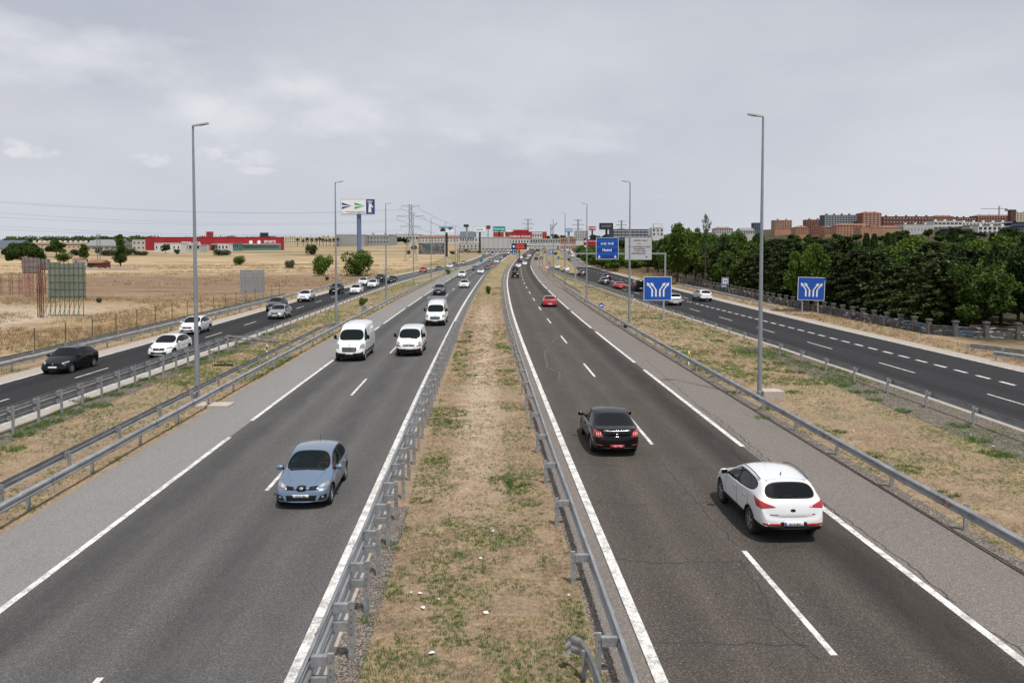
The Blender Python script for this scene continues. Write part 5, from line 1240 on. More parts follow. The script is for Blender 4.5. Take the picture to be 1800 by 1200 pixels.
def npmesh(name, V, F, m):
    me = bpy.data.meshes.new(name); n = len(F); k = F.shape[1]
    me.vertices.add(len(V)); me.vertices.foreach_set('co', V.astype(np.float32).ravel())
    me.loops.add(n * k); me.loops.foreach_set('vertex_index', F.ravel().astype(np.int32))
    me.polygons.add(n); me.polygons.foreach_set('loop_start', np.arange(0, n * k, k, dtype=np.int32)); me.polygons.foreach_set('loop_total', np.full(n, k, dtype=np.int32))
    me.materials.append(m); me.update(calc_edges=True); return me
def ball_pts(c, r, n, rng, inner=.45, flat=0):
    d = rng.normal(size=(n, 3)); d /= np.linalg.norm(d, axis=1)[:, None]; q = rng.uniform(inner ** 3, 1, (n, 1)) ** (1/3)
    p = d * q * np.array(r) ; p *= (1 + .12 * np.sin(d[:, :1] * 7 + c[0]) * np.cos(d[:, 1:2] * 6 + c[2])); return p + np.array(c)
def tree_proto(kind, seed, leafm):
    rng = np.random.default_rng(seed); V = []; b = MB()
    if kind == 'round':          # 1 unit = 10 m tall, about 9 m wide
        cl = []
        for i in range(26):
            a = rng.uniform(0, 6.28); rr = rng.uniform(0, 3.4); z = rng.uniform(3.0, 8.4) ; rr *= math.sqrt(max(.12, 1 - ((z - 5.4) / 4.2) ** 2))
            cl.append(((rr * math.cos(a), rr * math.sin(a), z), rng.uniform(.9, 1.75)))
        cl.append(((0, 0, 5.5), 2.6)); pts = np.concatenate([ball_pts(c, (r, r, r * .8), int(250 * r * r), rng) for c, r in cl]); sz = .30
        b.bar((0, 0, 0), (.1, 0, 3.2), .26, 8, .17)
        for c, r in cl[:9]: b.bar((.1, 0, 2.6), (c[0] * .8, c[1] * .8, c[2]), .10, 5, .03)
    elif kind == 'tall':         # uneven upright crown, 15 m
        cl = []
        for i in range(64):
            z = rng.uniform(2.0, 14.2); rr = rng.uniform(0, 1.7) * math.sqrt(max(.08, 1 - ((z - 6.5) / 8.6) ** 2)); a = rng.uniform(0, 6.28)
            cl.append(((rr * math.cos(a), rr * math.sin(a), z), rng.uniform(.5, 1.1)))
        pts = np.concatenate([ball_pts(c, (r, r, r * 1.3), int(260 * r * r), rng) for c, r in cl]); sz = .26
        b.bar((0, 0, 0), (0, 0, 13), .22, 7, .04)
        for c, r in cl[:12]: b.bar((0, 0, c[2] - 1.4), (c[0], c[1], c[2]), .06, 4, .02)
    elif kind == 'sparse':
        cl = []
        for i in range(34):
            z = rng.uniform(4.5, 14.6); rr = rng.uniform(.1, 1.9) * math.sqrt(max(.06, 1 - ((z - 8.5) / 6.6) ** 2)); a = rng.uniform(0, 6.28)
            cl.append(((rr * math.cos(a), rr * math.sin(a), z), rng.uniform(.3, .7)))
        pts = np.concatenate([ball_pts(c, (r, r, r * 1.3), int(170 * r * r), rng, .2) for c, r in cl]); sz = .2
        b.bar((0, 0, 0), (0, 0, 14), .2, 7, .03)
        for c, r in cl[:26]: b.bar((0, 0, c[2] - 1.6), (c[0], c[1], c[2]), .05, 4, .015)
    elif kind == 'conifer':      # cedar like, drooping whorls, 11 m
        P_ = []
        for k in range(30):
            z = 1.0 + k * .335; R_ = 3.5 * math.sqrt(max(0, 1 - (z / 11.5) ** 2.4)) * (.86 + .22 * math.sin(k * 1.7 + seed)) + .2; nb = max(5, int(9 - k * .12))
            for j in range(nb):
                a = 2 * math.pi * j / nb + k * 1.1 + rng.uniform(-.3, .3); L_ = R_ * rng.uniform(.6, 1.15); m = int(34 * L_ / 1.2) + 8
                t_ = rng.uniform(.12, 1, m); w_ = .1 + .34 * t_ * (1.15 - t_) * L_ * .75
                x = t_ * L_; lat = rng.uniform(-1, 1, m) * w_; zz = z - .16 * x * x * .35 + .1 * x + rng.uniform(-.13, .13, m)
                P_.append(np.stack([x * math.cos(a) - lat * math.sin(a), x * math.sin(a) + lat * math.cos(a), zz], 1))
                if j % 2 == 0: b.bar((0, 0, z), (L_ * .8 * math.cos(a), L_ * .8 * math.sin(a), z - .03 * L_), .035, 3, .01, caps=False)
        pts = np.concatenate(P_); sz = .27; b.bar((0, 0, 0), (0, 0, 10.8), .22, 7, .03)
    elif kind == 'pine':         # umbrella pine, 8 m tall, 12 m wide
        cl = []
        for i in range(24):
            a = rng.uniform(0, 6.28); rr = math.sqrt(rng.uniform(0, 1)) * 4.6; cl.append(((rr * math.cos(a), rr * math.sin(a), 5.6 - .10 * rr * rr + rng.uniform(-.5, 1.0)), rng.uniform(1.0, 1.7)))
        pts = np.concatenate([ball_pts(c, (r, r, r * .62), int(300 * r * r), rng) for c, r in cl]); sz = .3
        b.bar((0, 0, 0), (.5, 0, 3.4), .32, 8, .2)
        for c, r in cl[:9]: b.bar((.5, 0, 3.0), (c[0] * .8, c[1] * .8, c[2] - .3), .11, 5, .03)
    elif kind == 'bush':         # 3 m tall, 3.6 wide
        cl = [((rng.uniform(-1, 1), rng.uniform(-1, 1), rng.uniform(.7, 2.2)), rng.uniform(.55, .95)) for i in range(13)]
        pts = np.concatenate([ball_pts(c, (r, r, r), int(420 * r * r), rng, .5) for c, r in cl]); sz = .15
        for i in range(5): b.bar((0, 0, 0), (rng.uniform(-.9, .9), rng.uniform(-.9, .9), 1.6), .04, 4, .012)
    elif kind == 'cypress':
        pts = []; 
        z = rng.uniform(.4, 9, 4200); r = .85 * np.sqrt(np.clip(1 - ((z - 3.2) / 6.2) ** 2, .02, 1)) * rng.uniform(.6, 1.1, 4200); a = rng.uniform(0, 6.28, 4200)
        pts = np.stack([r * np.cos(a), r * np.sin(a), z], 1); sz = .2; b.bar((0, 0, 0), (0, 0, 8), .12, 6, .03)
    pts = pts[pts[:, 2] > .15]
    V, F = cards(pts, sz, rng=rng)
    cm = npmesh('crown', V, F, leafm); tm = b.mesh('trunk', [M_bark]); return cm, tm
TP = {}
def tree(kind, seed, leafm, loc, s, label, cat='tree', group=None, name=None, rz=None, sz=None, trunk=True):
    k = (kind, seed, leafm.name)
    if k not in TP: TP[k] = tree_proto(kind, seed, leafm)
    cm, tm = TP[k]; t = empty(name or {'round': 'broadleaf_tree', 'tall': 'poplar_tree', 'sparse': 'poplar_tree', 'conifer': 'cedar_tree', 'pine': 'pine_tree', 'bush': 'bush', 'cypress': 'cypress_tree'}[kind], loc, label=label, cat=cat, group=group)
    t.rotation_euler = (0, 0, RNG.uniform(0, 6.28) if rz is None else rz); t.scale = (s, s, sz or s)
    meshobj('crown' if kind != 'bush' else 'foliage', cm, t); meshobj('trunk' if kind != 'bush' else 'stem', tm, t); return t
def treepx(kind, seed, lm, px, pyb, wpx, pyt, label, **kw):
    p = G(px, pyb); Hh = (pyb - pyt) * p.y / 1400; Wd = wpx * p.y / 1400
    h0, w0 = {'round': (9.6, 9), 'tall': (15, 4.6), 'sparse': (15, 4.6), 'conifer': (11, 6.4), 'pine': (7.6, 12), 'bush': (3.0, 3.7), 'cypress': (9, 1.7)}[kind]
    return tree(kind, seed, lm, p, Wd / w0, label, sz=Hh / h0, **kw)
# singled-out trees and bushes on the left
treepx('pine', 3, M_lfdrk, 42, 481, 76, 419, 'broad dark green pine at the far left, behind the derelict billboards')
treepx('round', 5, M_lfmid, 99, 452, 38, 421, 'round mid green tree just right of the broad dark pine')
treepx('bush', 7, M_lfmid, 113, 461, 30, 441, 'low green bush in front of the round tree, above the derelict billboards', cat='bush')
treepx('tall', 9, M_lfmid, 148, 463, 18, 429, 'narrow dark tree left of the tiled shed', )
treepx('tall', 11, M_lfmid, 212, 468, 26, 412, 'tall slender poplar standing right of the tiled shed')
treepx('round', 13, M_lfoli, 174, 449, 13, 433, 'small grey-green tree behind the tiled shed')
for i, (px, pb, w_, pt) in enumerate([(190, 450, 34, 437), (226, 449, 30, 436), (250, 449, 28, 440), (134, 449, 26, 438)]):
    treepx('bush', 15 + i % 2, M_lfoli, px, pb, w_, pt, 'grey-green bush in the row along the far edge of the stubble field', cat='bush', group='hedge bushes before the white sheds')
treepx('round', 5, M_lfmid, 291, 446, 16, 428, 'dark bushy tree in front of the white low building and red store')
treepx('bush', 7, M_lfdrk, 311, 447, 11, 436, 'small round dark bush right of the white low building', cat='bush')
treepx('bush', 15, M_lfoli, 392, 449, 36, 437, 'wide grey-brown thicket in the field below the red store', cat='bush')
treepx('bush', 7, M_lfmid, 422, 467, 25, 446, 'round dark green bush alone on the golden stubble', cat='bush')
treepx('bush', 16, M_lfdrk, 548, 448, 24, 429, 'dark green bush between the second lamp post and the palms', cat='bush')
treepx('bush', 7, M_lfbri, 569, 485, 43, 441, 'big loose green bush left of the second lamp post', cat='bush')
treepx('bush', 16, M_lfmid, 631, 485, 64, 440, 'big dense green bush at the foot of the large billboard', cat='bush')
treepx('bush', 15, M_lfoli, 508, 472, 20, 455, 'thin pale shrub on the stubble left of the big bushes', cat='bush')
treepx('bush', 16, M_lfdrk, 575, 493, 9, 486, 'tiny dark shrub in front of the big loose bush', cat='bush')
treepx('bush', 7, M_lfbri, 639, 538, 19, 520, 'bright green bush beside the small grey utility box', cat='bush')
treepx('bush', 16, M_lfmid, 787, 482, 12, 473, 'green bush on the verge where the left service road merges', cat='bush')
treepx('bush', 15, M_lfmid, 727, 439, 16, 430, 'dark bush beside the foot of the power pylon', cat='bush')
treepx('bush', 15, M_lfoli, 718, 447, 9, 439, 'small pale shrub under the power pylon', cat='bush')
treepx('bush', 15, M_lfoli, 774, 446, 12, 440, 'left one of two low shrubs in the field before the gantry', cat='bush'); treepx('bush', 16, M_lfoli, 795, 447, 11, 441, 'right one of two low shrubs in the field before the gantry', cat='bush')
treepx('bush', 15, M_lfoli, 175, 532, 11, 522, 'small blue-green shrub right of the large derelict billboard', cat='bush')
treepx('bush', 16, M_lfmid, 858, 517, 11, 502, 'dark spiky shrub in the middle of the median beyond the stay bar', cat='bush')
treepx('bush', 16, M_lfdrk, 1100, 576, 9, 570, 'tiny green shrub at the foot of the second right lamp post', cat='bush')
treepx('bush', 7, M_lfmid, 977, 449, 9, 442, 'dark bush on the far island beside the blue two bar sign', cat='bush')
treepx('bush', 7, M_lfbri, 988, 459, 10, 453, 'flowering bush on the far island beside the blue panel', cat='bush')
for px, pb, w_, pt in ((662, 429, 24, 415), (680, 429, 20, 416), (697, 430, 22, 416), (712, 430, 16, 418), (741, 428, 14, 416), (757, 428, 18, 413), (772, 428, 16, 417), (793, 428, 16, 414), (806, 428, 15, 413)):
    treepx('round', 5 if px % 2 else 13, M_lfdrk if px % 3 else M_lfmid, px, pb, w_, pt, 'dark round tree in the far row before the grey warehouses left of the motorway', group='far row of dark trees left of the motorway')
# palms, far left centre
M_palm = leaf_mat('palm_leaves', (.02, .03, .01), (.05, .065, .02), (.09, .1, .04))
def palm_meshes():
    V_ = []; F_ = []; 
    for k in range(26):
        a = k * 2.4; el_ = .9 - k * .065; L_ = 2.6; px_ = None
        pts = [Vector((math.cos(a) * L_ * t_ * math.cos(el_), math.sin(a) * L_ * t_ * math.cos(el_), 7 + L_ * t_ * math.sin(el_) - 1.3 * t_ * t_)) for t_ in (0, .35, .7, 1)]
        n_ = Vector((-math.sin(a), math.cos(a), 0))
        for p, q, w1, w2_ in zip(pts, pts[1:], (.1, .45, .35), (.45, .35, .05)):
            b0 = len(V_); V_ += [p - n_ * w1, p + n_ * w1, q + n_ * w2_, q - n_ * w2_]; F_.append((b0, b0+1, b0+2, b0+3))
    me = bpy.data.meshes.new('fronds'); me.from_pydata([tuple(v) for v in V_], [], F_); me.materials.append(M_palm)
    return me, MB().bar((0, 0, 0), (0, 0, 7), .28, 7, .2).mesh('trunk', [M_bark])
pf_, pt_ = palm_meshes()
for i, px in enumerate((523, 533, 540, 548, 556, 562, 568, 574, 580, 587, 594)):
    p = G(px, 433); t = empty('palm_tree', p, label='small far palm in the row between the red store and the grey warehouse', cat='palm tree', group='far row of palms'); s_ = RNG.uniform(.75, 1.05); t.scale = (s_, s_, s_); t.rotation_euler = (0, 0, i)
    meshobj('fronds', pf_, t); meshobj('trunk', pt_, t)
# ---- the wood on the right
rw_ = np.random.default_rng(5)
def wedge(y):
    """left boundary of the wood"""
    if y < 70: return 47 + (70 - y) * 1.0
    if y < 110: return 41.6
    if y < 165: return RE(y) + 11
    if y < 215: return RE(y) + 9
    if y < 232: return RE(y) + 12
    return RE(y) + 3.2
cnt = 0
def wood(kind, seed, lm, x, y, s, lb, grp, sz=None): tree(kind, seed, lm, (x, y, H(x, y) - .15), s, lb, group=grp, sz=sz)
y = 58.0
while y < 430:                                              # front row and two rows behind
    for row in range(3):
        x = wedge(y) + row * 6.2 + rw_.uniform(-1.2, 1.2); yy_ = y + rw_.uniform(-1.5, 1.5) + row * 1.5
        if y < 150:
            tp = 'conifer' if rw_.uniform() < (.80, .55, .45)[row] else 'round'; h = rw_.uniform(5.6, 8.4) + row * .7
            if tp == 'conifer': wood('conifer', int(rw_.integers(21, 24)), M_lfcon, x, yy_, rw_.uniform(.85, 1.1), 'dark cedar in the dense belt behind the graffiti wall', 'dark cedars behind the wall', sz=h / 11)
            else: wood('round', int(rw_.choice([13, 25])), [M_lfdrk, M_lfmid][int(rw_.integers(0, 2))], x, yy_, rw_.uniform(.6, .85), 'dark broadleaf tree in the dense belt behind the graffiti wall', 'dark broadleaf trees behind the wall', sz=h / 9.8)
        else:
            h = rw_.uniform(8.6, 11.5) if y < 235 else (rw_.uniform(4.5, 7.0) if y < 330 else rw_.uniform(4.5, 6.5) + row)
            lm = [M_lfmid, M_lfdrk, M_lfmid, M_lfbri, M_lfbri][int(rw_.integers(0, 5))]
            wood('round', int(rw_.choice([5, 13, 25])), lm, x, yy_, rw_.uniform(.65, .95), 'leafy green tree in the belt beside the right service road, beyond the cedars', 'leafy trees beside the right service road', sz=h / 9.8)
        cnt += 1
    y += 4.6 if y < 150 else 7.5
for i in range(70):                                         # body of the wood further back
    yy_ = rw_.uniform(95, 400); x = wedge(yy_) + 20 + rw_.uniform(0, 1) * (yy_ * .66 + 12 - wedge(yy_)) if yy_ * .66 + 12 > wedge(yy_) + 24 else wedge(yy_) + 22
    if x > yy_ * .68 + 6: continue
    lm = [M_lfmid, M_lfdrk, M_lfmid, M_lfmid, M_lfbri][int(rw_.integers(0, 5))]
    wood('round', int(rw_.choice([5, 13, 25])), lm, x, yy_, rw_.uniform(.75, 1.1), 'rounded crown in the middle of the wood right of the motorway', 'rounded crowns in the wood', sz=rw_.uniform(.80, 1.02))
for i in range(48):                                        # far trees before the town
    yy_ = rw_.uniform(400, 700); x = rw_.uniform(RE(yy_) + 14, yy_ * .68)
    if x < 1: continue
    wood('round', int(rw_.choice([5, 13])), [M_lfmid, M_lfdrk][i % 2], x, yy_, rw_.uniform(.85, 1.3), 'far tree on the slope below the brick town', 'far trees below the town', sz=rw_.uniform(.6, .85))
for i in range(46):
    yy_ = rw_.uniform(600, 745); x = rw_.uniform(.315, .66) * yy_
    wood('round', int(rw_.choice([5, 13])), [M_lfmid, M_lfdrk, M_lfdrk][i % 3], x, yy_, rw_.uniform(1.0, 1.5), 'dark rounded tree at the foot of the brick town', 'trees at the foot of the town', sz=rw_.uniform(.55, .95))
for px, pb, w_, pt in ((962, 427, 16, 414), (976, 426, 18, 411), (990, 427, 16, 413), (1003, 427, 14, 415)): treepx('round', 5 if px % 2 else 13, M_lfdrk, px, pb, w_, pt, 'dark tree in the row left of the light blue billboard pole', group='trees before the pale far buildings')
treepx('round', 13, M_lfmid, 924, 433, 13, 420, 'single round tree behind the message board'); treepx('round', 5, M_lfdrk, 842, 433, 14, 423, 'dark tree before the white shops left of the grey hall')
for px, pb, w_, pt in ((1046, 428, 24, 412), (1068, 426, 26, 411), (1092, 426, 24, 412), (1112, 424, 26, 410), (1130, 424, 22, 408)): treepx('round', 5 if px % 2 else 13, M_lfmid if px % 4 else M_lfbri, px, pb, w_, pt, 'rounded tree seen above the overhead panels', group='trees above the overhead panels')
# distinct ones
treepx('sparse', 27, M_lfoli, 1240, 505, 30, 377, 'tall thin poplar with a sparse grey-green top above the wood')
treepx('round', 25, M_lfmid, 1190, 500, 66, 391, 'high uneven green crown left of the tall sparse poplar')
treepx('round', 5, M_lfbri, 1222, 497, 50, 396, 'light green crown between the high crown and the sparse poplar')
treepx('round', 13, M_lfbri, 1420, 548, 78, 424, 'bright green domed crown above the second blue lane sign')
for px, pt in ((1671, 402), (1522, 410), (1536, 411), (1560, 409), (1743, 410), (1778, 408)):
    p = G(px, 470); p = AT(px, pt + 60, 220); p.z = H(p.x, 220); t = tree('cypress', 31, M_lfdrk, p, 1.3, 'narrow dark cypress rising out of the wood below the town', group='cypresses in the wood', sz=(8 + (430 - pt) * 220 / 1400 - p.z) / 9)
# ---- far woods on the left horizon: one mass nobody could count
fr = np.random.default_rng(61); C_ = []
for i in range(210):
    yy_ = fr.uniform(950, 1250); x = fr.uniform(-.70, -.02) * yy_; s_ = fr.uniform(3.0, 7.5)
    if x > -60: continue
    C_.append(ball_pts((x, yy_, H(x, yy_) + s_ * .45), (s_ * fr.uniform(1.0, 2.4), s_, s_ * .62), 130, fr, .3))
V, F = cards(np.concatenate(C_), 1.5, rng=fr); tag(meshobj('far_woods', npmesh('far_woods', V, F, M_lfdrk)), 'thin dark line of far woods along the left horizon', 'woods', kind='stuff')
# ---- grass
M_dry = leaf_mat('dry_grass', (.19, .135, .08), (.41, .30, .185), (.64, .52, .36), .3)
M_grn = leaf_mat('green_grass', (.045, .10, .014), (.095, .185, .028), (.19, .29, .06), .35)
M_weed = leaf_mat('dry_weeds', (.15, .095, .05), (.34, .24, .135), (.56, .44, .29), .2)
def blades(name, xs, ys, h, nb, spread, wd, m, label, cat, rng):
    n = len(xs); X_ = np.repeat(xs, nb); Y_ = np.repeat(ys, nb); N_ = n * nb
    a = rng.uniform(0, 6.28, N_); r = rng.uniform(0, 1, N_) * spread; bx = X_ + r * np.cos(a); by = Y_ + r * np.sin(a)
    hh = h * rng.uniform(.45, 1.2, N_); ln = rng.uniform(.1, .9, N_) * hh; ta = a + rng.uniform(-.8, .8, N_)
    wv = rng.uniform(0, 3.14, N_); wx, wy = np.cos(wv) * wd / 2, np.sin(wv) * wd / 2
    z0 = np.array([Hb(v) for v in by]) if by.max() > 320 else np.zeros(N_)
    V = np.stack([np.stack([bx - wx, by - wy, z0], 1), np.stack([bx + wx, by + wy, z0], 1), np.stack([bx + ln * np.cos(ta), by + ln * np.sin(ta), z0 + hh], 1)], 1).reshape(-1, 3)
    o = meshobj(name, npmesh(name, V, np.arange(3 * N_).reshape(N_, 3), m)); tag(o, label, cat, kind='stuff'); return o
def vnoise(x, y, s, seed):
    rg = np.random.default_rng(seed); T = rg.uniform(0, 1, (64, 64)); fx = x / s; fy = y / s; ix = np.floor(fx).astype(int); iy = np.floor(fy).astype(int); u = fx - ix; v = fy - iy; u = u*u*(3-2*u); v = v*v*(3-2*v)
    g_ = lambda i, j: T[i % 64, j % 64]; return g_(ix, iy)*(1-u)*(1-v) + g_(ix+1, iy)*u*(1-v) + g_(ix, iy+1)*(1-u)*v + g_(ix+1, iy+1)*u*v
def scatter(fa, fb, y0, y1, dens, rng):
    out_x = []; out_y = []; y = y0
    while y < y1:
        st = min(2.0, y1 - y); a, b = fa(y), fb(y); n = rng.poisson(max(0, (b - a)) * st * dens(y)); out_x.append(rng.uniform(a, b, n)); out_y.append(rng.uniform(y, y + st, n)); y += st
    return np.concatenate(out_x), np.concatenate(out_y)
gr_ = np.random.default_rng(77)
zones = [('median', lambda y: LM(y) + 1.15, lambda y: RM(y) - 1.1, 8.5, 150, lambda y: 190 if y < 22 else (100 if y < 40 else (32 if y < 80 else 9))),
         ('right_verge', lambda y: RM(y) + 10.4, lambda y: RS(y) - 1.0, 13, 150, lambda y: 80 if y < 34 else (38 if y < 60 else (16 if y < 95 else 7))),
         ('left_verge', lambda y: LS(y) + 7.9, lambda y: LM(y) - 10.0, 16, 170, lambda y: 60 if y < 40 else (34 if y < 60 else (16 if y < 95 else 7)))]
for nm, fa, fb, a, b, dn in zones:
    xs, ys_ = scatter(fa, fb, a, b, dn, gr_)
    q = .6 * vnoise(xs, ys_ * .7, 1.3, 3) + .4 * vnoise(xs, ys_, .45, 4)
    edge = np.minimum(xs - np.array([fa(v) for v in ys_]), np.array([fb(v) for v in ys_]) - xs)
    if nm != 'median':
        side = (np.array([fb(v) for v in ys_]) - xs) if nm == 'right_verge' else (xs - np.array([fa(v) for v in ys_]))
        q = q + .16 * np.exp(-((side - 2.6) / 1.5) ** 2) + .05 * np.exp(-(edge / .7) ** 2)
    else: q = q + .06 * np.exp(-((ys_ - 26) / 7) ** 2) - .04
    pr_ = np.clip((q - .34) / .34, 0, 1) ** 1.4 * (1.0 if nm == 'median' else .95); cen_ = np.abs(xs + .4 + .03 * ys_) if nm == 'median' else np.full(len(xs), 9.0); pr_ = pr_ * np.where((cen_ < 1.0) & (ys_ > 26), .25, 1.0) * np.where(ys_ < 24, 1.35, 1.0); isg = gr_.uniform(0, 1, len(xs)) < pr_; keep = (~isg) & (vnoise(xs, ys_, .5, 9) > .36)
    lb = {'median': 'in the grassy median', 'right_verge': 'on the verge left of the right service road', 'left_verge': 'on the verge right of the left service road'}[nm]
    f_ = ys_ > 45
    for mk, mm, hh, nb, nme in ((keep, M_dry, .055, 7, 'dry_grass'), (isg, M_grn, .075, 8, 'green_grass')):
        for fm, wd, sp in ((~f_, .009, .05), (f_, .022, .11)):
            s_ = mk & fm
            if s_.sum() > 10: blades(nme, xs[s_], ys_[s_], hh * (1 if wd < .01 else 1.6), nb, sp if mm is M_dry else sp * 1.2, wd, mm, ('dry straw coloured grass ' if mm is M_dry else 'patchy green grass tufts ') + lb + (', near part' if wd < .01 else ', farther part'), 'grass', gr_)
# green clumps standing out on the verges
def tuftpx(pts, s_, m, lb, cat='grass'):
    xs = []; ys_ = []
    for px, py, r in pts:
        p = G(px, py); k = int(26 * r * r * 4) + 8; a = gr_.uniform(0, 6.28, k); q = np.sqrt(gr_.uniform(0, 1, k)) * r; xs.append(p.x + q * np.cos(a)); ys_.append(p.y + q * np.sin(a))
    blades('green_grass', np.concatenate(xs), np.concatenate(ys_), s_, 12, .09, .014, m, lb, cat, gr_)
tuftpx([(41, 765, .5), (58, 752, .6), (122, 726, .7), (147, 704, .6), (172, 714, .7), (200, 695, .6), (232, 680, .5), (90, 742, .5), (258, 668, .5), (20, 790, .5), (330, 648, .6), (355, 632, .5), (380, 620, .6), (425, 605, .7), (470, 588, .6)], .2, M_grn, 'bright weeds along the foot of the left service road guard rail', 'weeds')
tuftpx([(1537, 704, .4), (1589, 724, .45), (1682, 749, .5), (1721, 775, .5), (1745, 797, .45), (1480, 678, .45), (1500, 690, .4), (1530, 690, .4), (1765, 802, .4), (1400, 655, .5), (1370, 640, .5), (1340, 650, .5), (1300, 620, .6), (1260, 600, .6)], .16, M_grn, 'bright weeds in the gravel before the right service road guard rail', 'weeds')
tuftpx([(1354, 719, .5), (1340, 735, .4), (1395, 690, .5), (1290, 690, .4), (1230, 650, .5), (1180, 610, .5), (1530, 800, .5), (1590, 825, .6), (1665, 870, .4), (1470, 760, .4)], .13, M_grn, 'green patches beside the right shoulder guard rail', 'weeds')
tuftpx([(785, 725, 1.2), (800, 745, .9), (770, 742, .8), (905, 845, .8), (905, 860, .6), (880, 845, .5), (820, 660, .7), (815, 600, .8), (770, 810, .5), (930, 885, .4), (740, 880, .4), (690, 960, .3), (650, 1090, .25), (700, 1050, .25)], .09, M_grn, 'larger green patches in the dry median', 'weeds')
# tall dry weeds on the left field edge
xs, ys_ = scatter(lambda y: -y * .66 - 6, lambda y: LS(y) - 3.8, 44, 118, lambda y: 3.2 if y < 80 else 1.6, gr_); k = vnoise(xs, ys_, 6, 21) + .3 * vnoise(xs, ys_, 1.5, 22) > .52
k &= ~((xs < -47) & (ys_ < 105) & (vnoise(xs, ys_, 12, 5) > .42))
blades('dry_weeds', xs[k], ys_[k], .50, 9, .35, .035, M_weed, 'tall dry weeds between the left guard rails and the ploughed field', 'weeds', gr_)
xs, ys_ = scatter(lambda y: LS(y) - 8, lambda y: LS(y) - 1.6, 30, 125, lambda y: 4.0 if y < 80 else 2.0, gr_); k = vnoise(xs, ys_, 2.5, 31) > .45
blades('green_grass', xs[k], ys_[k], .20, 9, .2, .022, M_grn, 'yellowish green grass under the two left outer guard rails', 'grass', gr_)
xs, ys_ = scatter(lambda y: RE(y) + 1.6, lambda y: max(36.2, RE(y) + 2), 48, 150, lambda y: 5 if y < 90 else 2, gr_); 
blades('dry_weeds', xs, ys_, .26, 8, .25, .03, M_weed, 'dry grass bank between right service road and graffiti wall', 'weeds', gr_)
xs, ys_ = scatter(lambda y: -y * .66 - 4, lambda y: LS(y) - 4, 118, 330, lambda y: .16, gr_); k = vnoise(xs, ys_, 14, 41) + .4 * vnoise(xs, ys_, 4, 42) > .72
blades('dry_weeds', xs[k], ys_[k], .55, 10, 1.1, .10, M_weed, 'scattered dry weeds on the ploughed field and the stubble', 'weeds', gr_)
# dry shrubs in the clearing by the ramp
xs, ys_ = scatter(lambda y: RE(y) + 3, lambda y: RE(y) + 14, 160, 262, lambda y: .9, gr_)
blades('dry_weeds', xs, ys_, 1.1, 14, .8, .09, M_weed, 'tall dry scrub in the clearing before the leafy trees', 'weeds', gr_)
# ---------------------------------------------------------------- walls, billboards, buildings
M_wall = NB('graffiti_wall'); P_ = M_wall.geo.outputs['Position']
_b = M_wall.ramp(M_wall.noise(P_, 1.2, 5, .7), [(.3, (.06, .058, .055)), (.7, (.16, .155, .148))])
_gz = M_wall.noise(P_, 1.5, 3, .5, sc=(.7, .5, 2.2), dist=2.5); _g = M_wall.step(M_wall.math('ABSOLUTE', M_wall.math('SUBTRACT', _gz, .5)), .035, .018)
_g2 = M_wall.noise(P_, .35, 2, .5); _b = M_wall.mix(M_wall.math('MULTIPLY', _g, M_wall.step(_g2, .42, .5)), _b, (.03, .03, .035))
_b = M_wall.mix(M_wall.math('MULTIPLY', M_wall.step(M_wall.noise(P_, 1.1, 3, .5, sc=(.6, .5, 2), loc=(4, 4, 4), dist=2), .56, .60), .8), _b, M_wall.mix(M_wall.step(_g2, .5, .56), (.55, .56, .58), (.10, .24, .42)))
M_wall.base(_b); M_wall.rough(.9, .2); M_wall = M_wall.m
M_pill = mat('wall_pillar', (.115, .108, .098), .92, var=.3, vscale=3)
t = empty('graffiti_wall', (37, 70, 0), label='low concrete wall with square pillars and graffiti in front of the dark cedars', cat='wall'); iv = Vector((-37, -70, 0))
WPTS = [(47.5, 66.2), (42.6, 67.5), (38.9, 68.9), (37.3, 70.6), (37.1, 75), (36.6, 81), (36.2, 92), (35.6, 110), (35.9, 142), (35.7, 156), (35.2, 176)]
def walk(P, sp):
    r = [Vector(P[0])]; rest = sp
    for a, b in zip(P, P[1:]):
        a = Vector(a); b = Vector(b); L_ = (b - a).length; d = (b - a) / L_; s_ = rest
        while s_ <= L_: r.append(a + d * s_); s_ += sp
        rest = s_ - L_
    return r
wp = walk(WPTS, 2.35)
for i, p in enumerate(wp):
    MB().box(-.17, .17, -.17, .17, 0, 1.28).box(-.24, .24, -.24, .24, 1.28, 1.42).build('pillar', M_pill, t, loc=Vector((p.x, p.y, -.02)) + iv)
    if i + 1 < len(wp):
        q = wp[i + 1]; d = q - p; L_ = d.length; a = math.atan2(d.y, d.x)
        o = MB().box(.175, L_ - .175, -.07, .07, 0, .8).box(.175, L_ - .175, -.11, .11, .8, .9).build('wall_panel', M_wall, t, loc=Vector((p.x, p.y, -.02)) + iv, rz=a)
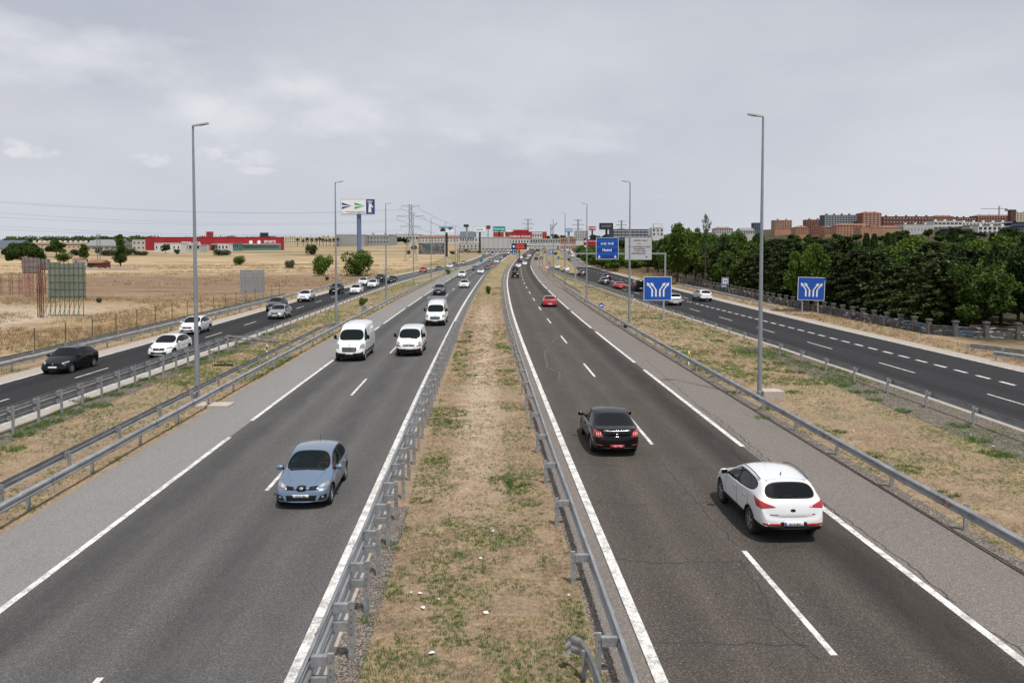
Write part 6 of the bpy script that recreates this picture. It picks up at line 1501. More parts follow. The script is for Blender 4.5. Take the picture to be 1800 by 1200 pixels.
# derelict billboards of the left field
M_sheet = mat('corrugated_sheet', (.30, .335, .34), .5, metal=.5, var=.25, vscale=.7, col2=(.19, .22, .215)); M_sheetg = mat('corrugated_sheet_mossy', (.27, .30, .305), .6, metal=.4, var=.3, vscale=.45, col2=(.15, .19, .12))
M_lattice_r = mat('rust_lattice', (.12, .045, .03), .85, var=.3, vscale=3); M_lattice_red = mat('faded_red_lattice', (.30, .12, .10), .8, var=.2, vscale=3); M_lattice_g = mat('olive_lattice', (.10, .13, .06), .8, var=.3, vscale=2)
def lattice(b, x, y, z0, z1, w_, r=.03, mi=0):
    r *= .6
    for dx in (-w_/2, w_/2):
        for dy in (-w_/2, w_/2): b.bar((x + dx, y + dy, z0), (x + dx, y + dy, z1), r, 4, mi=mi)
    z = z0; s_ = 1
    step_ = max(w_, .8)
    while z < z1 - step_:
        b.bar((x - s_*w_/2, y - w_/2, z), (x + s_*w_/2, y - w_/2, z + step_), r * .6, 3, mi=mi); b.bar((x - w_/2, y - s_*w_/2, z), (x - w_/2, y + s_*w_/2, z + step_), r * .6, 3, mi=mi)
        b.bar((x - w_/2, y - w_/2, z), (x + w_/2, y - w_/2, z), r * .6, 3, mi=mi); z += step_; s_ = -s_
def hoarding(px, pyb, Wpx, y1, y2, label, sheet, lat, lat2, ncol, nrow, legs, xoff=0, depth=2.2, sheets=None, towers=True):
    p = G(px, pyb); k = p.y / 1400; t = empty('derelict_billboard', p, label=label, cat='billboard'); W = Wpx * k; z1 = 8 + (430 - y1) * k; z0 = 8 + (430 - y2) * k; x0 = xoff * k
    b = MB(); n = int(W / .16)
    for i in range(n):
        xa = x0 + W * i / n; xb = x0 + W * (i + 1) / n; dd = .03 if i % 2 else 0; top = z1 - (.12 if (i // 9) % 3 == 1 else 0)
        b.box(xa, xb, dd, dd + .02, z0, top)
    b.build('sheet_panel', sheet, t)
    for i in range(ncol):
        x = x0 + W * (i + .5) / ncol; MB().bar((x, -.08, 0), (x, -.08, z1), .045, 4).bar((x, -.1, z0 + .2), (x + .3, -depth, 0), .035, 4).build('upright', lat, t)
    for j in range(nrow):
        z = z0 + (z1 - z0) * (j + .35) / nrow; MB().box(x0, x0 + W, -.06, -.02, z - .035, z + .035).build('rail', M_sheet, t)
    if towers:
        for q, (xx, dy) in enumerate(legs): b = MB(); lattice(b, x0 + xx * W, dy, 0, z1 - .2 if q % 2 == 0 else z1 * .62, .42, .035); b.build('lattice_tower', lat2, t)
    return t, W, z0, z1, x0
hoarding(118, 556, 66, 461, 524, 'largest derelict billboard, back of grey corrugated sheets with olive lattice and rusty towers', M_sheetg, M_lattice_g, M_lattice_r, 8, 5, [(-.14, -.6), (-.04, -1.2), (.10, -1.8)], xoff=-32)
hoarding(60, 521, 30, 452, 481, 'smaller derelict billboard of grey sheets on a red lattice, behind the largest one', M_sheet, M_lattice_red, M_lattice_red, 4, 3, [(.35, -.5), (.6, -.5)], xoff=-19)
hoarding(84, 515, 20, 455, 475, 'pale green narrow derelict billboard between the other two', M_sheet, M_lattice_r, M_lattice_r, 3, 2, [(.2, -.4)], xoff=-14)
p = G(12, 518); t = empty('lattice_scaffold', p, label='bare rusty lattice frame without sheets at the far left of the field', cat='lattice frame')
b = MB()
for i in range(5): lattice(b, -2.4 + i * 1.5, 0, 0, 3.3, .3, .03)
b.build('tower', M_lattice_r, t)
for z in (1.2, 2.3, 3.2): MB().bar((-2.5, 0, z), (3.8, 0, z), .03, 4).build('crossbar', M_lattice_r, t)
p = G(52, 518); t = empty('lattice_scaffold', p, label='bare faded red lattice frame below the smaller derelict billboard', cat='lattice frame')
b = MB()
for i in range(6): b.bar((-3 + i * 1.6, .5, 0), (-3 + i * 1.6, .5, 3.4), .035, 4)
b.build('upright', M_lattice_red, t)
for z in (1.0, 1.9, 3.2): MB().bar((-3.2, .5, z), (5.4, .5, z), .03, 4).build('crossbar', M_lattice_red, t)
# wire fence along the field
t = empty('wire_fence', (-36, 60, 0), label='thin wire fence on slender posts along the field behind the left guard rails', cat='fence')
fp = [(LS(y) - 5.6, y) for y in np.arange(46, 124, 4.1)]
for x, y in fp: MB().bar((0, 0, 0), (0, 0, 1.9), .035, 5).build('post', M_bark, t, loc=(x + 36, y - 60, 0))
for z in (.6, 1.1, 1.6):
    b = MB()
    for (xa, ya), (xb, yb) in zip(fp, fp[1:]): b.bar((xa + 36, ya - 60, z), (xb + 36, yb - 60, z), .006, 3, caps=False)
    b.build('wire', M_hole, t)
# big billboards ------------------------------------------------------------
M_bbpole = mat('billboard_pole_blue', (.13, .19, .33), .5, metal=.2); M_bbgreen = mat('billboard_green', (.02, .36, .16), .5); M_bbnavy = mat('billboard_navy', (.02, .06, .22), .5); M_bbdark = mat('billboard_dark', (.02, .022, .028), .5)
M_lblue = mat('billboard_light_blue', (.22, .42, .62), .5); M_teal = mat('billboard_teal', (.01, .27, .22), .5); M_pink = mat('billboard_maroon', (.17, .035, .045), .5)
def billboard(px, ybase, D, x0, x1, yt, yb, label, face, polem=M_bbdark, polew=.5, build=None, frame=M_bbdark, rz=0, twopole=False):
    k = D / 1400; X0, X1 = (x0 - 900) * k, (x1 - 900) * k; cx = (px - 900) * k; z1 = 8 + (430 - yt) * k; z0 = 8 + (430 - yb) * k; g = H(cx, D)
    t = empty('billboard', (cx, D, g), rz, label=label, cat='billboard'); z1 -= g; z0 -= g; mx = (X0 + X1) / 2 - cx; W = X1 - X0
    MB().bar((0, .8, 0), (0, .8, z0 + .3), polew, 12).build('pole', polem, t)
    pn = MB().box(mx - W/2, mx + W/2, 0, 1.6, z0, z1).build('panel', frame, t)
    MB().box(mx - W/2 + .12, mx + W/2 - .12, -.03, 0, z0 + .12, z1 - .12).build('poster', face, pn)
    MB().box(mx - W/2, mx + W/2, -.7, 0, z0 - .5, z0 - .42).build('catwalk', frame, t)
    if build: build(pn, mx, W, z0, z1)
    return t
def bb_arrows(pn, mx, W, z0, z1):
    Hh = z1 - z0; zc = z0 + Hh * .55; xl = mx - W / 2
    def tri(x, w_, m, hh, bands):
        for s in (1, -1):
            poly('arrow', [(x, zc + s * hh * .12), (x, zc + s * hh * .5), (x + w_, zc + s * .01)], m, pn, -.035)
        if bands: pass
    tri(xl + W * .03, W * .30, M_bbnavy, Hh * .46, 0); tri(xl + W * .41, W * .31, M_bbgreen, Hh * .46, 1)
    MB().box(xl + W * .755, xl + W - .12, -.04, -.032, z0 + .12, z1 - .12).build('side_panel', M_bbnavy, pn)
    text('MAX', .95, M_white, pn, (xl + W * .87, -.045, z1 - 1.0), bold=.03); text('15%', .9, M_white, pn, (xl + W * .87, -.045, z1 - 1.85), bold=.03)
    b = poly('pictogram', [(xl + W * .82, z0 + .7), (xl + W * .92, z0 + .7), (xl + W * .90, z0 + 3.2), (xl + W * .95, z0 + 2.6), (xl + W * .96, z0 + 3.4), (xl + W * .90, z0 + 4.2), (xl + W * .84, z0 + 4.2)], M_white, pn, -.045)
    poly('leaf', [(xl + W * .17, z0 + .65), (xl + W * .24, z0 + .8), (xl + W * .22, z0 + 1.3), (xl + W * .18, z0 + 1.15)], M_bbgreen, pn, -.035)
    text('CENTRO COMERCIAL', .68, M_bbdark, pn, (xl + W * .48, -.04, z0 + .75), bold=.015)
billboard(631, 441, 340, 600, 658.5, 350.5, 376.5, 'large white billboard with blue and green arrowheads and navy side strip on blue column', M_white, M_bbpole, .95, bb_arrows, frame=M_bbnavy)
def bb_scene(pn, mx, W, z0, z1):
    MB().box(mx - W/2 + .12, mx + W/2 - .12, -.04, -.032, z0 + (z1 - z0) * .55, z1 - .12).build('sky_field', M_lblue, pn)
    poly('shape', [(mx - W * .46, z0 + .5), (mx - W * .02, z0 + .5), (mx - W * .12, z0 + 2.2), (mx - W * .2, z1 - 1), (mx - W * .3, z0 + 2.6)], M_bbdark, pn, -.045)
    poly('shape', [(mx + W * .1, z1 - 1.2), (mx + W * .3, z1 - .8), (mx + W * .42, z1 - 1.6), (mx + W * .2, z1 - 2.1)], M_bbdark, pn, -.045)
billboard(785, 440, 420, 771.5, 798, 397, 408.5, 'poster billboard with blue sky and dark figure shapes, above the far tree row', M_white, M_bbdark, .6, bb_scene, frame=M_white)
billboard(820.5, 430, 620, 815, 824, 394.5, 399, 'small dark billboard on a thin grey pole before the white shops', M_bbdark, M_steel, .7)
def bb_lines(s, m, sz, dz=0): return lambda pn, mx, W, z0, z1: text(s, sz, m, pn, (mx, -.05, (z0 + z1) / 2 + dz), bold=.03)
billboard(843.5, 430, 500, 832, 854, 398.5, 408, 'white billboard with pale green writing on a black pole', M_white, M_bbdark, .6, bb_lines('muebles', M_teal, 1.5))
billboard(858, 430, 640, 854.5, 862.5, 396, 403, 'small maroon and white billboard between the white and the teal ones', M_pink, M_steel, .4, frame=M_white)
billboard(877.5, 428, 520, 866.5, 888, 398, 407, 'teal billboard with white writing above the red roofs', M_teal, M_bbdark, .5, bb_lines('Decora hogar', M_white, 1.3))
billboard(895, 428, 600, 889, 900, 403, 408, 'small white billboard right of the teal one', M_white, M_steel, .4)
billboard(999.5, 430, 560, 993.5, 1006.5, 401.5, 407.5, 'light blue billboard on a grey pole beside a thin lamp post', M_lblue, M_steel, .8, bb_lines('MERCADO', M_white, 1.1))
billboard(1041, 428, 480, 1035, 1047, 398, 404.5, 'small red billboard with white writing, left of the dark wide one', M_red, M_bbdark, .5, bb_lines('3 MAR', M_white, 1.5))
billboard(1066, 425, 430, 1053.5, 1077.5, 392, 403.5, 'wide dark billboard with faint writing above the trees', M_bbdark, M_bbdark, .6, bb_lines('OUTLET', M_mg2, 1.5))
billboard(1155, 425, 600, 1148, 1163, 393.5, 400.5, 'blank white billboard above the tree tops right of the grey panel', M_white, M_white, .4)
billboard(368, 425, 640, 363, 374.5, 407, 417.5, 'red square pylon sign on the roof edge of the red store', M_red, M_red, .5, lambda pn, mx, W, z0, z1: MB().bar((mx, -.06, (z0+z1)/2), (mx, -.04, (z0+z1)/2), W * .36, 16).build('emblem', M_pink, pn))
billboard(464, 430, 600, 457.5, 471.5, 409, 416.5, 'dark billboard above the right end of the red store', M_bbdark, M_steel, .4)
p = G(1026, 424)
# message board gantry -------------------------------------------------------
D = 287.0; k = D / 1400; xl = (806 - 900) * k; xr = (927 - 900) * k
t = empty('truss_gantry', (xl, D, 0), label='steel truss gantry across the left carriageway carrying the black message board', cat='gantry')
M_truss = mat('truss_grey', (.11, .10, .09), .6, metal=.3)
for nm, x in (('leg', 0), ('leg', 21.4)):
    b = MB(); lattice(b, x, 0, 0, 6.6, .7, .09); b.build(nm, M_truss, t)
b = MB()
for z in (5.35, 6.5):
    for yy_ in (-.4, .4): b.bar((0, yy_, z), (21.8, yy_, z), .13, 4)
for i in range(16):
    x = i * 1.36; b.bar((x, -.4, 5.35), (x + .68, -.4, 6.5), .15, 4); b.bar((x + .68, -.4, 6.5), (x + 1.36, -.4, 5.35), .15, 4)
b.build('truss', M_truss, t)
M_led = mat('led_red', (1, .06, .03), .5, emit=.8); M_ledw = mat('led_blue_white', (.35, .65, 1), .5, emit=.9)
t = empty('message_board', ((912.5 - 900) * k, D - .9, 0), label='black electronic message board with red text and a blue symbol, over the far median', cat='message board')
MB().box(-2.75, 2.75, 0, .7, 6.35, 8.35).build('housing', M_black, t); h_ = MB().box(-2.8, 2.8, .7, .8, 6.25, 8.45).build('back_frame', M_truss, t); MB().bar((0.2, .9, 0), (.2, .9, 6.4), .16, 8).build('post', M_truss, t)
text('OBRAS M-45', .50, M_led, t, (.35, -.02, 7.85), bold=.012); text('PRECAUCION', .50, M_led, t, (.35, -.02, 7.3), bold=.012); text('CARRIL DCHO', .46, M_led, t, (.35, -.02, 6.78), bold=.012)
poly('symbol', [(-2.4, 7.2), (-1.95, 7.95), (-1.95, 7.5), (-1.45, 7.6), (-1.95, 6.8), (-2.0, 7.15)], M_ledw, t, -.02)
# power pylons -------------------------------------------------------------------
M_pyl = mat('pylon_steel', (.17, .18, .20), .7)
def pylon(px, D, yb, yt, label, s=1.0):
    k = D / 1400; x = (px - 900) * k; g = H(x, D); Ht = 8 + (430 - yt) * k - g; t = empty('power_pylon', (x, D, g), label=label, cat='power pylon'); b = MB(); r = .09 * D / 340
    def hw(z): f = z / Ht; return (3.6 * (1 - f / .55) + 1.0 if f < .55 else 1.0) * Ht / 26 * .62
    zs = [Ht * q for q in (0, .16, .3, .42, .55, .66, .77, .88, 1.0)]
    for za, zb in zip(zs, zs[1:]):
        a, c = hw(za), hw(zb)
        for sx in (-1, 1):
            for sy in (-1, 1): b.bar((sx*a, sy*a, za), (sx*c, sy*c, zb), r, 4)
            b.bar((-sx*a, -a, za), (sx*c, -c, zb), r * .55, 3); b.bar((-sx*a, a, za), (sx*c, c, zb), r * .55, 3); b.bar((sx*a, -a, za), (sx*c, c, zb), r * .55, 3)
        for sy in (-1, 1): b.bar((-c, sy*c, zb), (c, sy*c, zb), r * .5, 3)
    b.build('tower', M_pyl, t); arms = []
    for z, L_ in ((Ht * .98, .155), (Ht * .80, .24), (Ht * .62, .17)):
        L_ *= Ht; b = MB(); c = hw(z)
        for s_ in (-1, 1):
            for sy in (-1, 1): b.bar((s_*c, sy*c, z - Ht*.03), (s_*L_, 0, z), r * .7, 3); b.bar((s_*c, sy*c, z + Ht*.012), (s_*L_, 0, z), r * .7, 3)
            b.bar((s_*L_, 0, z), (s_*L_, 0, z - Ht * .055), r * .9, 4); arms.append(Vector((x + s_*L_, D, g + z - Ht * .055)))
        b.build('cross_arm', M_pyl, t)
    return arms
A1 = pylon(722, 360, 440, 360, 'large steel lattice power pylon in the field right of the big billboard')
A2 = pylon(928, 900, 430, 385, 'faint distant lattice pylon behind the red warehouse'); A3 = pylon(1016, 800, 430, 386, 'faint distant lattice pylon above the trees, right of the light blue billboard'); A4 = pylon(1092, 1100, 425, 388, 'very faint distant pylon just left of the second right lamp post')
M_wire = mat('cable', (.06, .065, .075), .7)
def cable(a, b, sag, r, label, grp='overhead power cables'):
    n = 26; P = [a.lerp(b, i / n) - Vector((0, 0, sag * 4 * (i / n) * (1 - i / n))) for i in range(n + 1)]; m = MB()
    for p, q in zip(P, P[1:]): m.bar(p, q, r, 4, caps=False)
    tag(m.build('power_cable', M_wire), label, 'power cable', grp)
ends_ = [(-20, 352), (-20, 355), (-20, 373), (-20, 381), (-20, 396), (-20, 402)]
nmz = ['uppermost', 'second highest', 'third highest', 'third lowest', 'second lowest', 'lowest']
order = [0, 1, 2, 3, 4, 5]
for (px, py), j, nm in zip(ends_, order, nmz):
    a = AT(px, py, 215); cable(a, A1[j], 2.5, .025, nm + ' power cable sagging from the left edge of the sky to the large pylon')
for j in (0, 1, 2, 3): cable(A1[j], A2[j], 14, .05, 'thin power cable from the large pylon towards the distant one', 'power cables between the pylons')
# buildings ---------------------------------------------------------------------
def bmat(name, c, var=.06): return mat(name, c, .85, var=var, vscale=.15, spec=.2)
B_red = bmat('facade_red', (.33, .03, .04), .12); B_red2 = bmat('facade_orange_red', (.48, .07, .035)); B_white = bmat('facade_white', (.62, .62, .60)); B_grey = bmat('facade_grey', (.30, .31, .32)); B_lgrey = bmat('facade_pale_grey', (.46, .46, .45))
B_brick = bmat('facade_brick', (.27, .125, .085), .2); B_brick2 = bmat('facade_light_brick', (.40, .225, .15), .2); B_brick3 = bmat('facade_dark_brick', (.14, .065, .052), .15); B_cream = bmat('facade_cream', (.55, .48, .38)); B_slate = bmat('facade_slate', (.10, .12, .15)); B_navy = bmat('facade_navy', (.015, .03, .08))
B_roof = mat('roof_tiles', (.24, .115, .08), .9, var=.2, vscale=.6); B_roofg = mat('roof_grey', (.22, .22, .225), .9, var=.1, vscale=.3); B_win = mat('window_glass', (.035, .045, .055), .15, spec=.5); B_winl = mat('window_blind', (.45, .42, .38), .6); B_glassg = mat('glass_green', (.10, .20, .19), .2)
def building(px0, px1, yb, yt, D, label, wallm, rows=0, cols=0, roof='flat', depth=18, winm=None, wfrac=(.5, .5), roofm=None, name='building', cat='building', gb=None, extras=None, group=None, side=True):
    k = D / 1400; x0, x1 = (px0 - 900) * k, (px1 - 900) * k; W = x1 - x0; cx = (x0 + x1) / 2; g = H(cx, D) - .6 if gb is None else gb
    zb = 8 + (430 - yb) * k; zt = 8 + (430 - yt) * k; g = min(g, zb); Ht = zt - g; t = empty(name, (cx, D, g), label=label, cat=cat, group=group)
    MB().box(-W/2, W/2, 0, depth, 0, Ht).build('wall', wallm, t)
    rm = roofm or B_roofg
    if roof == 'flat':
        r_ = MB().box(-W/2 - .15, W/2 + .15, -.15, depth + .15, Ht, Ht + .35).build('roof', rm if roofm else wallm, t)
    elif roof == 'hip':
        rh = min(W, depth) * .13; b = MB(); b.add([(-W/2 - .4, -.4, Ht), (W/2 + .4, -.4, Ht), (W/2 + .4, depth + .4, Ht), (-W/2 - .4, depth + .4, Ht), (-W/2 + depth * .3 if W > depth else 0, depth / 2, Ht + rh), (W/2 - depth * .3 if W > depth else .1, depth / 2, Ht + rh)],
              [(0, 1, 5, 4), (1, 2, 5), (2, 3, 4, 5), (3, 0, 4), (3, 2, 1, 0)]); r_ = b.build('roof', rm, t)
    elif roof == 'gable':
        rh = depth * .16; b = MB(); b.add([(-W/2 - .3, -.4, Ht), (W/2 + .3, -.4, Ht), (W/2 + .3, depth + .4, Ht), (-W/2 - .3, depth + .4, Ht), (-W/2 - .3, depth / 2, Ht + rh), (W/2 + .3, depth / 2, Ht + rh)], [(0, 1, 5, 4), (1, 2, 5), (2, 3, 4, 5), (3, 0, 4), (3, 2, 1, 0)]); r_ = b.build('roof', rm, t)
    if roof != 'none' and D > 700 and W > 12:
        for q in range(min(5, int(W / 9))):
            x = -W/2 + W * (q + .5) / min(5, int(W / 9)) ; MB().box(x - 1.0, x + .9, depth * .3, depth * .3 + 2, Ht + .36, Ht + 2.3).build('chimney', wallm, t)
    if rows and cols:
        zw0 = max(0, zb - g); Hv = Ht - zw0; ch, rhh = W / cols, Hv / rows; ww, wh = ch * wfrac[0], rhh * wfrac[1]
        me = MB().box(-ww/2, ww/2, -.08, 0, -wh/2, wh/2).box(-ww/2 - .12, ww/2 + .12, -.2, 0, -wh/2 - .18, -wh/2 - .02, 1).mesh('window', [winm or B_win, wallm])
        n = 0
        for j in range(rows):
            for i in range(cols):
                if n >= 100: break
                meshobj('window', me, t, loc=(-W/2 + ch * (i + .5), -.002, zw0 + rhh * (j + .5))); n += 1
    if extras: extras(t, W, Ht, k, g)
    return t
# left group
def ex_store(t, W, Ht, k, g):
    text('TERRAZA', 3.2, M_white, t, (-W * .16, -.3, Ht - 4.2), bold=.06, name='lettering'); text('SPORTS', 2.4, M_white, t, (W * .42, -.3, Ht - 3.0), bold=.05)
    for x in (W * .28, W * .34): MB().bar((x, -.3, Ht - 3.2), (x, -.1, Ht - 3.2), 1.3, 12).build('emblem', M_white, t)
    for i in range(9): x = -W/2 + W * (i + .5) / 9; MB().box(x - .08, x + .08, -.12, 0, .5, Ht - .1).build('seam', B_brick3, t)
    MB().box(W * .02, W * .5, -3, 0, 0, 4.6).build('annex', B_glassg, t); MB().box(W * .0, W * .5, -4, 0, 4.6, 5.0).build('canopy', B_white, t); MB().box(-W * .25, -W * .02, -3, 0, 0, 4.3).build('annex', B_lgrey, t)
building(256, 494, 437, 417.5, 560, 'long bright red retail store with white lettering across the left field', B_red, extras=ex_store, depth=8, name='retail_store', cat='store')
building(272, 318, 441, 428, 500, 'low white block with small windows in front of the red store', B_white, 1, 6, depth=12, wfrac=(.3, .35), name='white_block')
building(318, 352, 438, 431, 510, 'low pale annex with dark openings left of the nearest lamp post foot', B_lgrey, 1, 5, depth=12, wfrac=(.6, .7))
building(383, 402, 439, 429, 520, 'small white flat roofed kiosk below the red store sign', B_white, 1, 3, depth=8, wfrac=(.5, .4))
building(405, 420, 435, 429, 540, 'small glazed green pavilion in front of the red store', B_glassg, 1, 4, depth=8)
building(233, 256, 440, 422, 600, 'pale grey hall adjoining the left end of the red store', B_lgrey, 2, 3, depth=30, wfrac=(.4, .3))
def ex_saw(t, W, Ht, k, g):
    for i in range(14):
        x = -W/2 + W * (i + .3) / 14; MB().box(x, x + W / 40, 1, 2.5, Ht + .36, Ht + 2.0).build('roof_vent', B_white, t)
    MB().box(-W/2, W/2, -.25, 0, Ht - 1.8, Ht - .8).build('red_band', B_roof, t)
building(55, 182, 445, 427, 650, 'long white factory hall with roof vents and a reddish band, behind the left trees', B_cream, 1, 16, depth=60, extras=ex_saw, wfrac=(.4, .3), name='factory_hall')
building(-30, 20, 453, 436, 480, 'white hall with dark roof at the far left edge', B_lgrey, 1, 5, depth=30, roof='gable', roofm=B_slate, wfrac=(.4, .4))
building(150, 205, 442, 432, 600, 'low grey shed with a dark strip of openings left of the slender poplar', B_grey, 1, 5, depth=30, roof='gable', wfrac=(.7, .4))
building(70, 92, 449, 436, 520, 'white house with turquoise openings between the two left trees', B_white, 1, 3, depth=12, wfrac=(.4, .5))
def ex_shed(t, W, Ht, k, g):
    MB().box(-W * .45, -W * .05, -.1, 0, .2, Ht - .3).build('opening', M_black, t)
building(153, 178, 471, 462, 262, 'low farm shed with orange tiled roof and dark opening', B_brick3, depth=6, roof='gable', roofm=B_roof, extras=ex_shed, name='farm_shed', cat='shed')
building(127, 140, 466, 456, 300, 'small white farm house wall left of the tiled shed', B_white, 1, 1, depth=5, wfrac=(.2, .5), roof='gable', roofm=B_roof, cat='house')
p = G(190, 474); b = MB(); rr = random.Random(4)
for i in range(60):
    x = -10 + i * .33; s_ = rr.uniform(.12, .3); b.box(x - s_, x + s_, -s_, s_, 0, rr.uniform(.3, .9))
tag(b.build('rubble_wall', M_cblk, loc=p), 'low tumbled wall of white stones in front of the tiled shed', 'stone wall')
# pylon mast and grey frame at left (two thin masts)
for px, lb in ((171.5, 'thin dark mast above the sheds, left one of a pair'), (176.5, 'lattice mast above the sheds, right one of a pair')):
    k = 330 / 1400; b = MB(); g = H((px - 900) * k, 330); zt = 8 + 19 * k - g; lattice(b, 0, 0, 0, zt, .5 if px > 173 else .2, .06); b.box(-.9, .9, -.05, .05, zt - 1.2, zt - 1.1)
    tag(b.build('lattice_mast', M_pyl, loc=((px - 900) * k, 330, g)), lb, 'mast')
# centre left warehouses
building(592, 640, 429, 413, 700, 'grey ribbed warehouse behind the column of the large billboard', B_grey, 1, 10, depth=60, wfrac=(.05, .9), winm=B_lgrey, name='warehouse')
building(640, 684, 429, 413.5, 720, 'brownish grey warehouse right of the billboard column', B_grey, 2, 8, depth=50, wfrac=(.4, .3), name='warehouse')
building(684, 736, 424, 412, 900, 'long low pale hall behind the far trees by the large pylon', B_lgrey, 1, 9, depth=60, wfrac=(.6, .3), name='warehouse')
building(497, 592, 427, 417, 950, 'very distant row of cream houses behind the palms', B_cream, 2, 24, depth=20, wfrac=(.4, .4), name='house_row')
building(736, 812, 425, 417, 850, 'low pale brick row behind the far trees under the poster billboard', B_lgrey, 2, 14, depth=14, wfrac=(.4, .35), roof='gable', roofm=B_roof, name='house_row')
def ex_wallg(t, W, Ht, k, g): pass
building(736, 781, 437, 427, 470, 'long low white wall covered in graffiti in the far left field', M_wall, depth=1.0, roof='none', name='boundary_wall', cat='wall')
building(806, 846, 437, 428, 560, 'low grey flat roofed block left of the grey hall', B_lgrey, 1, 6, depth=30, wfrac=(.4, .3))
building(808, 834, 424, 417, 640, 'pale blue-grey shop with sloping dark roof', B_lgrey, 1, 6, depth=30, roof='gable', roofm=B_slate)
building(834, 852, 426, 417, 600, 'white shop front with green tinted windows', B_white, 1, 3, depth=20, winm=B_glassg)
building(846, 897, 437, 417.5, 480, 'large pale grey hall left of the message board', B_lgrey, 1, 6, depth=40, wfrac=(.06, .9), winm=B_grey, name='warehouse')
building(867, 885, 418, 409, 700, 'orange-red box building under the teal billboard', B_red2, 1, 5, depth=30, wfrac=(.05, .8), winm=B_brick3)
building(888, 935, 418, 408, 640, 'wide red warehouse store with stepped top in the centre distance', B_red, depth=60, name='retail_store', cat='store', extras=lambda t, W, Ht, k, g: [text('MUEBLES HOGAR', 2.2, M_white, t, (W * .05, -.3, Ht - 3.6), bold=.05), MB().box(-W * .2, W * .38, 1, 20, Ht + .36, Ht + 1.9).build('roof_box', B_red, t), MB().box(-W/2, W/2, -2, 0, 0, Ht - 5.4).build('shop_front', B_cream, t)])
building(935, 953, 419, 407.5, 680, 'white store right of the wide red warehouse', B_white, 1, 4, depth=30, wfrac=(.5, .3))
building(953, 961, 420, 408, 690, 'small orange-red block right of the white store', B_red2, 1, 2, depth=20)
building(895, 930, 428, 421, 560, 'row of low white petrol station buildings under the red warehouse', B_white, 1, 7, depth=15, wfrac=(.5, .5))
building(932, 985, 427, 420, 600, 'long low pale building with dark shop windows beyond the overpass', B_lgrey, 1, 12, depth=20, wfrac=(.6, .5))
building(985, 1012, 426, 418, 620, 'low pinkish shop row right of the long pale building', B_brick2, 1, 7, depth=20, wfrac=(.5, .4))
building(1012, 1034, 423, 406, 760, 'white gridded office block behind the pylon', B_white, 4, 7, depth=20, wfrac=(.6, .5))
building(1026, 1032, 437, 420, 420, 'small red sign tower of a roadside diner among the bushes', B_red, 2, 1, depth=1, wfrac=(.6, .4), winm=M_white, name='sign_tower', cat='sign tower')
building(1033, 1048, 426, 422, 470, 'low red roofed diner behind the trees', B_red, 1, 4, depth=12, wfrac=(.5, .4), winm=M_white)
building(1078, 1140, 418, 403.5, 640, 'dark glass office building with a flat overhanging roof behind the panels', B_slate, 3, 9, depth=30, wfrac=(.8, .35), winm=B_lgrey, roofm=B_roofg, name='office_building')
building(1146, 1166, 415, 401, 700, 'narrow white building below the blank white billboard', B_white, 2, 3, depth=15)
# overpass
k = 560 / 1400; g0 = H(0, 560); zt = 8 + (430 - 433.5) * k
t = empty('overpass_bridge', (20, 560, g0), label='pale concrete overpass crossing the motorway in the distance', cat='bridge')
MB().box(-14, 40, 0, 10, zt - g0 + .1, zt - g0 + .9).build('deck', B_lgrey, t); MB().box(-14, 40, -.2, 0, zt - g0 + .9, zt - g0 + 1.5).build('parapet', B_white, t)
for x in (-10, 12, 34): MB().box(x, x + 1.2, 1, 9, -.5, zt - g0 + .1).build('pier', B_lgrey, t)
# church-like crane far, jib crane
k = 1000 / 1400
for nm, px, yt, jl, lb in (('tower_crane', 969, 394, 6, 'small pale crane with raised jib beside a thin lamp post'), ('tower_crane', 1754, 362, 45, 'thin tower crane on the skyline above the brick town')):
    D = 700 if px < 1000 else 1350; k = D / 1400; x = (px - 900) * k; g = H(x, D); zt = 8 + (430 - yt) * k - g; t = empty(nm, (x, D, g), label=lb, cat='crane'); b = MB(); lattice(b, 0, 0, 0, zt, 1.6, .35); b.build('mast', M_pyl, t)
    if px < 1000: MB().bar((0, 0, zt * .75), (5, 0, zt + 1.2), .5, 4).build('jib', M_pyl, t)
    else: MB().bar((-31, 0, zt - 5), (14, 0, zt - 5), .55, 4).build('jib', M_pyl, t); MB().box(10, 14, -1, 1, zt - 9, zt - 5.6).build('counterweight', M_pyl, t)
# town on the right hill
building(1361, 1391, 404, 387.5, 1000, 'leftmost brick apartment block standing alone on the skyline', B_brick2, 5, 7, depth=14, wfrac=(.45, .5), winm=B_win)
building(1325, 1340, 404, 392, 1100, 'dark grey block left of the lone brick block, beside the lamp post', B_slate, 3, 4, depth=14)
building(1417, 1446, 404, 386.5, 1050, 'second brick apartment block from the left with blue-grey windows', B_brick, 5, 6, depth=14, wfrac=(.5, .5))
building(1448, 1515, 402, 378.5, 1000, 'long slate grey apartment slab with brick balconies on the skyline', B_slate, 6, 14, depth=16, wfrac=(.6, .4), winm=B_lgrey)
building(1515, 1548, 402, 375, 980, 'tall brick tower block with tiled hip roof and white balconies', B_brick, 7, 5, depth=16, roof='hip', roofm=B_roof, wfrac=(.35, .5), winm=B_winl, name='tower_block')
building(1398, 1422, 412, 400, 850, 'lowest orange brick flats at the left end of the town front', B_brick2, 3, 6, depth=14, roof='hip', roofm=B_roof, wfrac=(.45, .5))
building(1425, 1447, 412, 397.5, 870, 'orange brick flats with a stepped roof, second block of the town front', B_brick, 3, 5, depth=14, wfrac=(.5, .5))
building(1449, 1468, 412, 399.5, 845, 'orange brick flats with dark bays, third block of the town front', B_brick2, 3, 5, depth=14, roof='hip', roofm=B_roof, wfrac=(.55, .5))
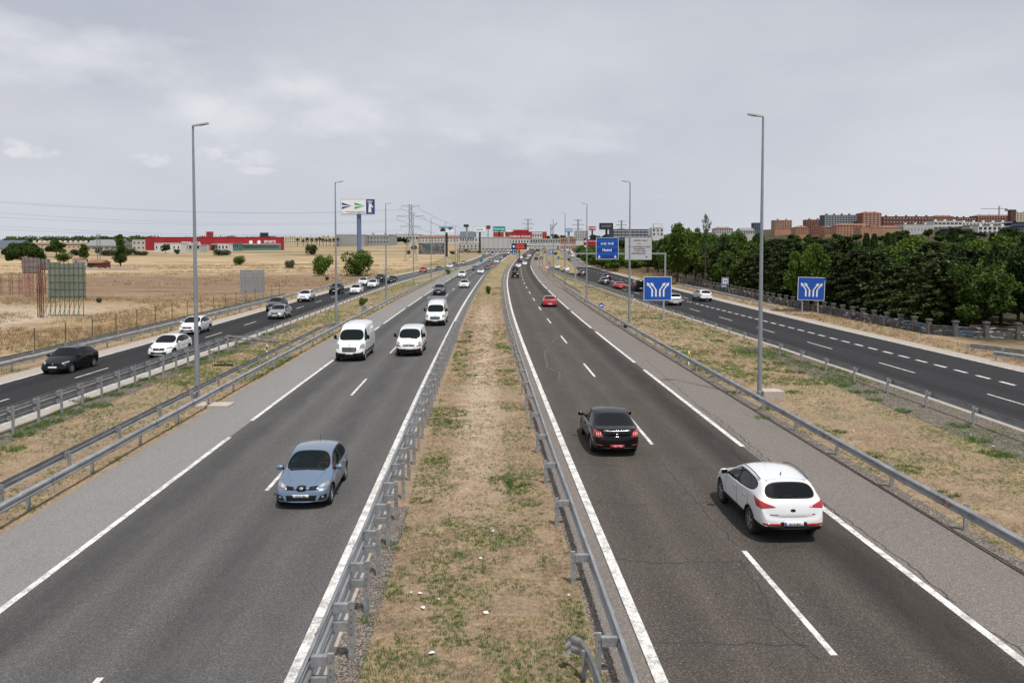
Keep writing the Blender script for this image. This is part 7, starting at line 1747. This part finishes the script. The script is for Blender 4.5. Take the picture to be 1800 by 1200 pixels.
building(1470, 1530, 414, 396, 820, 'orange brick building with gabled top in the middle of the town front', B_brick2, 4, 11, depth=14, roof='hip', roofm=B_roof, wfrac=(.4, .4))
building(1512, 1550, 419, 400, 760, 'tall plain light brick end wall with vertical ribs above two cypresses', B_brick2, 1, 9, depth=14, wfrac=(.15, .9), winm=B_brick)
building(1546, 1584, 414, 400, 800, 'light brick flats with white window bands right of the ribbed end wall', B_brick2, 4, 10, depth=14, wfrac=(.55, .3), winm=B_winl, roof='hip', roofm=B_roof)
building(1551, 1640, 400, 381, 1050, 'long dark red brick block with sparse pale windows on the skyline', B_brick3, 3, 16, depth=18, wfrac=(.35, .3), winm=B_winl, roofm=B_roof)
building(1642, 1676, 396, 381, 1150, 'brick terrace with cluttered roofs right of the dark red block', B_brick, 3, 8, depth=18, wfrac=(.4, .35), roof='hip', roofm=B_roof)
building(1679, 1714, 396, 382.5, 1170, 'lower brick terrace between the cluttered roofs and the crane', B_brick3, 3, 8, depth=18, wfrac=(.4, .35), winm=B_winl)
building(1716, 1800, 394, 380, 1200, 'brownish terrace below the tower crane', B_brick3, 3, 18, depth=18, wfrac=(.4, .4), winm=B_winl, roof='hip', roofm=B_roof)
building(1775, 1784, 388, 369, 1150, 'narrow brick stair tower near the right edge of the skyline', B_brick3, 4, 1, depth=8)
building(1784, 1830, 388, 374, 1150, 'pale flats with penthouses at the right edge of the skyline', B_cream, 4, 8, depth=14, wfrac=(.5, .4))
building(1587, 1640, 411, 395, 800, 'large blank whitish building with three low windows before the dark red block', B_lgrey, 1, 9, depth=20, wfrac=(.15, .2))
building(1640, 1690, 404, 389, 900, 'white building with curved glazed front behind the blank whitish one', B_white, 2, 7, depth=20, wfrac=(.8, .4))
building(1690, 1776, 402, 391, 920, 'row of mixed white low buildings behind the navy office', B_white, 2, 14, depth=20, wfrac=(.5, .35))
building(1664, 1720, 411, 402, 780, 'low navy blue office front right of the blank whitish building', B_navy, 1, 10, depth=14, wfrac=(.85, .6), roofm=B_lgrey)
building(1718, 1776, 412, 398, 770, 'modern white framed building with dark bays', B_white, 2, 7, depth=14, wfrac=(.6, .6), winm=B_navy)
building(1776, 1800, 412, 392, 780, 'dark blue glass block at the right edge of the town', B_navy, 3, 5, depth=14, wfrac=(.8, .5), winm=B_slate)
building(1256, 1288, 410, 402, 900, 'small blue-grey building with orange roof right of the sparse poplar', B_lgrey, 2, 8, depth=14, roof='hip', roofm=B_roof, wfrac=(.5, .5))
building(1302, 1326, 412, 405.5, 850, 'pale stepped roofs in the trees left of the nearest right lamp post', B_lgrey, 1, 6, depth=20, roof='gable')
building(1605, 1632, 440, 434.5, 260, 'pale low shed roof showing through the gap in the wood', B_lgrey, depth=8, roof='gable', roofm=B_white, name='shed', cat='shed', gb=0)

# street furniture and vehicles beyond the overpass that the picture shows as clutter
for i, px in enumerate((813, 822, 856, 871, 889, 941, 965, 979, 1008)):
    k = 500 / 1400; x = (px - 900) * k; g = H(x, 500); t = empty('thin_pole', (x, 500, g), label='thin pale pole among the distant shops', cat='pole', group='thin poles before the distant shops'); MB().bar((0, 0, 0), (0, 0, 9 + (i % 3)), .12, 5, .07).build('shaft', M_pole, t); MB().box(-.1, 1.1, -.1, .1, 8.9 + (i % 3), 9.1 + (i % 3)).build('arm', M_pole, t)
pk = [P_WHITE, P_SILVER, P_BLACK, P_RED, P_WHITE, P_GREY, P_SILVER, P_WHITE]
for i in range(26):
    px = 800 + i * 8.3 + (i * 37 % 5); D = 470 + (i * 29 % 60); k = D / 1400; x = (px - 900) * k
    if RS(D) - 30 < x < RE(D) + 2 or LS(D) - 4 < x < RM(D) + 12: continue
    key = ('hatch', pk[i % 8].name, 0, BH, False)
    t = copy_tree(PROTO[key]) if key in PROTO else None
    if t is None: continue
    t.location = (x, D, H(x, D)); t.rotation_euler = (0, 0, R(5 + i * 40 % 20)); tag(t, 'small parked car on the forecourt of the distant shops', 'car', 'parked cars before the distant shops')
